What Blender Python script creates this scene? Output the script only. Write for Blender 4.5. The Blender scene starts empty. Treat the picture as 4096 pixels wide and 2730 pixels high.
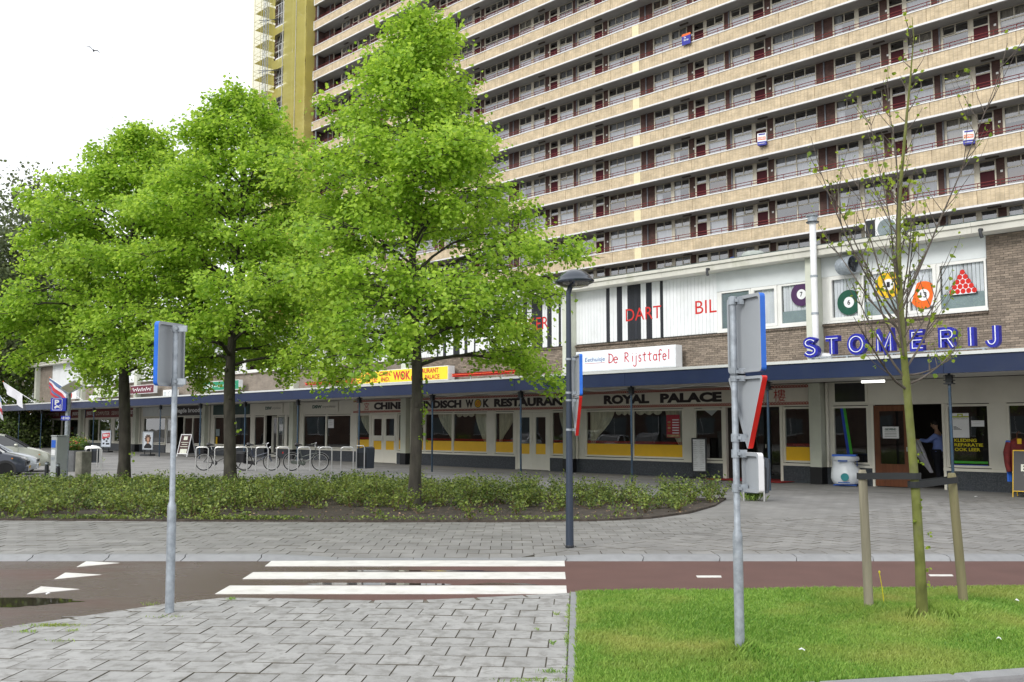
import bpy, math, random
import numpy as np
from mathutils import Vector, Matrix, Euler
random.seed(7); np.random.seed(7)
S = bpy.context.scene
COL = S.collection
# ---------------------------------------------------------------- camera
F, CX, CY, EYE = 3850.0, 2048.0, 1365.0, 1.68
PITCH = math.atan(343.0 / F)
cam = bpy.data.cameras.new("camera"); camo = bpy.data.objects.new("camera", cam); COL.objects.link(camo)
cam.sensor_width = 36.0; cam.lens = F / 4096.0 * 36.0
cam.clip_start = 0.1; cam.clip_end = 2000
camo.location = (0, 0, EYE); camo.rotation_euler = (math.pi / 2 + PITCH, 0, 0)
S.camera = camo
# ---------------------------------------------------------------- sky, sun, exposure
SUN_DIR = Vector((-0.50, -0.60, 0.56)).normalized()
w = bpy.data.worlds.new("World"); S.world = w; w.use_nodes = True
nt = w.node_tree; nt.nodes.clear()
out = nt.nodes.new("ShaderNodeOutputWorld"); bg = nt.nodes.new("ShaderNodeBackground")
sky = nt.nodes.new("ShaderNodeTexSky"); sky.sky_type = 'NISHITA'; sky.sun_disc = False
sky.sun_elevation = math.asin(SUN_DIR.z); sky.sun_rotation = math.atan2(SUN_DIR.x, SUN_DIR.y)
tc = nt.nodes.new("ShaderNodeTexCoord"); nz = nt.nodes.new("ShaderNodeTexNoise")
nz.inputs["Scale"].default_value = 2.2; nz.inputs["Detail"].default_value = 5
mpn = nt.nodes.new("ShaderNodeMapping"); mpn.inputs["Scale"].default_value = (1, 1, 2.6)
rp = nt.nodes.new("ShaderNodeValToRGB")
rp.color_ramp.elements[0].position = .3; rp.color_ramp.elements[0].color = (8.8, 9.0, 9.4, 1)
rp.color_ramp.elements[1].position = .7; rp.color_ramp.elements[1].color = (11.4, 11.5, 11.7, 1)
mx = nt.nodes.new("ShaderNodeMix"); mx.data_type = 'RGBA'; mx.inputs[0].default_value = .9
nt.links.new(tc.outputs["Generated"], mpn.inputs["Vector"]); nt.links.new(mpn.outputs[0], nz.inputs["Vector"])
nt.links.new(nz.outputs["Fac"], rp.inputs["Fac"])
nt.links.new(sky.outputs[0], mx.inputs[6]); nt.links.new(rp.outputs[0], mx.inputs[7])
nt.links.new(mx.outputs[2], bg.inputs["Color"]); bg.inputs["Strength"].default_value = 0.10
nt.links.new(bg.outputs[0], out.inputs[0])
sl = bpy.data.lights.new("sun", 'SUN'); sl.energy = 1.45; sl.angle = math.radians(22); sl.color = (1, .97, .92)
so = bpy.data.objects.new("sun", sl); COL.objects.link(so)
so.rotation_euler = SUN_DIR.to_track_quat('Z', 'Y').to_euler()
S.view_settings.view_transform = 'Standard'; S.view_settings.look = 'None'
S.view_settings.exposure = 0.58; S.view_settings.gamma = 1; S.view_settings.use_curve_mapping = False
S.cycles.max_bounces = 6; S.cycles.diffuse_bounces = 3; S.cycles.glossy_bounces = 3
S.cycles.transparent_max_bounces = 12; S.cycles.transmission_bounces = 4
S.cycles.caustics_reflective = False; S.cycles.caustics_refractive = False

# ---------------------------------------------------------------- placing by measured direction
def ray(x, y):
    u, v = (x - CX) / F, -(y - CY) / F
    return Vector((u, math.cos(PITCH) - math.sin(PITCH) * v, math.sin(PITCH) + math.cos(PITCH) * v))
def gp(x, y, z=0.0):
    d = ray(x, y); t = (z - EYE) / d.z
    return Vector((d.x * t, d.y * t, z))
def atY(x, y, Y):
    d = ray(x, y); t = Y / d.y
    return Vector((d.x * t, Y, EYE + d.z * t))
def facade(adeg, off):
    a = math.radians(adeg)
    D = Vector((math.sin(a), -math.cos(a), 0)); N = Vector((-math.cos(a), -math.sin(a), 0))
    M = Matrix(((D.x, -N.x, 0, N.x * off), (D.y, -N.y, 0, N.y * off), (0, 0, 1, 0), (0, 0, 0, 1)))
    return M, D, N
WALL = -26.26
SHOP, SD, SN = facade(42.9095, WALL)          # local: x along the facade to the right, y into the building, z up
TOFF = -54.848
TOWER, TD, TN = facade(44.0, TOFF)
def pix(M, x, y, yl=0.0):
    """local (x, z) of a viewing direction on the plane y = yl of frame M"""
    Mi = M.inverted(); o = Mi @ Vector((0, 0, EYE)); d = Mi.to_3x3() @ ray(x, y)
    t = (yl - o.y) / d.y
    p = o + d * t
    return p.x, p.z
# ---------------------------------------------------------------- mesh builder
class MB:
    def __init__(s): s.v = []; s.f = []; s.m = []; s.mi = 0
    def add(s, vs, fs):
        b = len(s.v); s.v.extend(tuple(v) for v in vs)
        for f in fs: s.f.append(tuple(i + b for i in f)); s.m.append(s.mi)
        return s
    def box(s, x0, x1, y0, y1, z0, z1, M=None):
        vs = [Vector((x, y, z)) for z in (z0, z1) for y in (y0, y1) for x in (x0, x1)]
        if M is not None: vs = [M @ v for v in vs]
        return s.add(vs, [(0, 2, 3, 1), (4, 5, 7, 6), (0, 1, 5, 4), (2, 6, 7, 3), (0, 4, 6, 2), (1, 3, 7, 5)])
    def bbox(s, x0, x1, y0, y1, z0, z1, b=.01, M=None):
        """box with chamfered vertical and top edges"""
        vs = []
        for (z, i) in ((z0, 0), (z1 - b, 0), (z1, b)):
            xa, xb, ya, yb = x0 + i, x1 - i, y0 + i, y1 - i
            c = b
            vs += [Vector(p) for p in ((xa + c, ya, z), (xb - c, ya, z), (xb, ya + c, z), (xb, yb - c, z), (xb - c, yb, z), (xa + c, yb, z), (xa, yb - c, z), (xa, ya + c, z))]
        if M is not None: vs = [M @ v for v in vs]
        fs = [tuple(reversed(range(8))), tuple(range(16, 24))]
        for r in (0, 8):
            for k in range(8): fs.append((r + k, r + (k + 1) % 8, r + 8 + (k + 1) % 8, r + 8 + k))
        return s.add(vs, fs)
    def tube(s, pts, r, n=8, cap=True):
        pts = [Vector(p) for p in pts]
        rs = r if isinstance(r, (list, tuple)) else [r] * len(pts)
        b = len(s.v); prev = None
        for i, p in enumerate(pts):
            t = (pts[min(i + 1, len(pts) - 1)] - pts[max(i - 1, 0)])
            t = t.normalized() if t.length > 1e-9 else Vector((0, 0, 1))
            if prev is None:
                a = Vector((0, 0, 1)) if abs(t.z) < .9 else Vector((1, 0, 0))
                u = t.cross(a).normalized()
            else:
                u = (prev - t * prev.dot(t))
                u = u.normalized() if u.length > 1e-6 else t.orthogonal().normalized()
            prev = u; v = t.cross(u)
            for k in range(n):
                a = 2 * math.pi * k / n
                s.v.append(tuple(p + (u * math.cos(a) + v * math.sin(a)) * rs[i]))
        for i in range(len(pts) - 1):
            for k in range(n):
                s.f.append((b + i * n + k, b + i * n + (k + 1) % n, b + (i + 1) * n + (k + 1) % n, b + (i + 1) * n + k)); s.m.append(s.mi)
        if cap:
            s.f.append(tuple(b + k for k in reversed(range(n)))); s.m.append(s.mi)
            e = b + (len(pts) - 1) * n
            s.f.append(tuple(e + k for k in range(n))); s.m.append(s.mi)
        return s
    def lathe(s, prof, n=24, M=None):
        """prof: list of (r, z)"""
        vs = []
        for (r, z) in prof:
            for k in range(n):
                a = 2 * math.pi * k / n; vs.append(Vector((r * math.cos(a), r * math.sin(a), z)))
        if M is not None: vs = [M @ v for v in vs]
        fs = [(i * n + k, i * n + (k + 1) % n, (i + 1) * n + (k + 1) % n, (i + 1) * n + k) for i in range(len(prof) - 1) for k in range(n)]
        fs += [tuple(reversed(range(n))), tuple((len(prof) - 1) * n + k for k in range(n))]
        return s.add(vs, fs)
    def prism(s, poly, y0, y1, M=None):
        """poly in (x, z), counter-clockwise seen from -y; extruded along y"""
        n = len(poly)
        vs = [Vector((x, y0, z)) for x, z in poly] + [Vector((x, y1, z)) for x, z in poly]
        if M is not None: vs = [M @ v for v in vs]
        fs = [tuple(range(n)), tuple(reversed(range(n, 2 * n)))] + [(k, k + n, (k + 1) % n + n, (k + 1) % n) for k in range(n)]
        return s.add(vs, fs)
    def slab(s, poly, z0, z1):
        """poly in (x, y) counter-clockwise seen from above"""
        n = len(poly)
        vs = [(x, y, z0) for x, y in poly] + [(x, y, z1) for x, y in poly]
        return s.add(vs, [tuple(reversed(range(n))), tuple(range(n, 2 * n))] + [(k, (k + 1) % n, (k + 1) % n + n, k + n) for k in range(n)])
    def disc(s, c, r, y0, y1, n=28, rx=None):
        return s.prism([(c[0] + (rx or r) * math.cos(2 * math.pi * k / n), c[1] + r * math.sin(2 * math.pi * k / n)) for k in range(n)], y0, y1)
    def torus(s, c, R, r, axis='Y', n=32, m=8, sx=1.0):
        vs = []
        for i in range(n):
            a = 2 * math.pi * i / n
            for j in range(m):
                b = 2 * math.pi * j / m; rr = R + r * math.cos(b)
                p = (rr * math.cos(a), r * math.sin(b) * sx, rr * math.sin(a)) if axis == 'Y' else ((rr * math.cos(a), rr * math.sin(a), r * math.sin(b) * sx) if axis == 'Z' else (r * math.sin(b) * sx, rr * math.cos(a), rr * math.sin(a)))
                vs.append((p[0] + c[0], p[1] + c[1], p[2] + c[2]))
        return s.add(vs, [(i * m + j, i * m + (j + 1) % m, ((i + 1) % n) * m + (j + 1) % m, ((i + 1) % n) * m + j) for i in range(n) for j in range(m)])
    def mesh(s, name, mats, smooth=False):
        me = bpy.data.meshes.new(name); me.from_pydata(s.v, [], s.f)
        for m in (mats if isinstance(mats, (list, tuple)) else [mats]): me.materials.append(m)
        if len(me.polygons):
            me.polygons.foreach_set("material_index", s.m)
            me.polygons.foreach_set("use_smooth", [bool(smooth)] * len(s.f))
        me.update(); 
        if smooth: autosmooth(me)
        return me
    def build(s, name, mats, parent=None, M=None, smooth=False):
        return obj(name, s.mesh(name, mats, smooth), parent, M)
def autosmooth(me, ang=.7):
    try: me.set_sharp_from_angle(angle=ang)
    except Exception: pass
def obj(name, me, parent=None, M=None):
    o = bpy.data.objects.new(name, me); COL.objects.link(o)
    if parent is not None: o.parent = parent
    if M is not None: o.matrix_local = M
    return o
def tag(o, label=None, cat=None, group=None, kind=None):
    if label: o["label"] = label
    if cat: o["category"] = cat
    if group: o["group"] = group
    if kind: o["kind"] = kind
    return o
def empty(name, M, label=None, cat=None, group=None):
    o = bpy.data.objects.new(name, None); COL.objects.link(o); o.empty_display_size = .2
    o.matrix_world = M if isinstance(M, Matrix) else Matrix.Translation(Vector(M))
    return tag(o, label, cat, group)
def T(x, y, z): return Matrix.Translation((x, y, z))
def RZ(a): return Matrix.Rotation(a, 4, 'Z')
def copy_tree(o, parent=None):
    c = o.copy(); COL.objects.link(c)
    if parent is not None: c.parent = parent
    for ch in [q for q in KIDS.get(o.name, o.children)]: copy_tree(ch, c)
    return c
KIDS = {}
def polymesh(name, V, Fc, mats, parent=None, mi=None, smooth=False):
    """big meshes from numpy arrays; Fc (n,k) all the same size"""
    me = bpy.data.meshes.new(name)
    V = np.asarray(V, np.float32); Fc = np.asarray(Fc, np.int32); n, k = Fc.shape
    me.vertices.add(len(V)); me.vertices.foreach_set("co", V.ravel())
    me.loops.add(n * k); me.loops.foreach_set("vertex_index", Fc.ravel())
    me.polygons.add(n); me.polygons.foreach_set("loop_start", np.arange(0, n * k, k, dtype=np.int32))
    for m in (mats if isinstance(mats, (list, tuple)) else [mats]): me.materials.append(m)
    if mi is not None: me.polygons.foreach_set("material_index", np.asarray(mi, np.int32))
    if smooth: me.polygons.foreach_set("use_smooth", np.ones(n, bool))
    me.update(calc_edges=True); me.validate()
    return obj(name, me, parent)
# ---------------------------------------------------------------- materials
def mat(name, col, rough=.6, metal=0., var=.12, scale=6., bump=0., bscale=60., spec=.4, grime=0., gcol=(.05, .05, .045), gscale=1.2, rnd=0., isl=False, coat=0., stretch=None, world=False, grange=(.5, .72)):
    m = bpy.data.materials.new(name); m.use_nodes = True; n = m.node_tree; L = n.links
    b = n.nodes["Principled BSDF"]; b.inputs["Roughness"].default_value = rough; b.inputs["Metallic"].default_value = metal
    b.inputs["Specular IOR Level"].default_value = spec
    if coat: b.inputs["Coat Weight"].default_value = coat; b.inputs["Coat Roughness"].default_value = .08
    tcn = n.nodes.new("ShaderNodeTexCoord"); src = tcn.outputs["Object"]
    if world: gp_ = n.nodes.new("ShaderNodeNewGeometry"); src = gp_.outputs["Position"]
    if stretch:
        mp = n.nodes.new("ShaderNodeMapping"); mp.inputs["Scale"].default_value = stretch; L.new(src, mp.inputs[0]); src = mp.outputs[0]
    t = n.nodes.new("ShaderNodeTexNoise"); t.inputs["Scale"].default_value = scale; t.inputs["Detail"].default_value = 5; L.new(src, t.inputs["Vector"])
    mr = n.nodes.new("ShaderNodeMapRange"); mr.inputs[1].default_value = .3; mr.inputs[2].default_value = .7
    mr.inputs[3].default_value = 1 - var; mr.inputs[4].default_value = 1 + var; L.new(t.outputs["Fac"], mr.inputs[0])
    val = mr.outputs[0]
    if rnd:
        if isl: g = n.nodes.new("ShaderNodeNewGeometry"); ro = g.outputs["Random Per Island"]
        else: g = n.nodes.new("ShaderNodeObjectInfo"); ro = g.outputs["Random"]
        if isl == 2:
            oi = n.nodes.new("ShaderNodeObjectInfo"); ad = n.nodes.new("ShaderNodeMath"); ad.operation = 'ADD'
            L.new(ro, ad.inputs[0]); L.new(oi.outputs["Random"], ad.inputs[1]); fr = n.nodes.new("ShaderNodeMath"); fr.operation = 'FRACT'; L.new(ad.outputs[0], fr.inputs[0]); ro = fr.outputs[0]
        m2 = n.nodes.new("ShaderNodeMapRange"); m2.inputs[3].default_value = 1 - rnd; m2.inputs[4].default_value = 1 + rnd; L.new(ro, m2.inputs[0])
        mu = n.nodes.new("ShaderNodeMath"); mu.operation = 'MULTIPLY'; L.new(val, mu.inputs[0]); L.new(m2.outputs[0], mu.inputs[1]); val = mu.outputs[0]
    vm = n.nodes.new("ShaderNodeVectorMath"); vm.operation = 'SCALE'; vm.inputs[0].default_value = col[:3]; L.new(val, vm.inputs["Scale"])
    c = vm.outputs[0]
    if grime:
        t2 = n.nodes.new("ShaderNodeTexNoise"); t2.inputs["Scale"].default_value = gscale; t2.inputs["Detail"].default_value = 8; t2.inputs["Roughness"].default_value = .65; L.new(src, t2.inputs["Vector"])
        r2 = n.nodes.new("ShaderNodeMapRange"); r2.inputs[1].default_value, r2.inputs[2].default_value = grange; r2.inputs[4].default_value = grime; L.new(t2.outputs["Fac"], r2.inputs[0])
        mi = n.nodes.new("ShaderNodeMix"); mi.data_type = 'RGBA'; L.new(r2.outputs[0], mi.inputs[0]); L.new(c, mi.inputs[6]); mi.inputs[7].default_value = (*gcol, 1); c = mi.outputs[2]
    L.new(c, b.inputs["Base Color"])
    if bump:
        t3 = n.nodes.new("ShaderNodeTexNoise"); t3.inputs["Scale"].default_value = bscale; t3.inputs["Detail"].default_value = 4; L.new(src, t3.inputs["Vector"])
        bp = n.nodes.new("ShaderNodeBump"); bp.inputs["Strength"].default_value = bump; bp.inputs["Distance"].default_value = .01; L.new(t3.outputs["Fac"], bp.inputs["Height"]); L.new(bp.outputs[0], b.inputs["Normal"])
    return m
def glassmat(name, tint=(.75, .8, .8), boost=1.6, base=.02, rough=0.0):
    m = bpy.data.materials.new(name); m.use_nodes = True; n = m.node_tree; L = n.links; n.nodes.clear()
    o = n.nodes.new("ShaderNodeOutputMaterial"); tr = n.nodes.new("ShaderNodeBsdfTransparent"); tr.inputs[0].default_value = (*tint, 1)
    gl = n.nodes.new("ShaderNodeBsdfGlossy"); gl.inputs["Roughness"].default_value = rough
    fr = n.nodes.new("ShaderNodeFresnel"); gm_ = n.nodes.new("ShaderNodeNewGeometry"); io = n.nodes.new("ShaderNodeMapRange"); io.inputs[3].default_value = 1.5; io.inputs[4].default_value = 1 / 1.5; L.new(gm_.outputs["Backfacing"], io.inputs[0]); L.new(io.outputs[0], fr.inputs[0])   # a thin pane reflects alike from both sides
    ma = n.nodes.new("ShaderNodeMath"); ma.operation = 'MULTIPLY_ADD'; ma.use_clamp = True; L.new(fr.outputs[0], ma.inputs[0]); ma.inputs[1].default_value = boost; ma.inputs[2].default_value = base
    # old float glass is never quite flat
    tcn = n.nodes.new("ShaderNodeTexCoord"); t3 = n.nodes.new("ShaderNodeTexNoise"); t3.inputs["Scale"].default_value = .9; t3.inputs["Detail"].default_value = 1; L.new(tcn.outputs["Object"], t3.inputs[0])
    bp = n.nodes.new("ShaderNodeBump"); bp.inputs["Strength"].default_value = .08; bp.inputs["Distance"].default_value = .03; L.new(t3.outputs["Fac"], bp.inputs["Height"]); L.new(bp.outputs[0], gl.inputs["Normal"])
    mx = n.nodes.new("ShaderNodeMixShader"); L.new(ma.outputs[0], mx.inputs[0]); L.new(tr.outputs[0], mx.inputs[1]); L.new(gl.outputs[0], mx.inputs[2]); L.new(mx.outputs[0], o.inputs[0])
    return m
def leafmat(name, c1, c2, rough=.45, trans=.35, pale=None):
    """leaf colours vary from leaf to leaf"""
    m = bpy.data.materials.new(name); m.use_nodes = True; n = m.node_tree; L = n.links; n.nodes.clear()
    o = n.nodes.new("ShaderNodeOutputMaterial"); g = n.nodes.new("ShaderNodeNewGeometry")
    tcn = n.nodes.new("ShaderNodeTexCoord"); t = n.nodes.new("ShaderNodeTexNoise"); t.inputs["Scale"].default_value = .9; t.inputs["Detail"].default_value = 3; L.new(tcn.outputs["Object"], t.inputs["Vector"])
    ad = n.nodes.new("ShaderNodeMath"); ad.operation = 'MULTIPLY_ADD'; L.new(t.outputs["Fac"], ad.inputs[0]); ad.inputs[1].default_value = 1.0; 
    ms = n.nodes.new("ShaderNodeMath"); ms.operation = 'MULTIPLY_ADD'; L.new(g.outputs["Random Per Island"], ms.inputs[0]); ms.inputs[1].default_value = .8; ms.inputs[2].default_value = -.4; L.new(ms.outputs[0], ad.inputs[2])
    r = n.nodes.new("ShaderNodeValToRGB"); r.color_ramp.elements[0].position = .15; r.color_ramp.elements[0].color = (*c1, 1); r.color_ramp.elements[1].position = .85; r.color_ramp.elements[1].color = (*c2, 1)
    L.new(ad.outputs[0], r.inputs[0])
    d = n.nodes.new("ShaderNodeBsdfPrincipled"); d.inputs["Roughness"].default_value = rough; d.inputs["Specular IOR Level"].default_value = .35; L.new(r.outputs[0], d.inputs["Base Color"])
    tl = n.nodes.new("ShaderNodeBsdfTranslucent")
    hs = n.nodes.new("ShaderNodeHueSaturation"); hs.inputs["Hue"].default_value = .49; hs.inputs["Value"].default_value = 1.5; L.new(r.outputs[0], hs.inputs["Color"]); L.new(hs.outputs[0], tl.inputs[0])
    mx = n.nodes.new("ShaderNodeMixShader"); mx.inputs[0].default_value = trans; L.new(d.outputs[0], mx.inputs[1]); L.new(tl.outputs[0], mx.inputs[2]); L.new(mx.outputs[0], o.inputs[0])
    return m
def emit(name, col, st):
    m = bpy.data.materials.new(name); m.use_nodes = True; b = m.node_tree.nodes["Principled BSDF"]
    b.inputs["Base Color"].default_value = (*col, 1); b.inputs["Emission Color"].default_value = (*col, 1); b.inputs["Emission Strength"].default_value = st
    return m
# ---------------------------------------------------------------- lettering (built-in font, turned into meshes at the end)
TEXTS = []
def text(body, x0, x1, z0, z1, y, material, parent, name="lettering", bold=0., shear=0., depth=.004, M=None, space=1.0):
    """lettering filling the box x0..x1, z0..z1 on the plane y of the parent's frame, standing depth proud"""
    TEXTS.append((body, x0, x1, z0, z1, y, material, parent, name, bold, shear, depth, M, space))
def flush_texts():
    reqs = []
    for tdata in TEXTS:
        cu = bpy.data.curves.new("lettering", 'FONT'); cu.body = tdata[0]; cu.size = 1.0; cu.offset = tdata[9]; cu.shear = tdata[10]
        cu.space_character = tdata[13]; cu.resolution_u = 3; cu.fill_mode = 'FRONT'; cu.space_line = .95; cu.align_x = 'LEFT'
        o = bpy.data.objects.new("lettering", cu); COL.objects.link(o); reqs.append(o)
    bpy.context.view_layer.update(); dg = bpy.context.evaluated_depsgraph_get()
    for o, (body, x0, x1, z0, z1, y, material, parent, name, bold, shear, depth, M, space) in zip(reqs, TEXTS):
        me = bpy.data.meshes.new_from_object(o.evaluated_get(dg))
        n = len(me.vertices)
        if n == 0: continue
        co = np.empty(n * 3, np.float32); me.vertices.foreach_get("co", co); co = co.reshape(-1, 3)
        mn, mxx = co.min(0), co.max(0); sp = np.maximum(mxx - mn, 1e-6)
        res = np.empty_like(co); res[:, 0] = x0 + (co[:, 0] - mn[0]) / sp[0] * (x1 - x0); res[:, 2] = z0 + (co[:, 1] - mn[1]) / sp[1] * (z1 - z0); res[:, 1] = y - depth
        if x1 < x0: pass
        me.vertices.foreach_set("co", res.ravel()); me.materials.clear(); me.materials.append(material); me.name = name; me.update()
        obj(name, me, parent, M)
    for o in reqs: 
        cu = o.data; bpy.data.objects.remove(o); bpy.data.curves.remove(cu)
# ================================================================= MATERIALS USED IN SEVERAL PLACES
M_tile = mat("concrete_tile", (.31, .308, .298), .75, var=.10, scale=9, bump=.25, bscale=90, grime=.85, gcol=(.205, .20, .187), gscale=7.5, rnd=.10, isl=2, world=True, grange=(.48, .60))
M_tile2 = mat("plaza_tile", (.225, .22, .21), .75, var=.14, scale=1.3, bump=.2, bscale=60, grime=.5, gcol=(.17, .165, .155), gscale=3.5, rnd=.13, isl=2, world=True, grange=(.46, .62))
M_joint = mat("joint_sand", (.115, .105, .085), .95, var=.3, scale=12)
M_kerb = mat("kerb_concrete", (.25, .255, .26), .7, var=.1, scale=8, bump=.3, bscale=70, grime=.35, gcol=(.18, .18, .17), gscale=4, rnd=.06, world=True)
M_soil = mat("garden_soil", (.062, .05, .04), .95, var=.45, scale=10, bump=1.0, bscale=28)
M_white_paint = mat("road_paint", (.66, .65, .61), .6, var=.08, scale=5, bump=.3, bscale=120, grime=.55, gcol=(.42, .39, .35), gscale=4.5)
M_galv = mat("galvanized_steel", (.31, .345, .38), .5, metal=.35, var=.25, scale=16, grime=.55, gcol=(.45, .48, .51), gscale=22)
M_steel = mat("stainless_steel", (.62, .62, .61), .32, metal=.85, var=.08, scale=9)
M_navy = mat("navy_paint", (.014, .025, .07), .42, var=.10, scale=1.2, grime=.18, gcol=(.05, .06, .07), gscale=1.5)
M_postblue = mat("post_paint", (.022, .05, .085), .4, var=.25, scale=6, grime=.4, gcol=(.12, .12, .12), gscale=9)
M_dark = mat("dark_iron", (.02, .022, .026), .5)
M_black = mat("black_plastic", (.014, .014, .016), .45)
M_rubber = mat("rubber", (.02, .02, .02), .85)
M_chrome = mat("chrome", (.75, .75, .75), .15, metal=1.0, var=.02)
M_whitepl = mat("white_plastic", (.74, .75, .76), .4, var=.04)
M_red = mat("red_enamel", (.55, .02, .015), .35, var=.06)
M_blue_sign = mat("sign_blue", (.03, .12, .52), .35, var=.05)
M_bark = mat("bark", (.052, .047, .038), .95, var=.45, scale=7, bump=1.0, bscale=26, grime=.6, gcol=(.075, .085, .04), gscale=2.2, stretch=(1, 1, .35))
M_glass = glassmat("window_glass")
M_asphalt = mat("red_asphalt", (.122, .064, .054), .62, var=.10, scale=2, bump=.5, bscale=220)
def wet(m):
    """rain-wet stretches of the path: darker and glossier, drier to the right"""
    n = m.node_tree; L = n.links; b = n.nodes["Principled BSDF"]
    tcn = n.nodes.new("ShaderNodeTexCoord"); mp = n.nodes.new("ShaderNodeMapping"); mp.inputs["Scale"].default_value = (.45, 1.1, 1); L.new(tcn.outputs["Object"], mp.inputs[0])
    t = n.nodes.new("ShaderNodeTexNoise"); t.inputs["Scale"].default_value = 1.0; t.inputs["Detail"].default_value = 6; L.new(mp.outputs[0], t.inputs[0])
    sx = n.nodes.new("ShaderNodeSeparateXYZ"); L.new(tcn.outputs["Object"], sx.inputs[0])
    mr = n.nodes.new("ShaderNodeMapRange"); mr.inputs[1].default_value = 1.0; mr.inputs[2].default_value = -3.0; mr.inputs[3].default_value = -.22; mr.inputs[4].default_value = .2; L.new(sx.outputs[0], mr.inputs[0])
    ad = n.nodes.new("ShaderNodeMath"); L.new(t.outputs["Fac"], ad.inputs[0]); L.new(mr.outputs[0], ad.inputs[1])
    r = n.nodes.new("ShaderNodeMapRange"); r.interpolation_type = 'SMOOTHSTEP'; r.inputs[1].default_value = .42; r.inputs[2].default_value = .72; L.new(ad.outputs[0], r.inputs[0])
    old = b.inputs["Base Color"].links[0].from_socket
    mi = n.nodes.new("ShaderNodeMix"); mi.data_type = 'RGBA'; L.new(r.outputs[0], mi.inputs[0]); L.new(old, mi.inputs[6]); mi.inputs[7].default_value = (.092, .060, .050, 1); L.new(mi.outputs[2], b.inputs["Base Color"])
    ro = n.nodes.new("ShaderNodeMapRange"); ro.inputs[3].default_value = .7; ro.inputs[4].default_value = .27; L.new(r.outputs[0], ro.inputs[0]); L.new(ro.outputs[0], b.inputs["Roughness"])
wet(M_asphalt)
M_puddle = mat("puddle_water", (.03, .024, .018), .03, var=.1, spec=.5)
M_ground = mat("ground", (.12, .115, .10), .9, var=.3, scale=.4)
def plazamat():
    m = bpy.data.materials.new("plaza_sheet"); m.use_nodes = True; n = m.node_tree; L = n.links; b = n.nodes["Principled BSDF"]; b.inputs["Roughness"].default_value = .8
    tcn = n.nodes.new("ShaderNodeTexCoord"); mp = n.nodes.new("ShaderNodeMapping"); mp.inputs["Rotation"].default_value = (0, 0, math.radians(47.1)); L.new(tcn.outputs["Object"], mp.inputs[0])
    br = n.nodes.new("ShaderNodeTexBrick"); br.inputs["Scale"].default_value = 1; br.inputs["Brick Width"].default_value = .3; br.inputs["Row Height"].default_value = .3; br.inputs["Mortar Size"].default_value = .006
    br.inputs["Color1"].default_value = (.21, .205, .195, 1); br.inputs["Color2"].default_value = (.25, .245, .235, 1); br.inputs["Mortar"].default_value = (.12, .115, .105, 1); L.new(mp.outputs[0], br.inputs[0])
    t = n.nodes.new("ShaderNodeTexNoise"); t.inputs["Scale"].default_value = .8; t.inputs["Detail"].default_value = 8; L.new(tcn.outputs["Object"], t.inputs[0])
    r = n.nodes.new("ShaderNodeMapRange"); r.inputs[1].default_value = .3; r.inputs[2].default_value = .7; r.inputs[3].default_value = .78; r.inputs[4].default_value = 1.15; L.new(t.outputs["Fac"], r.inputs[0])
    vm = n.nodes.new("ShaderNodeVectorMath"); vm.operation = 'SCALE'; L.new(br.outputs[0], vm.inputs[0]); L.new(r.outputs[0], vm.inputs["Scale"]); L.new(vm.outputs[0], b.inputs["Base Color"])
    return m
M_plaza = plazamat()
# ================================================================= GROUND
def sheet(name, poly, z, m):
    b = MB(); b.add([(x, y, z) for x, y in poly], [tuple(range(len(poly)))]); return tag(b.build(name, m), kind="structure")
sheet("ground", [(-600, -300), (600, -300), (600, 900), (-600, 900)], -.11, M_ground)
sheet("cycle_path", [(-60, 3), (60, 3), (60, 13.05), (-60, 13.05)], -.06, M_asphalt)
sheet("pavement_bedding", [(-60, 12.86), (60, 12.86), (60, 15.5), (-60, 15.5)], -.052, M_joint)
def shw(s, y): v = SHOP @ Vector((s, y, 0)); return (v.x, v.y)
sheet("plaza", [(-60, 15), (60, 15), (60, 120), (-110, 120), (-110, 15)], -.006, M_plaza)
M_canopyfloor = mat("canopy_floor_slab", (.20, .198, .19), .8, var=.12, scale=1.0, bump=.2, grime=.4, gcol=(.13, .128, .12), gscale=.9)
b = MB(); b.slab([shw(-98, -2.75), shw(2, -2.75), shw(2, .2), shw(-98, .2)], -.05, .0); tag(b.build("shop_front_pavement", M_canopyfloor), kind="structure")

# ---- near pavement: 30 x 30 cm concrete tiles, rows turned 3.9 degrees
ANG = math.radians(-3.9); AO = Vector((.66, 9.92))
ax, bx = Vector((math.cos(ANG), math.sin(ANG))), Vector((-math.sin(ANG), math.cos(ANG)))
def ab(p): q = Vector((p[0], p[1])) - AO; return q.dot(ax), q.dot(bx)
def xy(a, b): q = AO + ax * a + bx * b; return q.x, q.y
edge_px = [(-700, 2760), (-400, 2640), (-200, 2570), (0, 2512), (250, 2478), (400, 2454), (560, 2430), (700, 2410), (800, 2397), (900, 2390), (1100, 2393), (1300, 2398), (1500, 2401), (1700, 2399), (1900, 2391), (2100, 2381), (2320, 2370)]
edge = [ab(gp(x, y, 0)) for x, y in edge_px]
def bc(a):
    for (a0, b0), (a1, b1) in zip(edge, edge[1:]):
        if a0 <= a <= a1: return b0 + (b1 - b0) * (a - a0) / (a1 - a0)
    return edge[0][1] if a < edge[0][0] else edge[-1][1]
tagk = lambda n, m, b: tag(b.build(n, m), kind="structure")
pav = empty("pavement", (0, 0, 0)); tag(pav, kind="structure")
bb = MB(); poly = [xy(a, b - .01) for a, b in edge] + [xy(0, -8), xy(-9, -8)]; bb.add([(x, y, -.007) for x, y in poly], [tuple(reversed(range(len(poly))))])
bb.build("joint_bed", M_joint, pav)
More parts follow.
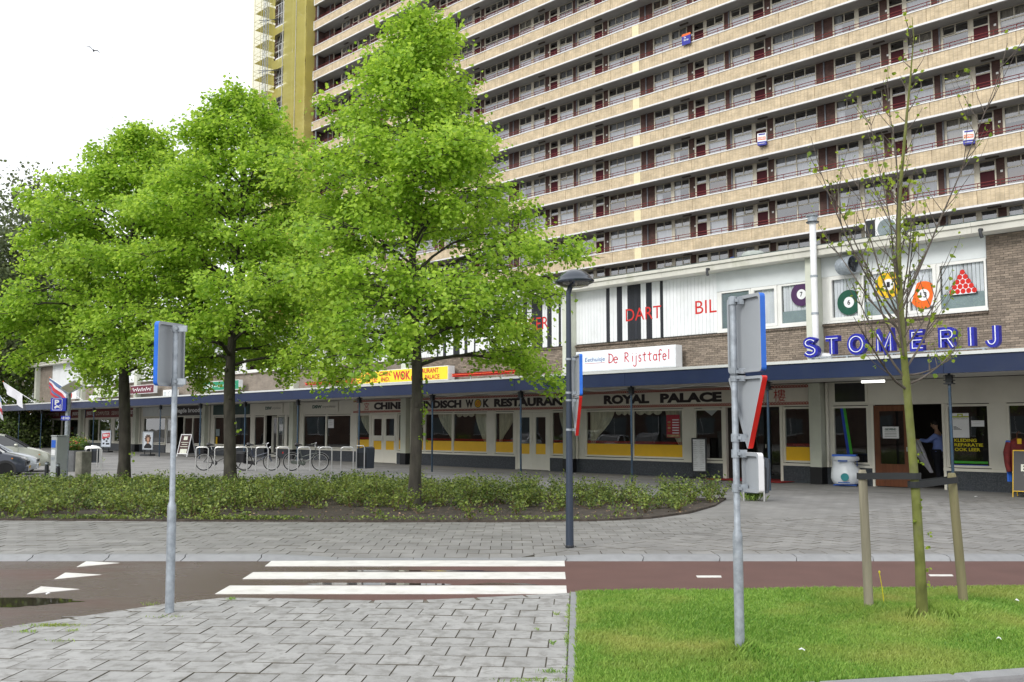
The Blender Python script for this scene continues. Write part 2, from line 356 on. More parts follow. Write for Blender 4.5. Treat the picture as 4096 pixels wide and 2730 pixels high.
# bevelled tile mesh shared by the near tiles
def tile_mesh(wd=.294, dp=.294, h=.05):
    b = MB(); c = .0028; x, y = wd / 2, dp / 2
    vs = [(-x, -y, -h), (x, -y, -h), (x, y, -h), (-x, y, -h), (-x, -y, -c), (x, -y, -c), (x, y, -c), (-x, y, -c), (-x + c, -y + c, 0), (x - c, -y + c, 0), (x - c, y - c, 0), (-x + c, y - c, 0)]
    b.add(vs, [(0, 1, 5, 4), (1, 2, 6, 5), (2, 3, 7, 6), (3, 0, 4, 7), (4, 5, 9, 8), (5, 6, 10, 9), (6, 7, 11, 10), (7, 4, 8, 11), (8, 9, 10, 11)]); b.m = [1] * 8 + [0]; return b
TILE = tile_mesh().mesh("paving_tile", [M_tile, M_joint])
def bev_poly(b, pts, z, c=.003, h=.05, tilt=(0, 0)):
    """one paving piece with a narrow chamfer; pts counter-clockwise (x, y)"""
    n = len(pts); cx = sum(p[0] for p in pts) / n; cy = sum(p[1] for p in pts) / n
    zz = lambda x, y: (z(x, y) if callable(z) else z) + tilt[0] * (x - cx) + tilt[1] * (y - cy)
    k = 1 - c / max(.03, min(math.hypot(p[0] - cx, p[1] - cy) for p in pts))
    vs = [(x, y, zz(x, y) - h) for x, y in pts] + [(x, y, zz(x, y) - c) for x, y in pts]
    for x, y in pts: xi, yi = cx + (x - cx) * k, cy + (y - cy) * k; vs.append((xi, yi, zz(xi, yi)))
    fs = [tuple(range(2 * n, 3 * n))]
    for r in (0, n):
        for i in range(n): fs.append((r + i, r + (i + 1) % n, r + n + (i + 1) % n, r + n + i))
    b.add(vs, fs); b.m[-len(fs):] = [0] + [1] * (len(fs) - 1)
P = .30; count = 0; rest = MB(); cand = []
for r in range(0, 24):
    b1 = -.02 - r * P; b0 = b1 - P + .008
    for k in range(-32, 2):
        a1 = -.075 + k * P - (.15 if r % 2 else 0); a0 = a1 - P + .008
        a1 = min(a1, -.075)
        if a1 <= a0 + .05: continue
        t0, t1 = min(b1, bc(a0) - .165), min(b1, bc(a1) - .165)
        if t0 - b0 < .04 and t1 - b0 < .04: continue
        cand.append((r, a0, a1, b0, max(t0, b0 + .004), max(t1, b0 + .004)))
def inview(p, mx=120, my=120):
    q = Vector(p) - Vector((0, 0, EYE)); yy = q.y * math.cos(PITCH) + q.z * math.sin(PITCH)
    if yy < .2: return False
    zz = -q.y * math.sin(PITCH) + q.z * math.cos(PITCH)
    X, Y = CX + F * q.x / yy, CY - F * zz / yy
    return -mx < X < 4096 + mx and -my < Y < 2730 + my
def px(p):
    q = Vector(p) - Vector((0, 0, EYE)); yy = q.y * math.cos(PITCH) + q.z * math.sin(PITCH)
    zz = -q.y * math.sin(PITCH) + q.z * math.cos(PITCH); return CX + F * q.x / yy, CY - F * zz / yy, yy
cand.sort(key=lambda c: -c[0] * 1.0)
single = 0
for (r, a0, a1, b0, t0, t1) in cand:
    cxy = xy((a0 + a1) / 2, (b0 + t0) / 2)
    whole = abs(t0 - b0 - .292) < .003 and abs(t1 - b0 - .292) < .003 and abs(a1 - a0 - .292) < .003
    dz = random.uniform(-.0025, .0025); tl = (random.uniform(-.008, .008), random.uniform(-.008, .008))
    if whole and single < 296 and inview((*cxy, 0), 60, 40):
        M = T(*cxy, dz) @ RZ(ANG) @ Matrix.Rotation(tl[0], 4, 'X') @ Matrix.Rotation(tl[1], 4, 'Y')
        obj("paving_tile", TILE, pav, M); single += 1
    else: bev_poly(rest, [xy(a0, b0), xy(a1, b0), xy(a1, t1), xy(a0, t0)], dz, tilt=tl)
tag(rest.build("paving_tiles", [M_tile, M_joint], pav), kind="stuff")
# kerb pieces along the near edge
ks = []
def along(pts, step, gap=.008):
    out_, acc = [], []
    P2 = [Vector(p) for p in pts]; L_ = [0]
    for a, b_ in zip(P2, P2[1:]): L_.append(L_[-1] + (b_ - a).length)
    def at(d):
        for i in range(len(P2) - 1):
            if d <= L_[i + 1] or i == len(P2) - 2: return P2[i].lerp(P2[i + 1], max(0, (d - L_[i])) / (L_[i + 1] - L_[i]))
    d = 0
    while d < L_[-1] - .05: out_.append((at(d), at(min(d + step - gap, L_[-1])))); d += step
    return out_
nk = empty("near_kerb", (0, 0, 0)); tag(nk, kind="structure")
for p, q in along([xy(a, b) for a, b in edge], .5):
    t = (q - p).normalized(); nr = Vector((t.y, -t.x))
    b = MB(); bev_poly(b, [tuple(p + nr * .155), tuple(q + nr * .155), tuple(q), tuple(p)], random.uniform(-.004, .001), c=.012, h=.09)
    b.build("kerb_stone", [M_tile, M_joint], nk)
es = empty("lawn_edging", (0, 0, 0)); tag(es, kind="structure")
for p, q in along([xy(-.033, -5.2), xy(-.033, .02)], 1.0):
    b = MB(); t = (q - p).normalized(); nr = Vector((t.y, -t.x)) * .032
    bev_poly(b, [tuple(p - nr), tuple(p + nr), tuple(q + nr), tuple(q - nr)], .012 + random.uniform(-.004, .004), c=.006, h=.09); b.build("edging_stone", [M_kerb, M_kerb], es)
g0, g1 = gp(2312, 2372), gp(4900, 2338)
for p, q in along([(g0.x, g0.y), (g1.x, g1.y)], 1.0):
    b = MB(); t = (q - p).normalized(); nr = Vector((t.y, -t.x)) * .04
    bev_poly(b, [tuple(p - nr), tuple(p + nr), tuple(q + nr), tuple(q - nr)], .0, c=.006, h=.09); b.build("edging_stone", [M_kerb, M_kerb], es)
kpts = [gp(x, y, .02) for x, y in ((2700, 2765), (3080, 2738), (3500, 2710), (3800, 2694), (4096, 2672), (4600, 2630))]
rk = empty("road_kerb", (0, 0, 0)); tag(rk, kind="structure")
for p, q in along([(v.x, v.y) for v in kpts], 1.0):
    t = (q - p).normalized(); nr = Vector((t.y, -t.x))
    b = MB(); bev_poly(b, [tuple(p), tuple(p + nr * .16), tuple(q + nr * .16), tuple(q)], .02, c=.02, h=.2); b.build("kerb_stone", [M_kerb, M_kerb], rk)
# ---- far kerb with wavy joints, dropped at the crossing
def drop(X):
    if -2.2 < X < .15: return 1.0
    if X <= -2.2: return max(0, 1 - (-2.2 - X) / .95)
    return max(0, 1 - (X - .15) / .95)
fk = empty("far_kerb", (0, 0, 0)); tag(fk, kind="structure")
X = -22.3
while X < 14:
    b = MB(); cols = [X, X + .32, X + .66, X + .988]
    vs = []
    for i, x in enumerate(cols):
        d = drop(x) * .052; j = .03 if i in (0, 3) else 0
        vs += [(x, 12.70, -.09), (x, 12.70, -.058 - d * .0), (x + j, 12.79, -.02 - d * .62), (x + j * .3, 12.86, .002 - d), (x, 12.97, .003 - d), (x, 12.97, -.1)]
    fs = []
    for i in range(3):
        for k in range(5): fs.append((i * 6 + k, (i + 1) * 6 + k, (i + 1) * 6 + k + 1, i * 6 + k + 1))
    fs += [(5, 4, 3, 2, 1, 0), (18, 19, 20, 21, 22, 23)]
    b.add(vs, fs); b.build("kerb_stone", M_kerb, fk, smooth=False); X += 1.0
# ---- far pavement tiles
fp = empty("far_pavement", (0, 0, 0)); tag(fp, kind="structure")
def zfar(x, y): return -.05 * drop(x) * max(0, min(1, (14.0 - y) / 1.03)) 
tb = MB()
def clip(poly, n, c):
    """keep n.p <= c"""
    o_ = []
    for i in range(len(poly)):
        p, q = poly[i], poly[(i + 1) % len(poly)]; dp, dq = n[0] * p[0] + n[1] * p[1] - c, n[0] * q[0] + n[1] * q[1] - c
        if dp <= 0: o_.append(p)
        if dp * dq < 0: t = dp / (dp - dq); o_.append((p[0] + (q[0] - p[0]) * t, p[1] + (q[1] - p[1]) * t))
    return o_
BN = (SD.x, SD.y); BC = BN[0] * .1 + BN[1] * 12.97         # border between the two tile fields runs square to the shops
for r in range(0, 17):
    y0 = 12.985 + r * P; 
    for k in range(-52, 32):
        x0 = k * P + (.15 if r % 2 else 0)
        poly = [(x0, y0), (x0 + .294, y0), (x0 + .294, y0 + .294), (x0, y0 + .294)]
        poly = clip(poly, BN, BC)
        if len(poly) < 3: continue
        c = (sum(p[0] for p in poly) / len(poly), sum(p[1] for p in poly) / len(poly), 0)
        if not inview(c, 200): continue
        bev_poly(tb, poly, lambda x, y, d=random.uniform(-.003, .003): zfar(x, y) + d, tilt=(random.uniform(-.008, .008), random.uniform(-.008, .008)))
SOL = [(-c[0], -c[1]) for c in (BN,)][0]
for r in range(-4, 75):
    for k in range(-80, 40):
        u0 = -13.2 + .30 * k + (.15 if r % 2 else 0); v0 = r * P
        # u along the facade, v towards the camera side measured from the slab edge
        q = [Vector((u0, -2.77 - v0 - .292, 0)), Vector((u0 + .292, -2.77 - v0 - .292, 0)), Vector((u0 + .292, -2.77 - v0, 0)), Vector((u0, -2.77 - v0, 0))]
        poly = [tuple((SHOP @ p)[:2]) for p in q]
        if poly[0][1] > 24.5: continue
        poly = clip(poly, (-BN[0], -BN[1]), -BC - .008)
        if len(poly) >= 3: poly = clip(poly, (0, -1), -12.985 - .3)
        if len(poly) < 3: continue
        c = (sum(p[0] for p in poly) / len(poly), sum(p[1] for p in poly) / len(poly), 0)
        if not inview(c, 200): continue
        if c[0] > 0 and c[0] * .9 < c[1] - 19 and c[0] < 2: continue
        bev_poly(tb, poly, lambda x, y, d=random.uniform(-.003, .003): .001 + zfar(x, y) + d, tilt=(random.uniform(-.008, .008), random.uniform(-.008, .008)))
# border course behind the kerb
x = .3
while x < 13: bev_poly(tb, [(x, 12.985), (x + .292, 12.985), (x + .292, 13.277), (x, 13.277)], zfar); x += .3
tag(tb.build("paving_tiles", [M_tile2, M_joint], fp), kind="stuff")
# ---- painted markings
def mark(name, pxs):
    b = MB(); p = [gp(x, y, -.055) for x, y in pxs]; n = len(p)
    if sum(p[i].x * p[(i + 1) % n].y - p[(i + 1) % n].x * p[i].y for i in range(n)) < 0: p.reverse()
    b.slab([(v.x, v.y) for v in p], -.0595, -.055); return tag(b.build(name, M_white_paint), kind="structure")
mark("crossing_stripe", [(1092, 2239), (2257, 2239), (2260, 2265), (1060, 2265)])
mark("crossing_stripe", [(1013, 2289), (2260, 2289), (2263, 2316), (970, 2316)])
mark("crossing_stripe", [(918, 2343), (2265, 2343), (2268, 2376), (860, 2376)])
c4 = lambda x, y: (x / 1.6807, 1950 + y / 1.6807)
for t3 in (((580, 497), (803, 508), (515, 535)), ((440, 573), (683, 587), (364, 617)), ((275, 666), (535, 684), (180, 718))): mark("yield_triangle", [c4(*p) for p in t3])
c6 = lambda x, y: (2600 + x / 1.573, 1950 + y / 1.573)
mark("lane_dash", [c6(290, 555), c6(447, 555), c6(450, 566), c6(298, 566)]); mark("lane_dash", [c6(1752, 548), c6(1900, 548), c6(1910, 558), c6(1762, 558)])
def puddle(px_pts, seed):
    rnd = random.Random(seed); p = [gp(x, y, -.0585) for x, y in px_pts]; c = sum(p, Vector()) / len(p); out_ = []
    n = len(p)
    for i in range(n):
        for k in range(6):
            v = p[i].lerp(p[(i + 1) % n], k / 6); d = (v - c); v = c + d * (1 + rnd.uniform(-.07, .07)); out_.append((v.x, v.y, -.0585))
    b = MB(); b.add(out_, [tuple(range(len(out_)))]); 
    tag(b.build("puddle", M_puddle), kind="structure")
puddle([(-200, 2432), (60, 2430), (180, 2420), (330, 2406), (250, 2394), (100, 2390), (-200, 2392)], 1)
puddle([(1230, 2341), (1500, 2341), (1800, 2341), (1780, 2335), (1560, 2332), (1260, 2331)], 2)
puddle([(1380, 2287), (1700, 2287), (2000, 2287), (1900, 2282), (1420, 2281)], 3)
puddle([(1860, 2340), (2150, 2340), (2100, 2334), (1950, 2332)], 4)
# ================================================================= PLANTING BED
bed_px = [(-500, 2084), (0, 2083), (700, 2087), (1400, 2090), (2000, 2090), (2400, 2086), (2600, 2076), (2760, 2054), (2860, 2026), (2905, 1998)]
bed = [(gp(x, y).x, gp(x, y).y) for x, y in bed_px]
back = [shw(s, -9.6) for s in (-15.6, -20, -25)] + [(-5.5, 27.3), (-17, 28.3)]
BED = bed + back
def inside(x, y, poly):
    c = False; j = len(poly) - 1
    for i in range(len(poly)):
        xi, yi = poly[i]; xj, yj = poly[j]
        if (yi > y) != (yj > y) and x < (xj - xi) * (y - yi) / (yj - yi) + xi: c = not c
        j = i
    return c
soil = MB(); soil.slab(BED, -.05, .035); tag(soil.build("bed_soil", M_soil), kind="structure")
M_shrub = leafmat("shrub_leaf", (.055, .10, .024), (.27, .34, .07), trans=.3)
M_shrubbrown = mat("shrub_twig", (.13, .075, .045), .8, var=.3)
rng = np.random.default_rng(11)
def edge_dist_front(x, y):
    # distance behind the front edge of the bed
    for (x0, y0), (x1, y1) in zip(bed, bed[1:]):
        if x0 <= x <= x1: return y - (y0 + (y1 - y0) * (x - x0) / (x1 - x0))
    return 5
LV, LF, LM = [], [], []; nv = 0
def quads(c, size, up=.5, fold=0.0):
    """n leaf quads (rhombus) around centres c with random facing"""
    n = len(c); nrm = rng.normal(size=(n, 3)); nrm[:, 2] = np.abs(nrm[:, 2]) + up; nrm /= np.linalg.norm(nrm, axis=1)[:, None]
    t = rng.normal(size=(n, 3)); t -= nrm * (t * nrm).sum(1)[:, None]; t /= np.linalg.norm(t, axis=1)[:, None]; bt = np.cross(nrm, t)
    s = (size * rng.uniform(.7, 1.25, n))[:, None]
    return np.stack([c - t * s * .5, c + bt * s * .34 + nrm * s * .06, c + t * s * .5, c - bt * s * .34 + nrm * s * .06], 1)
allq, tw = [], MB()
n_sh = 0
for gx in np.arange(-20, 5.5, .42):
    for gy in np.arange(17.4, 34, .42):
        x, y = gx + rng.uniform(-.2, .2), gy + rng.uniform(-.2, .2)
        if not inside(x, y, BED) or not inview((x, y, .3), 120): continue
        d = edge_dist_front(x, y)
        # bare soil along the front between x = -4.5 and 2
        bare = 1.0 if -4.8 < x < 2.6 else 0.0
        dens = min(1, (.02 + (d / 3.4) ** 1.5) if bare else (.35 + d / .55))
        if x > 1.5: dens *= .9
        if bare and d < 2.0: dens = max(dens * .7, .07)
        if math.hypot(x + 2, y - 19.8) < .5: continue
        dens *= .62 + .5 * (math.sin(x * 1.9 + 1.3 * math.sin(y * 1.1)) * math.sin(y * 1.7 + x * .6) > -.25)
        if rng.random() > dens: continue
        hgt = rng.uniform(.20, .56) * (.62 if y > 25.5 else .8 if y > 24 else 1) * (.75 if d < .6 else 1) * (.82 if bare and d < 2 else 1); rad = rng.uniform(.26, .42) * (.7 if bare and d < 1.9 else 1)
        nl = int((185 if y < 24 else 125) * rad / .34 * hgt / .45)
        # sprigs: leaves gather on several stems
        ns = 9; st = rng.uniform(-1, 1, (ns, 2)) * rad * .8; sh_ = hgt * rng.uniform(.6, 1.15, ns)
        k = rng.integers(0, ns, nl); tt = rng.uniform(.12, 1, nl) ** .8
        c = np.stack([x + st[k, 0] * tt + rng.normal(0, .05, nl), y + st[k, 1] * tt + rng.normal(0, .05, nl), .03 + sh_[k] * tt + rng.normal(0, .03, nl)], 1); c[:, 2] = np.maximum(c[:, 2], .05)
        allq.append(quads(c, .06 if y < 24 else .075)); n_sh += 1
        if y < 23:
            for q in range(4): tw.tube([(x + st[q, 0] * .1, y + st[q, 1] * .1, .02), (x + st[q, 0] * .6, y + st[q, 1] * .6, sh_[q] * .6), (x + st[q, 0], y + st[q, 1], sh_[q])], [.007, .005, .002], 4, False)
# low weeds along the front edge
ne = 5200; ex = rng.uniform(-10, 2.4, ne); ey = np.array([bed[0][1]] * ne)
for i in range(ne):
    for (x0, y0), (x1, y1) in zip(bed, bed[1:]):
        if x0 <= ex[i] <= x1: ey[i] = y0 + (y1 - y0) * (ex[i] - x0) / (x1 - x0)
keep = rng.random(ne) < np.where(ex < -3.5, 1, .35) * (np.sin(ex * 2.3) * .4 + .6)
c = np.stack([ex, ey + rng.uniform(.02, .4, ne) ** 1.4, rng.uniform(.04, .10, ne)], 1)[keep]; allq.append(quads(c, .05))
Q = np.concatenate(allq); nq = len(Q)
sb = polymesh("shrub_foliage", Q.reshape(-1, 3), np.arange(nq * 4).reshape(-1, 4), M_shrub); tag(sb, kind="stuff")
tag(tw.build("shrub_twigs", M_shrubbrown), kind="stuff")
# fallen leaves and pale chips on the soil
nc = 900; cx = rng.uniform(-5, 4.3, nc); cy = rng.uniform(17.5, 21.5, nc); kk = [inside(a, b_, BED) for a, b_ in zip(cx, cy)]
c = np.stack([cx, cy, np.full(nc, .045)], 1)[kk]; q = quads(c, .045, up=3)
M_litter = mat("leaf_litter", (.22, .15, .09), .9, var=.5, scale=3, rnd=.6, isl=True)
tag(polymesh("leaf_litter", q.reshape(-1, 3), np.arange(len(q) * 4).reshape(-1, 4), M_litter), kind="stuff")
# ================================================================= LAWN
lawn = [(g0.x + .01, g0.y - .04), xy(0, -4.6)] + [(v.x, v.y) for v in kpts] + [(g1.x, g1.y - .04)]
M_lawn = mat("lawn_soil", (.10, .15, .035), .95, var=.3, scale=4, bump=.6, bscale=40)
b = MB(); b.slab(lawn, -.09, -.005); tag(b.build("lawn", M_lawn), kind="structure")
def grassmat():
    m = leafmat("grass_blade", (.115, .25, .032), (.29, .45, .09), trans=.35); n = m.node_tree; L = n.links
    r = [q for q in n.nodes if q.type == 'VALTORGB'][0]; tcn = [q for q in n.nodes if q.type == 'TEX_COORD'][0]
    t = n.nodes.new("ShaderNodeTexNoise"); t.inputs["Scale"].default_value = .75; t.inputs["Detail"].default_value = 3; L.new(tcn.outputs["Object"], t.inputs[0])
    mr = n.nodes.new("ShaderNodeMapRange"); mr.inputs[1].default_value = .48; mr.inputs[2].default_value = .68; mr.inputs[4].default_value = .75; L.new(t.outputs["Fac"], mr.inputs[0])
    mi = n.nodes.new("ShaderNodeMix"); mi.data_type = 'RGBA'; L.new(mr.outputs[0], mi.inputs[0]); L.new(r.outputs[0], mi.inputs[6]); mi.inputs[7].default_value = (.40, .41, .12, 1)
    for l in list(r.outputs[0].links):
        if l.to_node != mi: d = l.to_socket; L.new(mi.outputs[2], d)
    return m
M_grass = grassmat()
n = 330000; gx = rng.uniform(.3, 6.6, n); gy = 5.9 + (10.3 - 5.9) * rng.uniform(0, 1, n)
P0 = np.stack([gx, gy], 1)
def inside_np(P_, poly):
    x, y = P_[:, 0], P_[:, 1]; c = np.zeros(len(P_), bool); j = len(poly) - 1
    for i in range(len(poly)):
        xi, yi = poly[i]; xj, yj = poly[j]
        c ^= ((yi > y) != (yj > y)) & (x < (xj - xi) * (y - yi) / (yj - yi + 1e-12) + xi); j = i
    return c
lx = [p for p in lawn]
lx[0] = (lx[0][0] - .02, lx[0][1]); lx[1] = (lx[1][0] - .02, lx[1][1])
k = inside_np(P0, lx) & (np.abs(gx / gy) < .56); P0 = P0[k]
# bare scuffed patch beside the left stake
dd = np.hypot((P0[:, 0] - 3.62) / 1.6, P0[:, 1] - 8.5); P0 = P0[(dd > .17) | (rng.random(len(P0)) < .12)]
n = len(P0); hN = .5 + .5 * np.sin(P0[:, 0] * 2.1 + 1.3 * np.sin(P0[:, 1] * 1.7)) * np.sin(P0[:, 1] * 2.6 + P0[:, 0])
h = rng.uniform(.018, .046, n) * (.75 + .5 * hN)
for (cx_, cy_, rr, ad_) in ((1.72, 7.3, .22, .10), (4.08, 8.85, .35, .08), (3.66, 8.65, .5, .06), (3.22, 8.88, .22, .05), (1.0, 8.7, .35, .05), (1.15, 9.3, .3, .04), (4.6, 7.9, .7, .035)):
    h += ad_ * np.exp(-((P0[:, 0] - cx_) ** 2 + (P0[:, 1] - cy_) ** 2) / rr ** 2) * rng.uniform(.3, 1, n)
an = rng.uniform(0, 2 * np.pi, n); ln = rng.uniform(.1, .75, n) * h; wd = rng.uniform(.0025, .0045, n) * (P0[:, 1] / 8.0)
dx, dy = np.cos(an), np.sin(an); ox, oy = np.cos(an + 1.57 + rng.normal(0, .6, n)), np.sin(an + 1.57 + rng.normal(0, .6, n))
V = np.empty((n, 4, 3), np.float32)
V[:, 0] = np.stack([P0[:, 0] - ox * wd, P0[:, 1] - oy * wd, np.full(n, -.01)], 1); V[:, 1] = np.stack([P0[:, 0] + ox * wd, P0[:, 1] + oy * wd, np.full(n, -.01)], 1)
V[:, 2] = np.stack([P0[:, 0] + dx * ln * .35 + ox * wd * .8, P0[:, 1] + dy * ln * .35 + oy * wd * .8, h * .62], 1); V[:, 3] = np.stack([P0[:, 0] + dx * ln, P0[:, 1] + dy * ln, h], 1)
idx = np.arange(n * 4).reshape(-1, 4)
tag(polymesh("grass", V.reshape(-1, 3), idx, M_grass), kind="stuff")
# grass tufts in the paving joints
def tuft_field(spots, name):
    Vt = []
    for (x, y, z, r, nb, hh) in spots:
        for _ in range(nb):
            a, b_ = rng.normal(0, r, 2) if not isinstance(r, tuple) else (rng.normal(0, r[0]), rng.normal(0, r[1])); q = rng.uniform(0, 6.28); l = hh * rng.uniform(.4, 1); d_ = l * rng.uniform(.2, .9)
            px_, py_ = x + a, y + b_; w_ = .003
            Vt.append([(px_ - w_ * math.sin(q), py_ + w_ * math.cos(q), z), (px_ + w_ * math.sin(q), py_ - w_ * math.cos(q), z), (px_ + math.cos(q) * d_ * .4, py_ + math.sin(q) * d_ * .4, z + l * .7), (px_ + math.cos(q) * d_, py_ + math.sin(q) * d_, z + l * .9)])
    Vt = np.array(Vt).reshape(-1, 3); return tag(polymesh(name, Vt, np.arange(len(Vt)).reshape(-1, 4), M_grass), kind="stuff")
sp = []
for i in range(40): a = -.07 - rng.uniform(-.01, .01); b_ = -rng.uniform(0, 3.6); p = xy(a, b_); sp.append((p[0], p[1], -.005, (.012, .05), 16, .03))
for (x, y, sx, nb) in ((210, 2505, .12, 240), (290, 2525, .03, 40), (105, 2530, .05, 60), (650, 2470, .10, 40), (925, 2398, .02, 50), (600, 2418, .06, 30), (240, 2565, .05, 30), (2215, 2690, .05, 80), (2150, 2725, .12, 120), (2225, 2460, .01, 30), (2150, 2520, .01, 20), (2210, 2575, .01, 30)):
    p = gp(x, y, 0); sp.append((p.x, p.y, -.006, (sx, .02), nb, .035))
p = gp(3010, 2002, 0); sp.append((p.x, p.y, 0, .10, 130, .26)); p = gp(385, 1848, 0); sp.append((p.x, p.y, 0, .12, 60, .25))
tuft_field(sp, "joint_weeds")
# ================================================================= APARTMENT TOWER
M_pbrick_base = None
def brickmat(name, c1, c2, mortar, bw, bh, ms, offset=.5, bump=.4, var=.25, rot=(math.pi / 2, 0, 0), nscale=2.0, isl=False):
    m = bpy.data.materials.new(name); m.use_nodes = True; n = m.node_tree; L = n.links; b = n.nodes["Principled BSDF"]; b.inputs["Roughness"].default_value = .85; b.inputs["Specular IOR Level"].default_value = .25
    tcn = n.nodes.new("ShaderNodeTexCoord"); mp = n.nodes.new("ShaderNodeMapping"); mp.inputs["Rotation"].default_value = rot
    L.new(tcn.outputs["Object"], mp.inputs[0])
    sx = n.nodes.new("ShaderNodeSeparateXYZ"); L.new(tcn.outputs["Object"], sx.inputs[0]); cb = n.nodes.new("ShaderNodeCombineXYZ"); 
    adx = n.nodes.new("ShaderNodeMath"); L.new(sx.outputs[0], adx.inputs[0]); L.new(sx.outputs[1], adx.inputs[1]); L.new(adx.outputs[0], cb.inputs[0]); L.new(sx.outputs[2], cb.inputs[1])
    br = n.nodes.new("ShaderNodeTexBrick"); br.offset = offset; br.inputs["Scale"].default_value = 1; br.inputs["Brick Width"].default_value = bw; br.inputs["Row Height"].default_value = bh; br.inputs["Mortar Size"].default_value = ms; br.inputs["Bias"].default_value = 0
    br.inputs["Color1"].default_value = (*c1, 1); br.inputs["Color2"].default_value = (*c2, 1); br.inputs["Mortar"].default_value = (*mortar, 1); L.new(cb.outputs[0], br.inputs[0])
    t = n.nodes.new("ShaderNodeTexNoise"); t.inputs["Scale"].default_value = nscale; t.inputs["Detail"].default_value = 6
    oi = n.nodes.new("ShaderNodeObjectInfo"); va = n.nodes.new("ShaderNodeVectorMath"); va.operation = 'ADD'; vs_ = n.nodes.new("ShaderNodeVectorMath"); vs_.operation = 'SCALE'; vs_.inputs[0].default_value = (37, 19, 53); L.new(oi.outputs["Random"], vs_.inputs["Scale"]); L.new(tcn.outputs["Object"], va.inputs[0]); L.new(vs_.outputs[0], va.inputs[1]); L.new(va.outputs[0], t.inputs[0])
    r = n.nodes.new("ShaderNodeMapRange"); r.inputs[1].default_value = .3; r.inputs[2].default_value = .7; r.inputs[3].default_value = 1 - var; r.inputs[4].default_value = 1 + var * .6; L.new(t.outputs["Fac"], r.inputs[0])
    v = n.nodes.new("ShaderNodeVectorMath"); v.operation = 'SCALE'; L.new(br.outputs[0], v.inputs[0]); L.new(r.outputs[0], v.inputs["Scale"]); L.new(v.outputs[0], b.inputs["Base Color"])
    bp = n.nodes.new("ShaderNodeBump"); bp.inputs["Strength"].default_value = bump; bp.inputs["Distance"].default_value = .01; bp.invert = True; L.new(br.outputs["Fac"], bp.inputs["Height"]); L.new(bp.outputs[0], b.inputs["Normal"])
    return m
M_yb = brickmat("yellow_brick", (.56, .45, .285), (.70, .57, .385), (.46, .385, .28), .24, .056, .011, offset=0, var=.22)
M_brown = brickmat("brown_brick", (.072, .036, .030), (.115, .058, .046), (.09, .07, .064), .22, .062, .010, var=.3)
M_slab = mat("slab_concrete", (.47, .47, .47), .8, var=.08, scale=.8, grime=.25, gcol=(.3, .3, .29), gscale=.6)
M_cap = mat("white_edge", (.70, .70, .70), .6, var=.06, scale=3, grime=.3, gcol=(.45, .44, .42), gscale=1.4)
M_rail = mat("railing_red", (.15, .022, .022), .5, var=.2, scale=4)
M_tdoor = mat("door_red", (.045, .003, .007), .6, var=.12, rnd=.25, spec=.2)
M_tframe = mat("cream_frame", (.56, .52, .42), .55, var=.08)
M_pale = mat("pale_panel", (.74, .66, .42), .7, var=.05)
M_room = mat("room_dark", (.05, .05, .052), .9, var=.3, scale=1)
M_curt = [mat("net_curtain", (.62, .63, .65), .9, var=.15, scale=14, stretch=(1, 1, .06), rnd=.12), mat("grey_curtain", (.36, .37, .385), .9, var=.3, scale=16, stretch=(1, 1, .05), rnd=.2), mat("cream_curtain", (.52, .47, .38), .9, var=.2, scale=12, stretch=(1, 1, .06)), mat("brown_curtain", (.20, .11, .06), .9, var=.2, scale=9, stretch=(1, 1, .06))]
M_tglass = glassmat("apartment_glass", (.78, .80, .82), boost=3.2, base=.12)
M_lampbox = mat("lamp_housing", (.07, .06, .05), .6)
M_drain = mat("drain_zinc", (.16, .165, .18), .5, metal=.3, rnd=.2)
M_plate = mat("number_plate", (.6, .6, .58), .5)
tower = empty("apartment_tower", TOWER, "tall apartment block with yellow brick galleries, white edges and dark red doors", "apartment block")
GD = 1.2                                     # gallery depth; the front of the galleries is y = 0
LEV = [11.0 + 2.8 * k for k in range(0, 15)]
SL, SR = -87.86, -7.0
def tpx(s, y, z): return px(TOWER @ Vector((s, y, z)))
def seen(s0, s1, z0, z1, y=0, m=90):
    for s in (s0, s1):
        for z in (z0, z1):
            X, Y, d = tpx(s, y, z)
            if -m < X < 4096 + m and -m < Y < 1180: return True
    return False
# panels between the joints: 2.38 m wide, a pale filler plate at the expansion joint
joints = []; s = -31.67
while s < SR: joints.append((s, min(s + 2.38, SR), 0)); s += 2.38
j2 = [(-33.95 - .10, -31.67, 0), (-36.33, -34.05, 0), (-38.71, -36.33, 0), (-41.09, -38.71, 0), (-43.24, -41.09, 0), (-43.88, -43.24, 1), (-45.98, -43.88, 0)]
s = -45.98
while s > SL + .3: j2.append((max(s - 2.38, SL), s, 0)); s -= 2.38
joints = sorted(joints + j2)
PH = .80
def panel_mesh(wd):
    """nine narrow brick columns standing proud of a recessed backing"""
    b = MB(); n = max(1, round(wd / .24)); c = (wd - .05) / n
    b.box(.01, wd - .01, .012, .10, 0, PH)
    for k in range(n): b.box(.025 + k * c + .004, .025 + (k + 1) * c - .004, .0, .034, .01, PH - .01)
    return b.mesh("parapet_panel", M_yb)
PM = {}
def pmesh(wd):
    k = round(wd, 2)
    if k not in PM: PM[k] = panel_mesh(wd)
    return PM[k]
bpl = MB(); bpl.bbox(.0, .64, -.02, .10, -.06, PH + .05, .015); PALE = bpl.mesh("cover_panel", M_pale)
npan = 0; pan_rest = MB()
BAYS = [-47.71 + 14.30 * k for k in range(-3, 3)]
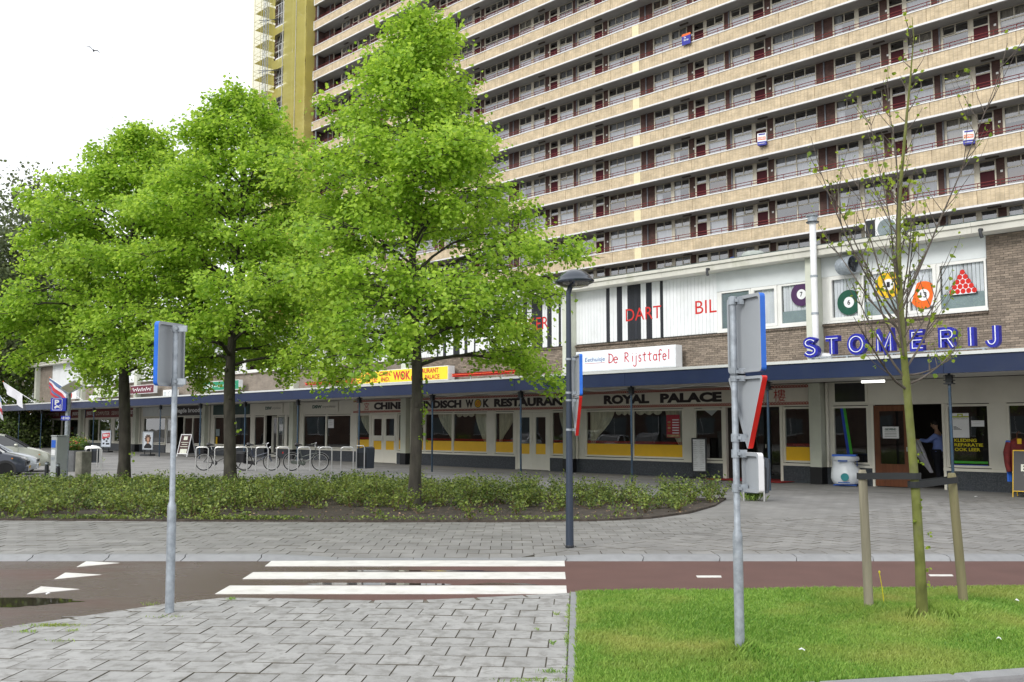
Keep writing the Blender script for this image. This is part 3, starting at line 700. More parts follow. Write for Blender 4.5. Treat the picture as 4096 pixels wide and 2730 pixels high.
# part meshes shared by all floors (origin at floor level, y = 0 on the gallery wall face)
WZ0, WZT, WZ1 = .82, 2.03, 2.62
def win_mesh(wd, npane, ntop, mull=.07):
    b = MB()
    b.box(0, wd, -.03, .05, WZ0 - .06, WZ0); b.box(-.0, wd, -.06, .04, WZ0 - .10, WZ0 - .062)
    b.box(0, wd, -.03, .05, WZ1, WZ1 + .05); b.box(0, wd, -.03, .05, WZT - .035, WZT + .035)
    b.box(0, .05, -.032, .05, WZ0, WZ1); b.box(wd - .05, wd, -.032, .05, WZ0, WZ1)
    for k in range(1, npane): x = wd * k / npane; b.box(x - mull / 2, x + mull / 2, -.034, .05, WZ0, WZ1)
    for k in range(1, ntop): x = wd * k / ntop; b.box(x - .025, x + .025, -.028, .05, WZT + .035, WZ1)
    return b.mesh("window", M_tframe)
def pane_mesh(wd): 
    b = MB(); b.add([(.05, .0, WZ0), (wd - .05, .0, WZ0), (wd - .05, .0, WZ1), (.05, .0, WZ1)], [(0, 1, 2, 3)]); return b.mesh("pane", M_tglass)
def sash_mesh(w_, tilt):
    b = MB(); M = T(0, 0, 0) @ Matrix.Rotation(-tilt, 4, 'X')
    for q in ((0, w_, 0, .035), (0, w_, .42, .455)): b.box(q[0], q[1], -.02, .02, q[2], q[3], M)
    b.box(0, .035, -.02, .02, .035, .42, M); b.box(w_ - .035, w_, -.02, .02, .035, .42, M); return b.mesh("casement", M_tframe)
SASH = sash_mesh(.68, .3)
def curtain_mesh(wd, z0, z1, m, amp=.03, per=.14, x0=.06):
    b = MB(); n = int(wd / per * 4); vs = []
    for i in range(n + 1):
        x = x0 + wd * i / n; y = .16 + amp * math.sin(2 * math.pi * i / 4 + .6 * math.sin(i * .7)); vs += [(x, y, z0), (x, y, z1)]
    b.add(vs, [(2 * i, 2 * i + 2, 2 * i + 3, 2 * i + 1) for i in range(n)]); return b.mesh("curtain", m)
KIND = [("win4", .53, 3.10, 2, 4), ("wina", 4.92, 1.47, 1, 2), ("winb", 6.57, 1.38, 1, 2), ("winc", 9.58, 1.50, 1, 2), ("wind", 11.65, 1.52, 1, 2)]
WM = {k: win_mesh(wd, a, t_) for k, o_, wd, a, t_ in KIND}; PNM = {k: pane_mesh(wd) for k, o_, wd, a, t_ in KIND}
CM = {}
for k, o_, wd, a, t_ in KIND:
    CM[k] = []
    for ci, m in enumerate(M_curt): CM[k].append(curtain_mesh(wd - .12, WZ0, WZ1, m))
    CM[k].append(curtain_mesh(wd - .12, WZ0, WZT - .02, M_curt[0])); CM[k].append(curtain_mesh(wd - .12, WZ0, WZT - .5, M_curt[1])); CM[k].append(curtain_mesh(wd * .3, WZ0, WZ1, M_curt[0])); CM[k].append(curtain_mesh(wd - .12, WZT - .25, WZ1, M_curt[2]))
b = MB(); b.box(0, .80, -.01, .05, .03, 2.03); b.box(.66, .72, -.035, -.01, 1.0, 1.06); DOOR = b.mesh("door", M_tdoor)
b = MB(); b.box(-.07, 0, -.03, .06, .0, 2.65); b.box(.80, .87, -.03, .06, .0, 2.65); b.box(0, .80, -.03, .06, 2.04, 2.11); b.box(0, .80, -.03, .06, 2.60, 2.65); DFR = b.mesh("door_frame", M_tframe)
b = MB(); b.add([(0, .02, 2.11), (.8, .02, 2.11), (.8, .02, 2.6), (0, .02, 2.6)], [(0, 1, 2, 3)]); DTOP = b.mesh("transom_pane", M_tglass)
def pier(x0, x1): b = MB(); b.box(x0, x1, -.02, .3, 0, 2.66); return b.mesh("brick_pier", M_brown)
PIERS = [(pier(0, .45), 0.), (pier(0, 1.22), 3.64), (pier(0, .47), 7.96), (pier(0, .34), 11.10)]
b = MB(); b.tube([(0, -.07, 0), (0, -.07, 2.66)], .055, 8); DRAIN = b.mesh("drainpipe", M_drain)
b = MB(); b.box(-.35, .35, -.07, .07, -.075, 0); LAMP = b.mesh("ceiling_lamp", M_lampbox)
b = MB(); b.box(0, .13, -.03, -.02, 0, .12); PLATE = b.mesh("number_plate", M_plate)
rt = random.Random(5)
nwin = 0
for li, z in enumerate(LEV):
    fl = z + .14
    # continuous slab with white nosing and cap of the parapet
    b = MB(); b.box(SL + .1, SR, .12, GD + .4, z + .0, z + .14); b.build("gallery_floor", M_slab, tower)
    b = MB(); b.box(SL, SR, -.03, .12, z - .02, z + .095); 
    b.box(SL, SL + .12, -.029, GD + .3, z + .095, z + 1.0); b.build("slab_edge", M_cap, tower)
    b = MB(); x = SL
    while x < SR - .5:
        b.box(x + .006, min(x + 2.38, SR) - .006, -.035, .14, z + .10 + PH, z + .10 + PH + .07); x += 2.38
    b.build("parapet_cap", M_cap, tower)
    # railing
    b = MB(); zt = z + .10 + PH + .07
    if seen(-60, -17, zt, zt + .4) or seen(SL, -40, zt, zt):
        for h in (.14, .32): b.tube([(SL, .05, zt + h), (SR, .05, zt + h)], .026, 5)
        x = SL + .3
        while x < SR: b.tube([(x, .05, zt), (x, .05, zt + .32)], .02, 5); x += 1.19
        b.build("railing", M_rail, tower)
    for (a, c, kind) in joints:
        if kind: 
            if seen(a, c, z, z + 1): obj("cover_panel", PALE, tower, T(a, 0, z + .10))
            continue
        if seen(a, c, z, z + 1) and npan < 300: obj("parapet_panel", pmesh(c - a), tower, T(a, 0, z + .10)); npan += 1
        else: pan_rest.box(a + .02, c - .02, .0, .10, z + .10, z + .10 + PH)
    # gallery wall
    for s0 in BAYS:
        if s0 > SR - 3: continue
        if not seen(s0, s0 + 14.3, fl, fl + 2.7, GD): continue
        for me, o_ in PIERS:
            if s0 + o_ > SL + 1 and seen(s0 + o_, s0 + o_ + 1, fl, fl + 2.6, GD): obj("brick_pier", me, tower, T(s0 + o_, GD, fl))
        for o_ in (11.52, 4.2): 
            if seen(s0 + o_, s0 + o_, fl, fl + 2.6, GD): obj("drainpipe", DRAIN, tower, T(s0 + o_, GD + (0 if o_ > 5 else .02), fl))
        for o_ in (.1, 8.2):
            if seen(s0 + o_, s0 + o_, fl, fl + 2.6, GD): 
                obj("number_plate", PLATE, tower, T(s0 + o_ + .12, GD - .002, fl + 1.85))
                obj("ceiling_lamp", LAMP, tower, T(s0 + o_ - .1, .62, z + 2.798))
        for o_ in (8.57, 13.42):
            if s0 + o_ > SL + 2.4 and seen(s0 + o_, s0 + o_ + .9, fl, fl + 2.6, GD):
                d = obj("door", DOOR, tower, T(s0 + o_, GD, fl)); obj("door_frame", DFR, d); obj("transom_pane", DTOP, d)
        for k, o_, wd, a, t_ in KIND:
            if s0 + o_ < SL + 2.4 or not seen(s0 + o_, s0 + o_ + wd, fl, fl + 2.6, GD) or nwin >= 300: continue
            wn = obj("window", WM[k], tower, T(s0 + o_, GD, fl)); nwin += 1
            obj("pane", PNM[k], wn)
            q = rt.random()
            if q < .86: obj("curtain", CM[k][rt.choice([0, 0, 0, 1, 1, 4, 4, 4, 5, 6, 6, 2, 3, 7])], wn)
            if rt.random() < .16 and k != "win4": obj("casement", SASH, wn, T(.05 if rt.random() < .5 else wd / 2, -.06, WZT + .06))
tag(pan_rest.build("parapet_panels", M_yb, tower), kind="stuff")
# rooms: floors are already there; dark back walls and party walls
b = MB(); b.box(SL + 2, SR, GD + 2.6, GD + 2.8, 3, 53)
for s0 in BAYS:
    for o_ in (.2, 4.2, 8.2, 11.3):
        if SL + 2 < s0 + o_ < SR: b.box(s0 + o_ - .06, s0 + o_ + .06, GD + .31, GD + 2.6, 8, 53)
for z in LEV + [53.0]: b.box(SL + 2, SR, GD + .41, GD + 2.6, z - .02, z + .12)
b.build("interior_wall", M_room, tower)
b = MB()
for z in LEV:                                  # parapets below the window sills, behind the railings
    for s0 in BAYS:
        for k, o_, wd, a, t_ in KIND:
            if SL + 2 < s0 + o_ < SR: b.box(s0 + o_, s0 + o_ + wd, .0 + GD, GD + .1, z + .14, z + .14 + WZ0 - .11)
        for (c0, c1) in ((.45, .53), (3.63, 3.64), (4.86, 4.92), (6.39, 6.57), (7.95, 7.96), (8.43, 8.5), (9.44, 9.58), (11.08, 11.10), (11.44, 11.65), (13.17, 13.35), (14.29, 14.30)):
            if SL + 2 < s0 + c0 < SR: b.box(s0 + c0 - .001, s0 + c1 + .001, GD - .01, GD + .1, z + .14, z + 2.8)
b.build("wall_infill", M_tframe, tower)
b = MB(); b.box(SL + .4, SR, GD + .2, 11.5, 0, 8.2); b.box(-96.4, SL + .3, .2, 11.5, 0, 53); b.box(SL + .3, SR, GD + 2.8, 11.5, 8, 53); b.box(SL + .3, SL + 1.9, GD, GD + 2.7, 8.2, 53)
b.build("rear_block", M_brown, tower)
b = MB(); b.box(-96.6, SR, -.1, 11.7, 53.0, 53.5); b.build("roof", M_slab, tower)
b = MB()
for z in LEV: b.box(SL + .42, SL + .55, .16, .29, z + .14, z + 2.78)
b.build("corner_post", M_galv, tower)
# ---- scaffolding wrapped in yellow netting round the left end
def netmat(name, a):
    m = bpy.data.materials.new(name); m.use_nodes = True; n = m.node_tree; L = n.links; n.nodes.clear()
    o = n.nodes.new("ShaderNodeOutputMaterial"); tr = n.nodes.new("ShaderNodeBsdfTransparent"); d = n.nodes.new("ShaderNodeBsdfDiffuse"); tl = n.nodes.new("ShaderNodeBsdfTranslucent")
    tcn = n.nodes.new("ShaderNodeTexCoord"); t = n.nodes.new("ShaderNodeTexNoise"); t.inputs["Scale"].default_value = .35; t.inputs["Detail"].default_value = 4
    mp = n.nodes.new("ShaderNodeMapping"); mp.inputs["Scale"].default_value = (1, 1, .35); L.new(tcn.outputs["Object"], mp.inputs[0]); L.new(mp.outputs[0], t.inputs[0])
    r = n.nodes.new("ShaderNodeValToRGB"); r.color_ramp.elements[0].position = .3; r.color_ramp.elements[0].color = (.82, .72, .18, 1); r.color_ramp.elements[1].position = .7; r.color_ramp.elements[1].color = (.90, .82, .28, 1); L.new(t.outputs["Fac"], r.inputs[0])
    L.new(r.outputs[0], d.inputs[0]); L.new(r.outputs[0], tl.inputs[0])
    m1 = n.nodes.new("ShaderNodeMixShader"); m1.inputs[0].default_value = .4; L.new(d.outputs[0], m1.inputs[1]); L.new(tl.outputs[0], m1.inputs[2])
    m2 = n.nodes.new("ShaderNodeMixShader"); m2.inputs[0].default_value = a; L.new(tr.outputs[0], m2.inputs[1]); L.new(m1.outputs[0], m2.inputs[2]); L.new(m2.outputs[0], o.inputs[0]); return m
M_net = netmat("yellow_netting", .58); M_net2 = netmat("yellow_netting_thin", .30)
M_tubes = mat("scaffold_tube", (.50, .50, .46), .5, metal=.4)
M_plank = mat("scaffold_plank", (.34, .31, .22), .8, var=.2)
sc = empty("scaffold", TOWER, "scaffold wrapped in yellow netting up the left end of the apartment block", "scaffold")
b = MB()
# front net with a gentle belly between its ties, and openings left of x
holes = []
for (ya, yb) in ((-40, 95), (140, 226), (280, 340), (395, 470)):
    s0, z1 = pix(TOWER, 1103, ya, -.9); s1, z0 = pix(TOWER, 1136, yb, -.9); holes.append((s0, s1, z0, z1))
hs0, hs1 = holes[0][0], holes[0][1]
xs = [-95.9, hs0, hs1] + list(np.linspace(hs1 + .7, -87.95, 12)); zs = sorted(set([2.0 + 1.0 * k for k in range(0, 56)] + [h for q in holes for h in q[2:]]))
def ny(x, z): return -.9 - .05 * math.sin(x * 2.1) * math.sin(z * 1.2) - .03 * math.sin(z * 3.1 + x)
vs = [(x, ny(x, z), z) for z in zs for x in xs]; nx = len(xs); fs = []
for j in range(len(zs) - 1):
    for i in range(nx - 1):
        zc = (zs[j] + zs[j + 1]) / 2
        if i == 1 and any(q[2] - .01 < zc < q[3] + .01 for q in holes): continue
        fs.append((j * nx + i, j * nx + i + 1, (j + 1) * nx + i + 1, (j + 1) * nx + i))
b.add(vs, fs); b.add([(x_, y_, z_) for z_ in zs for x_, y_ in ((-87.945, -.9), (-87.90, .1), (-87.89, 1.15))], [(j * 3 + i, j * 3 + i + 1, (j + 1) * 3 + i + 1, (j + 1) * 3 + i) for j in range(len(zs) - 1) for i in range(2)]); b.build("front_net", M_net, sc, smooth=True)
b = MB()
ys = [-.9 + 1.15 * k for k in range(11)]; zz = [2.0 + 2 * k for k in range(28)]
b.add([(-99.5 - .04 * math.sin(y * 2 + z), y, z) for z in zz for y in ys], [(j * 11 + i, j * 11 + i + 1, (j + 1) * 11 + i + 1, (j + 1) * 11 + i) for j in range(27) for i in range(10)])
b.add([(x, -.9, z) for z in zz for x in (-99.5, -97.7, -95.9)], [(j * 3 + i, j * 3 + i + 1, (j + 1) * 3 + i + 1, (j + 1) * 3 + i) for j in range(27) for i in range(2)])
b.build("end_net", M_net2, sc, smooth=True)
b = MB()
for k in range(27):
    z = 1.9 + 2.0 * k
    if z > 54: break
    b.box(-99.4, -96.5, -.7, 3.4, z, z + .05); b.box(-95.9, -88, -.72, -.02, z, z + .05)
b.build("platform", M_plank, sc)
b = MB()
for x in (-99.4, -97.9, -96.5): 
    for y in (-.78, 2.2, 5.1, 8, 10.3): b.tube([(x, y, 0), (x, y, 55)], .028, 5)
for x in (-95.2, -93.0, -90.8, -88.3): b.tube([(x, -.82, 0), (x, -.82, 55)], .028, 5)
for k in range(27):
    z = 1.9 + 2 * k
    for h in (.5, 1.0):
        b.tube([(-99.4, -.78, z + h), (-88, -.78, z + h)], .022, 4); b.tube([(-99.4, -.78, z + h), (-99.4, 10.3, z + h)], .022, 4)
    b.tube([(-90.8 if k % 2 else -88.3, -.83, z), (-88.3 if k % 2 else -90.8, -.83, z + 2)], .02, 4)
    b.tube([(-93.9, -.83, z + .2), (-93.2, -.83, z + 1.9)], .02, 4)
b.build("tubes", M_tubes, sc)
b = MB(); b.tube([(-92.6, -.98, 0), (-92.6, -.98, 55)], .035, 5); b.tube([(-89.9, -.98, 0), (-89.9, -.98, 55)], .03, 5); b.build("ties", M_tubes, sc)
# openings: pale rails inside
b = MB()
for (a, c, z0, z1) in holes:
    for q in (.35, .6): zq = z0 + (z1 - z0) * q; b.tube([(a - .3, -.7, zq), (c + .3, -.7, zq)], .035, 5)
    for q in (.2, .5, .8): x = a + (c - a) * q; b.tube([(x, -.7, z0 - .2), (x, -.7, z0 + (z1 - z0) * .6)], .03, 5)
    b.box(a - .2, c + .2, -.75, -.5, z0 + .12, z0 + .3)
b.build("guard_rail", M_whitepl, sc)
b = MB(); b.box(hs0 - .4, hs1 + .4, -.3, .15, 2, 53); b.build("opening_back", M_black, sc)
# hoist mast
hm = empty("hoist_mast", TOWER, "slim grey lattice hoist mast standing in front of the scaffold end", "hoist mast")
hx, hy = pix(TOWER, 1062, 200, -1.6)[0], -1.6
b = MB()
for dx in (-.22, .22):
    for dy in (-.2, .2): b.tube([(hx + dx, hy + dy, 0), (hx + dx, hy + dy, 55)], .035, 5)
b.build("rail", M_galv, hm); b = MB(); z = 0; k = 0
while z < 54.5:
    b.tube([(hx - .22, hy - .2, z), (hx + .22, hy - .2, z + .55)] if k % 2 else [(hx + .22, hy - .2, z), (hx - .22, hy - .2, z + .55)], .022, 4); b.tube([(hx - .22, hy - .2, z), (hx + .22, hy - .2, z)], .022, 4); z += .55; k += 1
b.build("lattice", M_galv, hm); b = MB()
for ypx in (80, 280, 480):
    z = pix(TOWER, 1062, ypx, hy)[1]; b.tube([(hx - 1.6, hy, z + .35), (hx + 2.0, hy + .6, z - .45)], .04, 5); b.tube([(hx - 1.4, hy, z + .05), (hx + 1.6, hy + .8, z - .1)], .03, 5)
b.build("bracket", M_dark, hm)
# ---- for-sale boxes strapped to the gallery railings
M_kblue = mat("board_blue", (.03, .035, .30), .5, var=.05); M_korange = mat("board_orange", (.80, .14, .02), .5, var=.05)
def sale_box(xp, yp, label, words, flat=False):
    s, z = pix(TOWER, xp, yp, -.2); M = TOWER @ T(s, -.2, z)
    t = empty("sale_board", M, label, "sale board", "estate agent boards on the gallery railings")
    hw, hh = .36, .40
    if flat:
        b = MB(); b.box(-hw, hw, -.02, .02, -hh, hh * .62); b.build("panel", M_kblue, t); b = MB(); b.box(-hw, hw, -.021, .021, hh * .62, hh); b.build("panel_top", M_korange, t)
        text("Te\nKoop", -.2, .2, -.16, .2, -.022, M_whitepl, t, bold=.02); return
    tri = [(-hw, .12), (0.0, -.35), (hw, .12)]
    def wrap(z0, z1, m, nm, o=0):
        b = MB(); p = [(-hw * .72 - o, .14 + o), (-hw * .5, -.24 - o), (hw + o, -.06 - o), (hw * .9 + o, .14 + o)]
        b.slab(p, z0, z1); b.build(nm, m, t)
    wrap(-hh, -hh * .42, M_kblue, "panel_bottom"); wrap(-hh * .42 + .001, hh * .62, M_whitepl, "panel"); wrap(hh * .621, hh, M_whitepl, "panel_top")
    p0, p1 = Vector((-hw * .5, -.24, 0)), Vector((hw, -.06, 0)); a = math.atan2(p1.y - p0.y, p1.x - p0.x); L_ = (p1 - p0).length
    FM = T(p0.x, p0.y, 0) @ RZ(a)
    b = MB(); b.box(.04, L_ - .04, -.006, -.001, -.06, .14); b.build("label", M_korange, t, FM)
    b = MB(); b.box(.08, L_ - .06, -.006, -.001, .27, .36); b.build("band", M_kblue, t, FM)
    text(words, .07, L_ - .07, -.02, .10, -.007, M_whitepl, t, M=FM, bold=.03)
    b = MB(); b.box(.08, L_ - .08, -.006, -.001, -.30, -.27); b.build("print_line", M_whitepl, t, FM)
sale_box(2745, 157, "dark blue Te Koop board with orange top on an upper gallery", "", True)
sale_box(3047, 560, "white, orange and blue sale box two galleries above the vent pipe", "KOPEN?")
sale_box(3872, 552, "white, orange and blue sale box on the gallery right of the young tree", "KOPEN?")
# ================================================================= SHOP BUILDING
shop = empty("shop_building", SHOP, "long two storey shop building with grey brick upper wall and navy blue canopy", "shop building")
M_col = mat("column_paint", (.54, .56, .475), .7, var=.06, scale=2, grime=.25, gcol=(.33, .34, .28), gscale=2.2)
M_sframe = mat("shop_frame", (.72, .70, .61), .5, var=.05, scale=2)
M_wframe = mat("white_frame", (.72, .72, .69), .5, var=.05, scale=2, grime=.2, gcol=(.5, .5, .46))
M_head = mat("header_board", (.70, .68, .60), .6, var=.05, scale=1.3, grime=.15, gcol=(.4, .39, .33))
M_plinth = mat("granite_plinth", (.045, .052, .062), .35, var=.35, scale=30, grime=.35, gcol=(.22, .23, .24), gscale=26)
M_plaster = mat("pale_plaster", (.62, .655, .66), .75, var=.06, scale=1.6, grime=.25, gcol=(.47, .49, .48), gscale=1.8)
M_plank = mat("white_cladding", (.73, .75, .76), .55, var=.05, scale=1.5, rnd=.03, grime=.3, gcol=(.52, .53, .50), gscale=1.6, world=True)
M_plankb = mat("black_cladding", (.016, .018, .024), .5, var=.2, scale=1.5, rnd=.2)
M_cornice = mat("weathered_concrete", (.58, .57, .51), .8, var=.14, scale=1.5, bump=.3, bscale=25, grime=.75, gcol=(.28, .29, .21), gscale=1.5, stretch=(1, 1, .5))
M_flash = mat("roof_flashing", (.05, .075, .07), .6, var=.2)
M_wbrick = mat("grey_brick", (.235, .19, .15), .88, var=.15, scale=14, bump=.4, bscale=70, rnd=.26, isl=2, grime=.25, gcol=(.13, .115, .10), gscale=.9, world=True)
M_mortar = mat("mortar", (.24, .225, .20), .95, var=.15)
M_wbrickt = brickmat("grey_brick_far", (.21, .17, .135), (.27, .22, .175), (.23, .215, .19), .22, .0625, .009, var=.2)
M_trim = mat("canopy_trim", (.62, .64, .63), .5, var=.06, scale=2, grime=.3, gcol=(.42, .43, .4), gscale=2)
M_soffit = mat("soffit_board", (.68, .67, .63), .75, var=.06)
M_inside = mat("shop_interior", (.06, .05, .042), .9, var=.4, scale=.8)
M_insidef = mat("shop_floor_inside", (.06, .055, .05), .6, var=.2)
M_film = mat("yellow_film", (.85, .50, .015), .5, var=.03, spec=.5)
M_redpat = mat("red_pattern", (.42, .035, .02), .6)
M_redpat2 = mat("maroon_pattern", (.33, .05, .035), .65)
M_letter = mat("dark_brown_letters", (.018, .01, .012), .5)
M_redch = mat("red_characters", (.40, .03, .025), .55)
M_drape = mat("drape", (.85, .78, .60), .9, var=.25, scale=9, stretch=(1, 1, .15))
M_wood = mat("door_wood", (.13, .045, .02), .45, var=.25, scale=3, stretch=(6, 6, .5))
M_teal = mat("teal_paint", (.03, .22, .32), .5)
COLS = [(-14.98, -14.60), (-25.13, -24.72), (-35.3, -34.9), (-45.11, -44.72), (-55.42, -55.0), (-65.98, -65.5), (-76.6, -76.1), (-87.5, -87.0)]
for a, c in COLS:
    b = MB(); b.bbox(a, c, -.32, .3, .5 if True else 0, 2.97, .012); b.box(a + .004, c - .004, -.315, .3, 3.4, 6.715); o = b.build("column", M_col, shop)
    b = MB(); b.box(a - .002, c + .002, -.322, .3, 0, .5); b.build("column_base", M_black, o)
    b = MB(); b.tube([(c + .07, -.06, .5), (c + .07, -.06, 2.96)], .045, 8); b.build("downpipe", M_sframe, shop)
LEDGE = 4.70
# cornice and roof
b = MB(); x = -88.2
cor = MB()
while x < 3: cor.box(x + .003, min(x + 3.4, 3) - .003, -.55, 12, 6.72, 6.90); cor.box(x + .003, min(x + 3.4, 3) - .003, -.60, 12, 6.902, 7.0); x += 3.4
cor.build("cornice", M_cornice, shop)
b = MB(); b.box(-88.2, 3, -.585, -.50, 7.001, 7.03); b.build("roof_flashing", M_flash, shop)
b = MB(); b.box(-88.1, 3, -.48, 12, 7.002, 7.02); b.build("roof", mat("roof_felt", (.13, .13, .12), .9), shop)
b = MB(); b.box(-88, 3, 11.6, 12, 0, 6.7); b.box(-88, -87.6, .12, 11.6, 0, 6.7); b.build("rear_wall", M_wbrickt, shop)
# ---- upper storey
def complement(a, c, spans):
    o_, x = [], a
    for s0, s1 in sorted(spans):
        if s0 > x + .001: o_.append((x, s0))
        x = max(x, s1)
    if x < c - .001: o_.append((x, c))
    return o_
# real bricks for the nearest walls; 300 nearest as single parts
BRICK = MB(); BRICK.box(-.1045, .1045, -.0, .06, -.026, .026); BRICKM = BRICK.mesh("brick", M_wbrick)
brest = MB(); bc_ = [0]; blist = []
def brickwall(a, c, z0, z1):
    r = 0; z = z0
    while z < z1 - .03:
        hgt = min(.0525, z1 - z); x = a - (.1075 if r % 2 else 0)
        while x < c - .02:
            xa, xb = max(x, a), min(x + .209, c)
            if xb - xa > .03: blist.append((xa, xb, z, z + hgt, random.uniform(-.005, .004)))
            x += .2185
        z += .0625; r += 1
    b = MB(); b.box(a, c, .018, .2, z0, z1); b.build("mortar_bed", M_mortar, shop)
brickwall(-14.60, 1.5, 3.3, LEDGE - .05); brickwall(-9.86, 1.5, LEDGE - .048, 6.71)
brickwall(-24.72, -14.98, 3.3, LEDGE - .05); brickwall(-34.9, -25.13, 3.3, LEDGE - .05)
blist.sort(key=lambda q: -q[0]); nb = 0
for (xa, xb, za, zb, d) in blist:
    vis = inview(SHOP @ Vector(((xa + xb) / 2, 0, (za + zb) / 2)), 20, 20)
    if vis and nb < 298 and xb - xa > .2 and zb - za > .05 and za > 3.4: obj("brick", BRICKM, shop, T((xa + xb) / 2, d, (za + zb) / 2)); nb += 1
    elif xa < 0: brest.box(xa, xb, d, .06, za, zb)
tag(brest.build("bricks", M_wbrick, shop), kind="stuff")
for a, c in ((-45 + .28, -35.3), (-55, -45.11), (-65.5, -55.42), (-76.1, -65.98), (-87, -76.6)):
    b = MB(); b.box(a, c, .0, .2, 3.3, LEDGE - .05); b.build("brick_wall", M_wbrickt, shop)
b = MB(); b.box(-87, -84.0, .0, .2, LEDGE - .048, 6.71); b.build("brick_wall", M_wbrickt, shop)
M_sillb = mat("sill_brick", (.14, .11, .085), .9, var=.2, scale=6, rnd=.25, isl=True)
for a, c in ((-14.6, -9.86), (-24.72, -14.98), (-34.9, -25.13), (-44.72, -35.3), (-55, -45.11), (-65.5, -55.42), (-76.1, -65.98), (-84, -76.6)):
    b = MB(); x = a
    while x < c - .01:
        e = min(x + .105, c); b.add([(x, -.07, LEDGE - .05), (e - .008, -.07, LEDGE - .05), (e - .008, .16, LEDGE - .05), (x, .16, LEDGE - .05), (x, -.07, LEDGE), (e - .008, -.07, LEDGE), (e - .008, .16, LEDGE + .03), (x, .16, LEDGE + .03)], [(0, 3, 2, 1), (4, 5, 6, 7), (0, 1, 5, 4), (1, 2, 6, 5), (2, 3, 7, 6), (3, 0, 4, 7)]); x += .105
    b.build("sill_course", M_sillb, shop)
def cladding(a, c, stripes, z0=4.75, z1=6.715):
    cuts = []
    for s0, s1 in complement(a, c, stripes): 
        n = max(1, round((s1 - s0) / .15)); cuts += [(s0 + (s1 - s0) * k / n, s0 + (s1 - s0) * (k + 1) / n, 0) for k in range(n)]
    for s0, s1 in stripes:
        n = max(1, round((s1 - s0) / .15)); cuts += [(s0 + (s1 - s0) * k / n, s0 + (s1 - s0) * (k + 1) / n, 1) for k in range(n)]
    for s0, s1, k in cuts:
        b = MB(); b.box(s0 + .004, s1 - .004, .02, .08, z0, z1); b.build("plank", M_plankb if k else M_plank, shop)
    b = MB(); b.box(a, c, .081, .15, z0 - .02, z1); b.build("cladding_back", M_plaster, shop)
X = lambda x, y=1240, yl=0.: pix(SHOP, x, y, yl)[0]
cladding(-24.72, -18.38, [(-23.22, -23.05), (-22.71, -22.46), (-22.21, -21.60), (-21.36, -21.10), (-20.74, -20.61)])
cladding(-34.9, -25.13, [(X(a), X(c)) for a, c in ((2056, 2063), (2090, 2107), (2125, 2168), (2187, 2205), (2233, 2242), (1747, 1753), (1772, 1784), (1812, 1838), (1857, 1869), (1895, 1901))])
cladding(-76.1, -65.98, [(X(a), X(c)) for a, c in ((376, 381), (392, 397), (404, 417), (424, 430), (437, 441))])
cladding(-65.5, -58.5, [(X(a), X(c)) for a, c in ((741, 746), (757, 766), (778, 796))])
cladding(-84.0, -76.6, [])
def red(body, x0, x1, y0, y1, bold=.0): # pixel box on the cladding
    s0, z1 = pix(SHOP, x0, y0, .02); s1, _ = pix(SHOP, x1, y0, .02); z0 = pix(SHOP, x0, y1, .02)[1]
    text(body, s0, s1, z0, z1, .02, M_red, shop, bold=bold, depth=.004)
M_redl = mat("red_letter_paint", (.50, .03, .02), .6)
M_red_keep = M_red
red("DART", 2503, 2645, 1238, 1287); red("BIL", 2781, 2866, 1206, 1258); red("SNOOKER", 1985, 2194, 1290, 1338); red("SNOOKER", 1806, 1880, 1310, 1352) if False else None
red("DART", 400, 428, 1470, 1492); red("DART", 1120, 1180, 1235, 1262)
# upper windows
M_blind = mat("vertical_blind", (.70, .72, .75), .8, var=.1, scale=2)
M_gfilm = mat("grey_film", (.24, .30, .31), .5, var=.08, scale=2)
M_filmb = mat("blue_grey_film", (.16, .20, .22), .4, var=.12, scale=2)
M_uglass = glassmat("upper_glass", (.93, .95, .96), boost=1.5, base=.03)
def upwin(s0, s1, z0=4.80, z1=6.10, case=False, blind=True, film=0, plants=False):
    fw = .09 if case else .055
    b = MB(); y0 = -.05 if case else -.02
    for q in ((s0, s0 + fw, z0, z1), (s1 - fw, s1, z0, z1), (s0 + fw, s1 - fw, z0, z0 + fw), (s0 + fw, s1 - fw, z1 - fw, z1)): b.box(q[0], q[1], y0, .06, q[2], q[3])
    w_ = b.build("window", M_wframe, shop)
    b = MB(); b.add([(s0 + fw, .015, z0 + fw), (s1 - fw, .015, z0 + fw), (s1 - fw, .015, z1 - fw), (s0 + fw, .015, z1 - fw)], [(0, 1, 2, 3)]); b.build("pane", M_uglass, w_)
    if film: b = MB(); b.box(s0 + fw, s1 - fw, .02, .024, z0 + fw, z0 + film); b.build("window_film", M_gfilm if film < 1 else M_filmb, w_)
    if blind:
        b = MB(); x = s0 + fw + .03
        while x < s1 - fw - .06:
            a = random.uniform(.1, .6); dx, dy = .043 * math.cos(a), .043 * math.sin(a)
            b.add([(x, .05, z0 + .06), (x + 2 * dx, .05 + 2 * dy, z0 + .06), (x + 2 * dx, .05 + 2 * dy, z1), (x, .05, z1)], [(0, 1, 2, 3)]); x += .1 + random.uniform(-.006, .006)
        b.build("blind", M_blind, w_)
    return w_
b = MB(); b.box(-14.6, -9.86, -.03, .08, 6.13, 6.715); b.build("fascia_band", M_plaster, shop)
b = MB(); b.box(-18.36, -14.98, -.03, .08, 6.08, 6.715); b.build("fascia_band", M_plaster, shop)
b = MB()
for x0, x1 in ((-14.6, -14.36), (-13.38, -13.345), (-12.095, -12.03), (-11.19, -11.15)): b.box(x0, x1, -.005, .06, 4.74, 6.13)
b.box(-14.6, -9.86, -.04, .08, 4.725, 4.80); b.box(-14.6, -9.86, -.02, .08, 6.10, 6.129); b.box(-18.36, -14.98, -.04, .08, 4.725, 4.80)
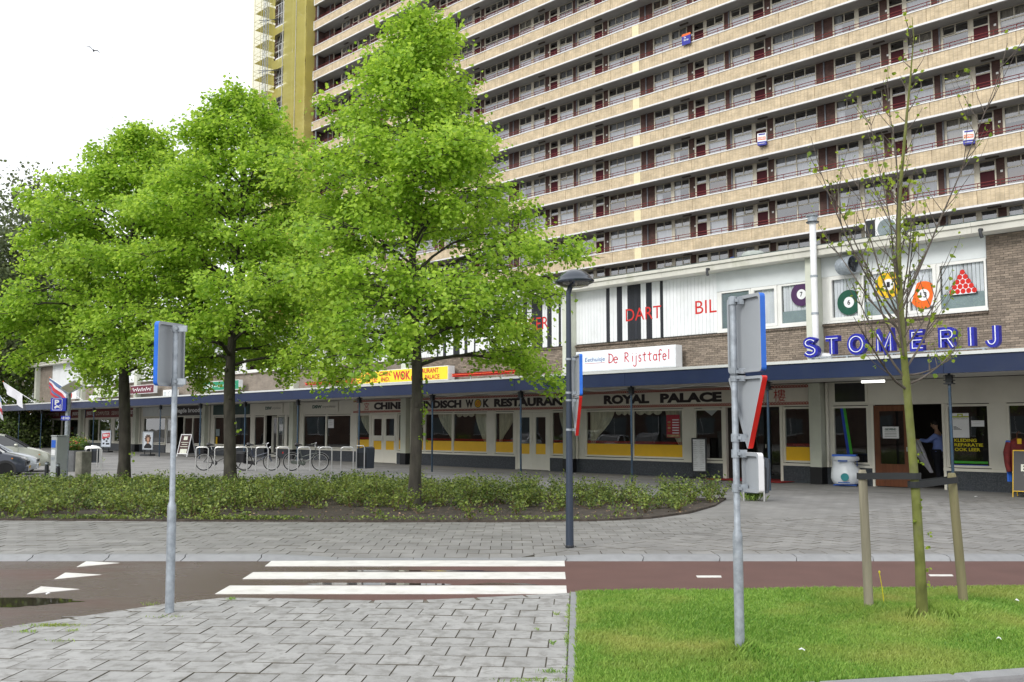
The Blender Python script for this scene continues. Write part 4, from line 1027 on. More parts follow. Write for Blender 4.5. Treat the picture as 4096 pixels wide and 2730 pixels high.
for x0, x1 in ((-18.36, -18.24), (-17.09, -17.03), (-16.12, -16.03)): b.box(x0, x1, -.005, .06, 4.80, 6.08)
b.build("window_surround", M_wframe, shop)
wA = [upwin(-14.36, -13.38, case=True), upwin(-13.345, -12.095, film=.46), upwin(-12.03, -11.19, case=True), upwin(-11.15, -9.88, film=.46)]
wB = [upwin(-18.24, -17.09, z1=6.07, film=1.2, blind=False), upwin(-17.03, -16.12, z1=6.07, case=True), upwin(-16.03, -15.0, z1=6.07, film=.42)]
# upper rooms
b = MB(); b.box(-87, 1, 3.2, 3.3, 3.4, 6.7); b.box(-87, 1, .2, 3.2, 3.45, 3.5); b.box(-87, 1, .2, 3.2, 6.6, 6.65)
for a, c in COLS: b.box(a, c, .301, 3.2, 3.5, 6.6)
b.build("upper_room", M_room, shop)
for (a, c, px_) in ((-44.72, -35.3, ((1225, 1300), (1305, 1350), (1400, 1450), (1456, 1540), (1550, 1604))), (-55.0, -45.11, ((840, 900), (905, 965), (985, 1065), (1072, 1118), (1122, 1185)))):
    b = MB(); b.box(a, c, -.03, .08, 6.13, 6.715); b.build("fascia_band", M_plaster, shop)
    sp_ = []
    for x0, x1 in px_: 
        s0, s1 = X(x0, 1400), X(x1, 1400); upwin(s0, s1, blind=(x0 in (1456, 1225, 840)), case=True); sp_.append((s0, s1))
    b = MB(); b.box(a, c, -.04, .08, 4.725, 4.80)
    for s0, s1 in complement(a, c, sp_): b.box(s0, s1, -.005, .06, 4.80, 6.13)
    b.build("window_surround", M_wframe, shop)
b = MB(); b.box(-58.5, -55.42, -.03, .08, 4.73, 6.715); b.build("fascia_band", M_plaster, shop)
# ball discs and the rack on the glass
def ring_num(c, r, m, num, nm, stripe=None):
    t = empty(nm, SHOP @ T(c[0], .0, c[1]), None)
    b = MB(); b.disc((0, 0), r, -.004, .004); b.build("disc", m, t)
    b = MB(); b.disc((0, 0), r * .43, -.010, -.0045); b.build("number_spot", M_whitepl, t)
    text(num, -r * (.12 * len(num)), r * (.12 * len(num)), -r * .2, r * .2, -.0105, M_black, t, bold=.02); return t
cp = lambda x, y, yl=-.03: pix(SHOP, 3000 + x / 2.147, 800 + y / 2.147, yl)
M_purple = mat("ball_purple", (.06, .02, .08), .5); M_green = mat("ball_green", (.008, .075, .045), .5); M_yel = mat("ball_yellow", (.75, .47, .01), .5); M_or = mat("ball_orange", (.75, .13, .01), .5); M_ballblue = mat("ball_blue", (.02, .08, .45), .5)
tag(ring_num(cp(438, 811), .36, M_purple, "7", "ball_sign"), "dark purple number seven ball disc on the window left of the flue pipe", "ball sign", "billiard ball discs on the upper windows")
tag(ring_num(cp(846, 880), .37, M_green, "6", "ball_sign"), "dark green number six ball disc on the window right of the flue pipe", "ball sign", "billiard ball discs on the upper windows")
tag(ring_num(cp(1185, 728), .38, M_yel, "1", "ball_sign"), "yellow number one ball disc high on the window behind the young tree", "ball sign", "billiard ball discs on the upper windows")
t = ring_num(cp(1487, 816), .38, M_whitepl, "13", "ball_sign"); tag(t, "white and orange striped thirteen ball disc on the window left of the red ball rack", "ball sign", "billiard ball discs on the upper windows")
b = MB(); b.prism([(.38 * math.cos(a), .38 * math.sin(a)) for a in [math.radians(q) for q in list(range(28, 119, 10)) + list(range(208, 299, 10))]], -.0075, -.0042); b.build("stripe", M_or, t)
t = ring_num(cp(-155, 577), .33, M_ballblue, "2", "ball_sign"); tag(t, "blue ball disc on the window mostly hidden behind the tall sign", "ball sign", "billiard ball discs on the upper windows")
rk_ = empty("ball_rack_sign", SHOP @ T(*[cp(1828, 720)[0], -.03, cp(1828, 720)[1]]), "red snooker ball triangle sign with dark outline on the rightmost upper window", "rack sign")
hw = .50; b = MB()
rk_.scale = (.80, 1, .84)
tri = [(-hw, -.36), (hw, -.36), (0, .50)]; 
def rounded(tri_, r):
    o_ = []
    for i in range(3):
        p, c, q = Vector(tri_[i - 1]), Vector(tri_[i]), Vector(tri_[(i + 1) % 3]); a, d = c + (p - c).normalized() * r, c + (q - c).normalized() * r
        for k in range(5): t_ = k / 4; o_.append(tuple(a * (1 - t_) ** 2 + c * 2 * t_ * (1 - t_) + d * t_ * t_))
    return o_
b.prism(rounded(tri, .1), -.003, .003); b.build("outline", M_black, rk_)
b = MB(); b.prism(rounded([(-hw + .055, -.335), (hw - .055, -.335), (0, .445)], .08), -.006, -.0032); b.build("backing", M_blind, rk_)
for r_ in range(5):
    for k in range(5 - r_): b = MB(); b.disc(((k - (4 - r_) / 2) * .183, -.24 + r_ * .152), .083, -.009, -.0062, 18); b.build("ball", M_red, rk_)
# ---- canopy
can = shop
PSX = [pix(SHOP, x, 1600, -3.71)[0] for x in (3800, 3071, 2525, 2083, 1730, 1438, 1193, 982, 804, 644, 505, 378, 268, 169, 80)]
FY = -4.0
edges = [3.0] + [p for p in [PSX[0] + 4.9] + PSX] + [PSX[-1] - 4.9, PSX[-1] - 9.8]
for a, c in zip(edges[1:], edges):
    b = MB(); b.box(a + .004, c - .004, FY, FY + .05, 2.90, 3.305); b.build("fascia_panel", M_navy, shop)
b = MB(); b.box(-98, 3, FY - .035, FY + .12, 3.306, 3.38); b.build("canopy_trim", M_trim, shop)
b = MB(); b.box(-98, 3, FY + .121, -.001, 3.30, 3.36); b.build("canopy_roof", M_trim, shop)
b = MB(); y = FY + .06
while y < -.33: b.box(-98, 3, y, min(y + .235, -.325), 2.985, 3.02); y += .24
b.build("soffit", M_soffit, shop)
b = MB(); b.box(-98, 3, FY + .051, FY + .12, 2.90, 3.0); b.box(-98, 3, -3.78, -3.66, 2.915, 2.98); b.build("canopy_beam", M_dark, shop)
for i, p in enumerate(PSX):
    b = MB(); b.tube([(p, -3.71, 0), (p, -3.71, 2.915)], .033, 10); o = b.build("canopy_post", M_postblue, shop)
    b = MB()
    for z in (2.66, 2.74, 2.84): b.box(p - .10, p + .10, -3.80, -3.62, z, z + .022)
    b.box(p - .065, p + .065, -3.77, -3.65, 2.68, 2.88); b.build("post_head", M_dark, o)
# cable looping under the canopy
b = MB()
for (p0, p1) in ((PSX[3], PSX[2]), (PSX[2], PSX[1]), (PSX[4], PSX[3])):
    n = 16; b.tube([(p0 + (p1 - p0) * k / n, -3.6 + .05 * math.sin(k), 2.90 - .09 * abs(math.sin(math.pi * 2 * k / n)) - .01) for k in range(n + 1)], .012, 5, False)
b.build("cable", M_whitepl, shop)
# ---- shop fronts
TOPW = 2.30
def frame_w(s0, s1, z0=.60, z1=TOPW - .02, fw=.06, m=None, y0=.03, glass=None):
    b = MB()
    for q in ((s0, s0 + fw, z0, z1), (s1 - fw, s1, z0, z1), (s0 + fw, s1 - fw, z0, z0 + fw), (s0 + fw, s1 - fw, z1 - fw, z1)): b.box(q[0], q[1], y0, y0 + .07, q[2], q[3])
    w_ = b.build("shop_window", m or M_sframe, shop)
    b = MB(); b.add([(s0 + fw, y0 + .03, z0 + fw), (s1 - fw, y0 + .03, z0 + fw), (s1 - fw, y0 + .03, z1 - fw), (s0 + fw, y0 + .03, z1 - fw)], [(0, 1, 2, 3)]); b.build("pane", glass or M_glass, w_)
    return w_
def film(w_, s0, s1, z0=.66, z1=1.07, y=.055):
    b = MB(); b.box(s0 + .06, s1 - .06, y - .003, y, z0, z1); b.build("window_film", M_film, w_)
    b = MB(); x = s0 + .08
    while x < s1 - .13: b.torus((x + .04, y - .002, z1 + .06), .036, .008, n=8, m=3); x += .085
    b.build("border_print", M_redpat, w_)
def drape(w_, sa, sb_, side, z1=2.24, tie=1.22):
    """curtain gathered to one side by a tie-back"""
    b = MB(); n = 44; rows = 10; vs = []
    for j in range(rows + 1):
        t_ = j / rows; z = z1 - (z1 - .70) * t_
        if z > tie: f = 1 - .80 * ((z1 - z) / (z1 - tie)) ** 1.5
        else: f = .20 + .06 * (tie - z)
        for i in range(n + 1):
            u = i / n; wd = (sb_ - sa) * f
            x = (sa + u * wd) if side == 'L' else (sb_ - u * wd)
            vs.append((x, .22 + .035 * math.sin(u * 42) * (f + .25), z - (.10 * u * (1 - f) * 4 * (1 - t_) * 0)))
    b.add(vs, [(j * (n + 1) + i, j * (n + 1) + i + 1, (j + 1) * (n + 1) + i + 1, (j + 1) * (n + 1) + i) for j in range(rows) for i in range(n)])
    b.build("curtain", M_drape, w_, smooth=True)
def valance(w_, s0, s1):
    b = MB(); n = 30; vs = []
    for i in range(n + 1): x = s0 + .06 + (s1 - s0 - .12) * i / n; vs += [(x, .18, 2.25), (x, .18, 2.16 - .07 * abs(math.sin(i / n * math.pi * 3)))]
    b.add(vs, [(2 * i, 2 * i + 1, 2 * i + 3, 2 * i + 2) for i in range(n)]); b.build("valance", M_drape, w_)
openings, doors = [], []
def W(s0, s1, **k): openings.append((s0, s1)); return frame_w(s0, s1, **k)
# restaurant, right bay
w_ = W(-24.30, -22.07); film(w_, -24.30, -22.07); drape(w_, -24.22, -23.0, 'L'); valance(w_, -23.0, -22.07)
w_ = W(-22.05, -19.83); film(w_, -22.05, -19.83); drape(w_, -20.7, -19.9, 'R', tie=.9); valance(w_, -22.05, -20.8)
w_ = W(-19.39, -18.25)
w_ = W(-16.05, -15.03); film(w_, -16.05, -15.03)
# restaurant, middle bay
w_ = W(-34.85, -34.0); film(w_, -34.85, -34.0); drape(w_, -34.8, -34.1, 'L')
w_ = W(-33.96, -32.02); film(w_, -33.96, -32.02); drape(w_, -33.2, -32.1, 'R')
w_ = W(-32.0, -29.77); film(w_, -32.0, -29.77); drape(w_, -30.7, -29.85, 'R', tie=.85); valance(w_, -32.0, -30.7)
w_ = W(-29.33, -28.16); film(w_, -29.33, -28.16); drape(w_, -29.25, -28.25, 'L')
w_ = W(-26.06, -25.17); film(w_, -26.06, -25.17); drape(w_, -25.8, -25.22, 'R', tie=1.0)
# restaurant, left piece
w_ = W(-39.30, -38.19); film(w_, -39.3, -38.19); drape(w_, -39.22, -38.3, 'R', tie=1.3)
w_ = W(-35.94, -35.34); film(w_, -35.94, -35.34); drape(w_, -35.9, -35.4, 'L')
# insurer
W(-44.25, -42.06); W(-42.03, -39.80); W(-54.45, -52.25); W(-52.2, -49.90); W(-49.52, -48.36); w_ = W(-46.95, -46.10); W(-45.95, -45.15)
# sandwich bar, computer shop
W(-64.95, -61.42); W(-58.62, -57.4); W(-57.38, -55.45)
W(-75.45, -73.22); W(-73.18, -70.8); W(-70.2, -69.1); W(-66.7, -66.02)
W(-85.95, -83.73); W(-83.45, -81.4); W(-79.5, -77.5)
# dry cleaner
w_ = W(-14.42, -13.30); 
W(-11.10, -9.97); W(-9.55, -7.3); W(-7.25, -5)
def D(s0, s1): openings.append((s0, s1)); doors.append((s0, s1))
for q in ((-28.06, -26.12), (-38.12, -35.98), (-18.13, -16.13), (-13.15, -12.06), (-12.05, -11.19), (-48.25, -46.97), (-61.3, -60.15), (-59.75, -58.68), (-69.0, -67.5), (-81.3, -79.6)): D(*q)
segs = [(-87.0, -76.6), (-76.1, -65.98), (-65.5, -55.42), (-55.0, -45.11), (-44.72, -35.3), (-34.9, -25.13), (-24.72, -14.98), (-14.6, 1.0)]
for a, c in segs:
    ins = [(max(a, s0), min(c, s1)) for s0, s1 in openings if s1 > a and s0 < c]
    b = MB()
    for s0, s1 in complement(a, c, ins): b.box(s0 + .0005, s1 - .0005, .02, .12, .58, TOPW)
    b.box(a, c, .015, .12, TOPW + .001, 2.984); b.build("front_panel", M_head, shop)
    dn = [(max(a, s0), min(c, s1)) for s0, s1 in doors if s1 > a and s0 < c]
    for s0, s1 in complement(a, c, dn):
        b = MB(); x = s0
        while x < s1 - .01: e = min(x + 1.35, s1); b.box(x + .002, e - .002, -.01, .1, 0, .50); x = e
        b.build("plinth", M_plinth, shop)
        b = MB(); b.box(s0, s1, -.035, .11, .505, .578); b.build("window_sill", M_sframe, shop)
# interiors
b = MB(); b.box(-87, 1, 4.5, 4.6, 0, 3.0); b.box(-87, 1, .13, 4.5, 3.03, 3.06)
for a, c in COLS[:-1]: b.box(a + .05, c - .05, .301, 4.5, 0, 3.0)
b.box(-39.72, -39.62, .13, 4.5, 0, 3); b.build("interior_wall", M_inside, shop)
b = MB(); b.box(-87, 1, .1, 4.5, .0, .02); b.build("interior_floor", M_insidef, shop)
# double doors
def dbl_door(s0, s1, mid):
    m = (s0 + s1) / 2
    d0 = MB(); d0.box(s0, s0 + .08, 0, .1, 0, TOPW); d0.box(s1 - .08, s1, 0, .1, 0, TOPW); d0.box(s0 + .08, s1 - .08, 0, .1, TOPW - .06, TOPW); fr = d0.build("door_frame", M_sframe, shop)
    for (a, c) in ((s0 + .085, m - .004), (m + .004, s1 - .085)):
        b = MB(); st = .17
        for q in ((a, a + st, .02, TOPW - .065), (c - st, c, .02, TOPW - .065), (a + st, c - st, .02, .62), (a + st, c - st, 2.05, TOPW - .065)): b.box(q[0], q[1], .02, .07, q[2], q[3])
        b.box(a + .12, c - .12, .012, .019, .22, .23); b.box(a + .12, c - .12, .012, .019, .42, .43)
        if mid: b.box(a + .02, c - .02, .0, .07, 1.03, 1.27)
        dl = b.build("door", M_sframe, shop)
        b = MB(); b.add([(a + st, .04, .62), (c - st, .04, .62), (c - st, .04, 2.05), (a + st, .04, 2.05)], [(0, 1, 2, 3)]); b.build("pane", M_glass, dl)
        b = MB(); b.box(a + st, c - st, .033, .037, .622, 1.02); b.build("window_film", M_film, dl)
        b = MB(); b.tube([(c - .06, -.03, .95), (c - .06, -.03, 1.35)], .012, 6); b.build("handle", M_steel, dl)
dbl_door(-28.06, -26.12, False); dbl_door(-38.12, -35.98, True)
def glass_door(s0, s1, m, st=.12, z0=.02, z1=TOPW - .02, kick=.25, y=.05, nm="door", ang=0.):
    M = T(s0, y, 0) @ RZ(ang); wd = s1 - s0
    b = MB()
    for q in ((0, st, z0, z1), (wd - st, wd, z0, z1), (st, wd - st, z0, z0 + kick), (st, wd - st, z1 - st, z1)): b.box(q[0], q[1], -.025, .025, q[2], q[3])
    d = b.build(nm, m, shop, M)
    b = MB(); b.add([(st, 0, z0 + kick), (wd - st, 0, z0 + kick), (wd - st, 0, z1 - st), (st, 0, z1 - st)], [(0, 1, 2, 3)]); b.build("pane", M_glass, d)
    b = MB(); b.box(wd - .09, wd - .05, -.06, -.026, 1.0, 1.12); b.build("handle", M_steel, d); return d
wd_ = glass_door(-13.12, -12.1, M_wood, st=.16, kick=.62, y=.02)
for (a, c, nm) in ((-13.2, -13.13, 0), (-12.09, -12.03, 0), (-11.19, -11.12, 0), (-18.25, -18.11, 0), (-16.15, -16.06, 0)): b = MB(); b.box(a, c, -.02, .10, 0, TOPW); b.build("door_jamb", M_sframe, shop)
glass_door(-18.1, -17.13, M_dark, st=.06, kick=.12, y=.9); glass_door(-17.1, -16.16, M_dark, st=.06, kick=.12, y=.9)
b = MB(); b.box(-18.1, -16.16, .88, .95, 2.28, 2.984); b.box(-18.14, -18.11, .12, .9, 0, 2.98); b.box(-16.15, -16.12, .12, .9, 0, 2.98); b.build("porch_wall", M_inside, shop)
b = MB(); b.box(-18.4, -15.7, -.75, .85, .0205, .032); tag(b.build("door_mat", mat("red_carpet", (.30, .02, .02), .95, var=.15), None, SHOP), "red carpet lying at the Royal Palace restaurant entrance", "carpet")
glass_door(-48.2, -47.5, M_sframe, y=.4, ang=.9); glass_door(-61.25, -60.2, M_wframe, st=.14, kick=.6); glass_door(-68.95, -67.55, M_teal, st=.12, kick=.3); glass_door(-81.25, -79.65, M_sframe)
# transom light above the dry cleaner's left window
b = MB(); b.box(-14.30, -13.36, .005, .0145, 2.40, 2.95); b.build("transom_pane", mat("dark_pane", (.03, .03, .032), .1), shop)
b = MB()
for q in ((-14.36, -14.30, 2.36, 2.97), (-13.36, -13.28, 2.36, 2.97), (-14.30, -13.36, 2.34, 2.40), (-14.30, -13.36, 2.95, 2.978)): b.box(q[0], q[1], -.01, .0149, q[2], q[3])
b.build("transom_frame", M_sframe, shop)
s0, z0 = pix(SHOP, 3443, 1529, -1.2); s1 = pix(SHOP, 3542, 1527, -1.2)[0]
tl_ = empty("tube_lamp", SHOP @ T((s0 + s1) / 2, -1.2, z0), "lit white tube lamp under the canopy above the dry cleaner", "lamp")
hw = (s1 - s0) / 2; b = MB(); b.box(-hw, hw, -.05, .05, .03, .12); b.build("housing", M_whitepl, tl_); b = MB(); b.tube([(-hw + .03, 0, 0), (hw - .03, 0, 0)], .03, 8); b.build("tube", emit("lit_tube", (1, 1, .92), 2.5), tl_)
# window dressings in the shops: vague shelves and boards
M_shelf = [mat("goods_%s" % n, c, .7, var=.5, scale=7) for n, c in (("brown", (.16, .09, .05)), ("white", (.4, .4, .4)), ("orange", (.35, .13, .03)), ("blue", (.04, .07, .25)), ("beige", (.34, .25, .14)), ("red", (.28, .03, .03)))]
def shelf(s0, s1, y, zs_, dep=.35):
    t = empty("shelf_unit", SHOP @ T(s0, y, 0), None); b = MB(); wd = s1 - s0
    for z in zs_: b.box(0, wd, 0, dep, z - .03, z)
    b.box(-.03, 0, 0, dep, 0, zs_[-1] + .3); b.box(wd, wd + .03, 0, dep, 0, zs_[-1] + .3); b.build("shelf", M_shelf[1], t)
    for z in zs_:
        x = .05
        while x < wd - .15:
            q = random.uniform(.08, .22); b = MB(); b.bbox(x, x + q, .05, .25, z, z + random.uniform(.12, .3), .01); b.build("goods", random.choice(M_shelf), t); x += q + random.uniform(.02, .1)
    return t
tag(shelf(-58.5, -55.6, 1.0, (.7, 1.15, 1.6)), "shelves of goods behind the sandwich bar window", "shelf")
tag(shelf(-84.5, -82, 1.2, (.6, 1.0, 1.4)), "shelves behind the leftmost computer shop window", "shelf")
tag(shelf(-75, -72, 1.2, (.6, 1.0, 1.4)), "shelves behind the computer shop window behind the poster stand", "shelf")
ct = empty("shop_counter", SHOP @ T(-41.2, 1.2, 0), "light wooden counter behind the insurance shop window", "counter")
b = MB(); b.prism([(0, 0), (1.5, 0), (1.5, 1.35), (.9, 1.3), (0, 1.0)], 0, .5); b.build("front", M_shelf[4], ct)
# ================================================================= SIGNS ON THE SHOPS
def ribbon(b, pts, wd, y0, y1, closed=False):
    """flat stroke of width wd following pts (x, z), standing from y0 (front) to y1 (back)"""
    P_ = [Vector(p) for p in pts]; n = len(P_); L_, R_ = [], []
    for i in range(n):
        a = P_[i - 1] if (i or closed) else None; c = P_[(i + 1) % n] if (i < n - 1 or closed) else None
        d0 = (P_[i] - a).normalized() if a is not None else None; d1 = (c - P_[i]).normalized() if c is not None else None
        d0 = d0 or d1; d1 = d1 or d0; n0, n1 = Vector((-d0.y, d0.x)), Vector((-d1.y, d1.x)); m = n0 + n1
        m = m.normalized() if m.length > .2 else n0; k = wd / 2 / max(.45, m.dot(n0))
        L_.append(P_[i] + m * k); R_.append(P_[i] - m * k)
    vs = []
    for l, r in zip(L_, R_): vs += [(l.x, y0, l.y), (r.x, y0, r.y), (r.x, y1, r.y), (l.x, y1, l.y)]
    fs = []
    for i in range(n if closed else n - 1):
        a, c = i * 4, ((i + 1) % n) * 4
        for k in range(4): fs.append((a + k, a + (k + 1) % 4, c + (k + 1) % 4, c + k))
    if not closed: fs += [(3, 2, 1, 0), ((n - 1) * 4, (n - 1) * 4 + 1, (n - 1) * 4 + 2, (n - 1) * 4 + 3)]
    b.add(vs, fs)
def arc(cx, cy, rx, ry, a0, a1, n=12): return [(cx + rx * math.cos(math.radians(a0 + (a1 - a0) * k / n)), cy + ry * math.sin(math.radians(a0 + (a1 - a0) * k / n))) for k in range(n + 1)]
# ---- STOMERIJ: deep blue channel letters with white tubes
GL = {'S': [arc(.5, .76, .36, .20, 25, 270, 14) + arc(.5, .27, .40, .24, 90, -160, 14)[1:]], 'T': [[(0.02, .94), (.98, .94)], [(.5, .94), (.5, .0)]], 'O': [arc(.5, .5, .42, .46, 90, 450, 26)],
      'M': [[(.06, 0), (.06, .97), (.5, .12), (.94, .97), (.94, 0)]], 'E': [[(.92, .94), (.1, .94), (.1, .05), (.92, .05)], [(.1, .5), (.82, .5)]], 'R': [[(.1, 0), (.1, .94), (.62, .94)] + arc(.62, .71, .27, .23, 90, -90, 10)[1:] + [(.1, .48)], [(.55, .48), (.92, 0)]],
      'I': [[(.5, 0), (.5, 1)]], 'J': [[(.8, 1), (.8, .28)] + arc(.45, .28, .35, .26, 0, -170, 12)[1:]]}
M_chan = mat("channel_blue", (.018, .022, .30), .4, var=.1, scale=4); M_tube = mat("white_neon_tube", (.80, .82, .88), .3)
st = empty("stomerij_sign", SHOP @ T(-14.7, -1.0, 3.69), "large blue letters spelling STOMERIJ with white tubes standing on the canopy", "letter sign")
BOX = [('S', 455, 610), ('T', 640, 800), ('O', 835, 1025), ('M', 1085, 1262), ('E', 1378, 1540), ('R', 1622, 1805), ('I', 1885, 1955), ('J', 2030, 2180)]
for ch, a, c in BOX:
    s0 = pix(SHOP, 3000 + a / 2.147, 1390, -1.0)[0] + 14.7; s1 = pix(SHOP, 3000 + c / 2.147, 1390, -1.0)[0] + 14.7 - .11
    if ch == 'I': s0, s1 = s0 - .02, s1 + .02
    hh = .575; w_ = s1 - s0; bb, tt = MB(), MB()
    for pl in GL[ch]:
        q = [(s0 + x * w_ * (.86 if ch != 'I' else 1) + w_ * (.07 if ch != 'I' else 0), .05 + z * (hh - .1)) for x, z in pl]
        cl = ch == 'O'; qq = q[:-1] if cl else q
        ribbon(bb, qq, .158, 0, .20, cl); ribbon(tt, qq, .017, -.03, -.001, cl)
    o = bb.build("letter", M_chan, st); tt.build("neon_tube", M_tube, o)
b = MB(); b.box(.1, 5.2, .05, .12, -.035, -.005); b.build("rail", M_galv, st)
for x in (.2, 1.3, 2.6, 3.8, 5.0):
    b = MB(); b.box(x, x + .05, .04, .2, -.31, -.036); b.build("bracket", M_galv, st)
# ---- light boxes
def lightbox(nm, label, s0, s1, z0, z1, face, side=M_whitepl, y0=-.62, y1=-.26, grp=None, bezel=.03):
    t = empty(nm, SHOP @ T(s0, y0, z0), label, "shop sign", grp); w_, h_ = s1 - s0, z1 - z0
    b = MB(); b.box(0, w_, .012, y1 - y0, 0, h_); b.build("case", side, t)
    b = MB(); b.box(bezel, w_ - bezel, 0, .011, bezel, h_ - bezel); b.build("face", face, t)
    return t, w_, h_
M_face = mat("lit_face_white", (.70, .76, .80), .4, var=.03); M_red2 = mat("sign_red", (.50, .02, .03), .5); M_sblue = mat("sign_text_blue", (.02, .08, .30), .5)
M_yface = mat("sign_yellow", (.80, .62, .03), .4, var=.03, grime=.1, gcol=(.6, .45, .05)); M_gface = mat("sign_green", (.015, .22, .11), .45); M_mface = mat("sign_maroon", (.12, .015, .03), .5); M_cface = mat("sign_cream", (.66, .68, .58), .5)
z0_, z1_ = 3.40, 4.40
t, w_, h_ = lightbox("restaurant_lightbox", "pale lightbox reading Eethuisje De Rijsttafel above the canopy by the lamp post", -24.15, -19.62, 3.66, 4.40, M_face)
def sx(x, y=1420): return pix(SHOP, 2000 + x / 2.139, y, -.62)[0] + 24.15
text("Eethuisje", sx(727), sx(897), .31, .50, -.001, M_sblue, t, shear=.1); b = MB(); b.box(sx(727), sx(897), -.004, -.001, .285, .298); b.build("underline", M_red2, t)
DR = {"D": [[(.12, .0), (.2, 1.0), (.2, .02)], [(.0, 1.0), (.35, .95)] + arc(.3, .5, .62, .46, 75, -90, 10) + [(.12, .02)]], "e": [[(.05, .3), (.85, .36)] + arc(.45, .3, .40, .32, 10, 320, 12)], "R": [[(.08, .0), (.15, 1.0)], [(.0, .95), (.4, 1.0)] + arc(.42, .76, .36, .22, 90, -90, 8) + [(.15, .52), (.95, .0)]],
      "i": [[(.5, .0), (.45, .62)], [(.45, .80), (.47, .86)]], "j": [[(.85, .62), (.8, -.25)] + arc(.4, -.25, .42, .24, 0, -160, 8)[1:], [(.85, .80), (.86, .86)]], "s": [arc(.5, .48, .36, .17, 30, 240, 8) + arc(.45, .15, .38, .18, 80, -160, 8)], "t": [[(.5, .92), (.5, .15)] + arc(.72, .15, .22, .15, 180, 300, 5)[1:], [(.05, .62), (.98, .70)]], "a": [arc(.45, .3, .38, .30, 30, 330, 12), [(.85, .64), (.85, .1), (.98, .0)]], "f": [arc(.6, .85, .3, .2, 20, 170, 6) + [(.3, .6), (.3, -.15)], [(.0, .55), (.8, .60)]], "l": [[(.5, 1.05), (.45, .02)]]}
PXX = [("D", 925, 972), ("e", 972, 1012), ("R", 1065, 1105), ("i", 1128, 1142), ("j", 1140, 1170), ("s", 1185, 1210), ("t", 1218, 1252), ("t", 1262, 1298), ("a", 1310, 1345), ("f", 1352, 1388), ("e", 1392, 1425), ("l", 1435, 1455)]
for ch, a, c in PXX:
    b = MB(); xa, xb = sx(a), sx(c)
    for pl in DR[ch]: ribbon(b, [(xa + x * (xb - xa), .26 + z * .33) for x, z in pl], .034, -.006, -.001)
    b.build("letter", M_red2, t)
b = MB(); ribbon(b, arc(sx(680), .40, .05, .2, 60, 300, 8), .012, -.005, -.001); ribbon(b, [(sx(668), .12), (sx(690), .12), (sx(684), .2), (sx(672), .2)], .03, -.005, -.001, True); b.build("emblem", M_black, t)
t, w_, h_ = lightbox("restaurant_lightbox", "yellow lightbox with red lettering CHIN. IND. WOK RESTAURANT ROYAL PALACE behind the tree", -38.5, -31.55, 3.66, 4.26, M_yface)
yx = lambda x, ox: pix(SHOP, ox + x / 3.136, 1500, -.62)[0] + 38.5
text("皇宮酒樓", yx(800, 1150), yx(1130, 1150), .06, .53, -.001, M_red2, t)
text("CHIN.", yx(1155, 1150), yx(1300, 1150), .32, .53, -.001, M_red2, t, bold=.025); text("IND.", yx(1175, 1150), yx(1285, 1150), .07, .27, -.001, M_red2, t, bold=.025)
text("WOK", yx(1325, 1150), yx(130, 1600), .10, .50, -.001, M_red2, t, bold=.03); text("RESTAURANT", yx(160, 1600), yx(485, 1600), .33, .54, -.001, M_red2, t, bold=.025); text("ROYAL PALACE", yx(140, 1600), yx(495, 1600), .06, .26, -.001, M_red2, t, bold=.025)
def neon(label, s0, s1, z):
    t = empty("neon_tray", SHOP @ T(s0, -.55, z), label, "neon tray", "red neon trays beside the yellow lightbox"); L_ = s1 - s0
    b = MB(); b.box(0, L_, .05, .06, -.07, .07); b.box(0, L_, -.06, .049, .06, .07); b.box(0, L_, -.06, .049, -.07, -.06); b.build("tray", M_red, t)
    b = MB(); b.tube([(.05, -.01, .015), (L_ - .05, -.01, .015)], .022, 6); b.build("tube", mat("neon_glass", (.85, .12, .05), .3), t)
    b = MB(); b.box(L_ - .2, L_ + .001, -.065, -.0601, -.072, .072); b.build("end_cap", M_red, t)
    for q in (.28, .72): b = MB(); b.box(L_ * q, L_ * q + .04, -.02, .02, -.46, -.071); b.build("bracket", M_galv, t)
neon("long red neon tray mounted right of the yellow lightbox", -31.4, -27.0, 3.83); neon("red neon tray left of the yellow lightbox, half hidden by leaves", -43.2, -38.7, 3.85)
def pbox(nm, label, x0, x1, yt, yb, face, y0=-.62, **k):
    s0, z1 = pix(SHOP, x0, yt, y0); s1 = pix(SHOP, x1, yt, y0)[0]; z0 = pix(SHOP, x0, yb, y0)[1]
    return lightbox(nm, label, s0, s1, z0, z1, face, y0=y0, y1=y0 + .25, **k)
t, w_, h_ = pbox("insurer_lightbox", "green lightbox with white lettering DSW zorgverzekeraar on the canopy", 807, 955, 1530, 1567, M_gface)
text("DSW", w_ * .06, w_ * .33, h_ * .28, h_ * .72, -.001, M_whitepl, t, bold=.05); text("zorgverzekeraar", w_ * .35, w_ * .92, h_ * .3, h_ * .66, -.001, M_whitepl, t)
t, w_, h_ = pbox("hairdresser_lightbox", "cream lightbox reading HAARMODE with combs drawn at both ends", 375, 492, 1555, 1592, M_cface)
text("HAARMODE", w_ * .30, w_ * .68, h_ * .46, h_ * .80, -.001, M_letter, t, bold=.01)
text("¿ i ¿", w_ * .06, w_ * .24, h_ * .2, h_ * .75, -.001, M_letter, t); text("¿ i ¿", w_ * .74, w_ * .92, h_ * .2, h_ * .75, -.001, M_letter, t)
b = MB(); b.prism([(w_ * .36, h_ * .3), (w_ * .64, h_ * .3), (w_ * .5, h_ * .34)], -.004, -.001); b.build("underline", M_gface, t)
t, w_, h_ = pbox("maroon_lightbox", "maroon lightbox with white script behind the leftmost tall tree", 522, 615, 1545, 1578, M_mface)
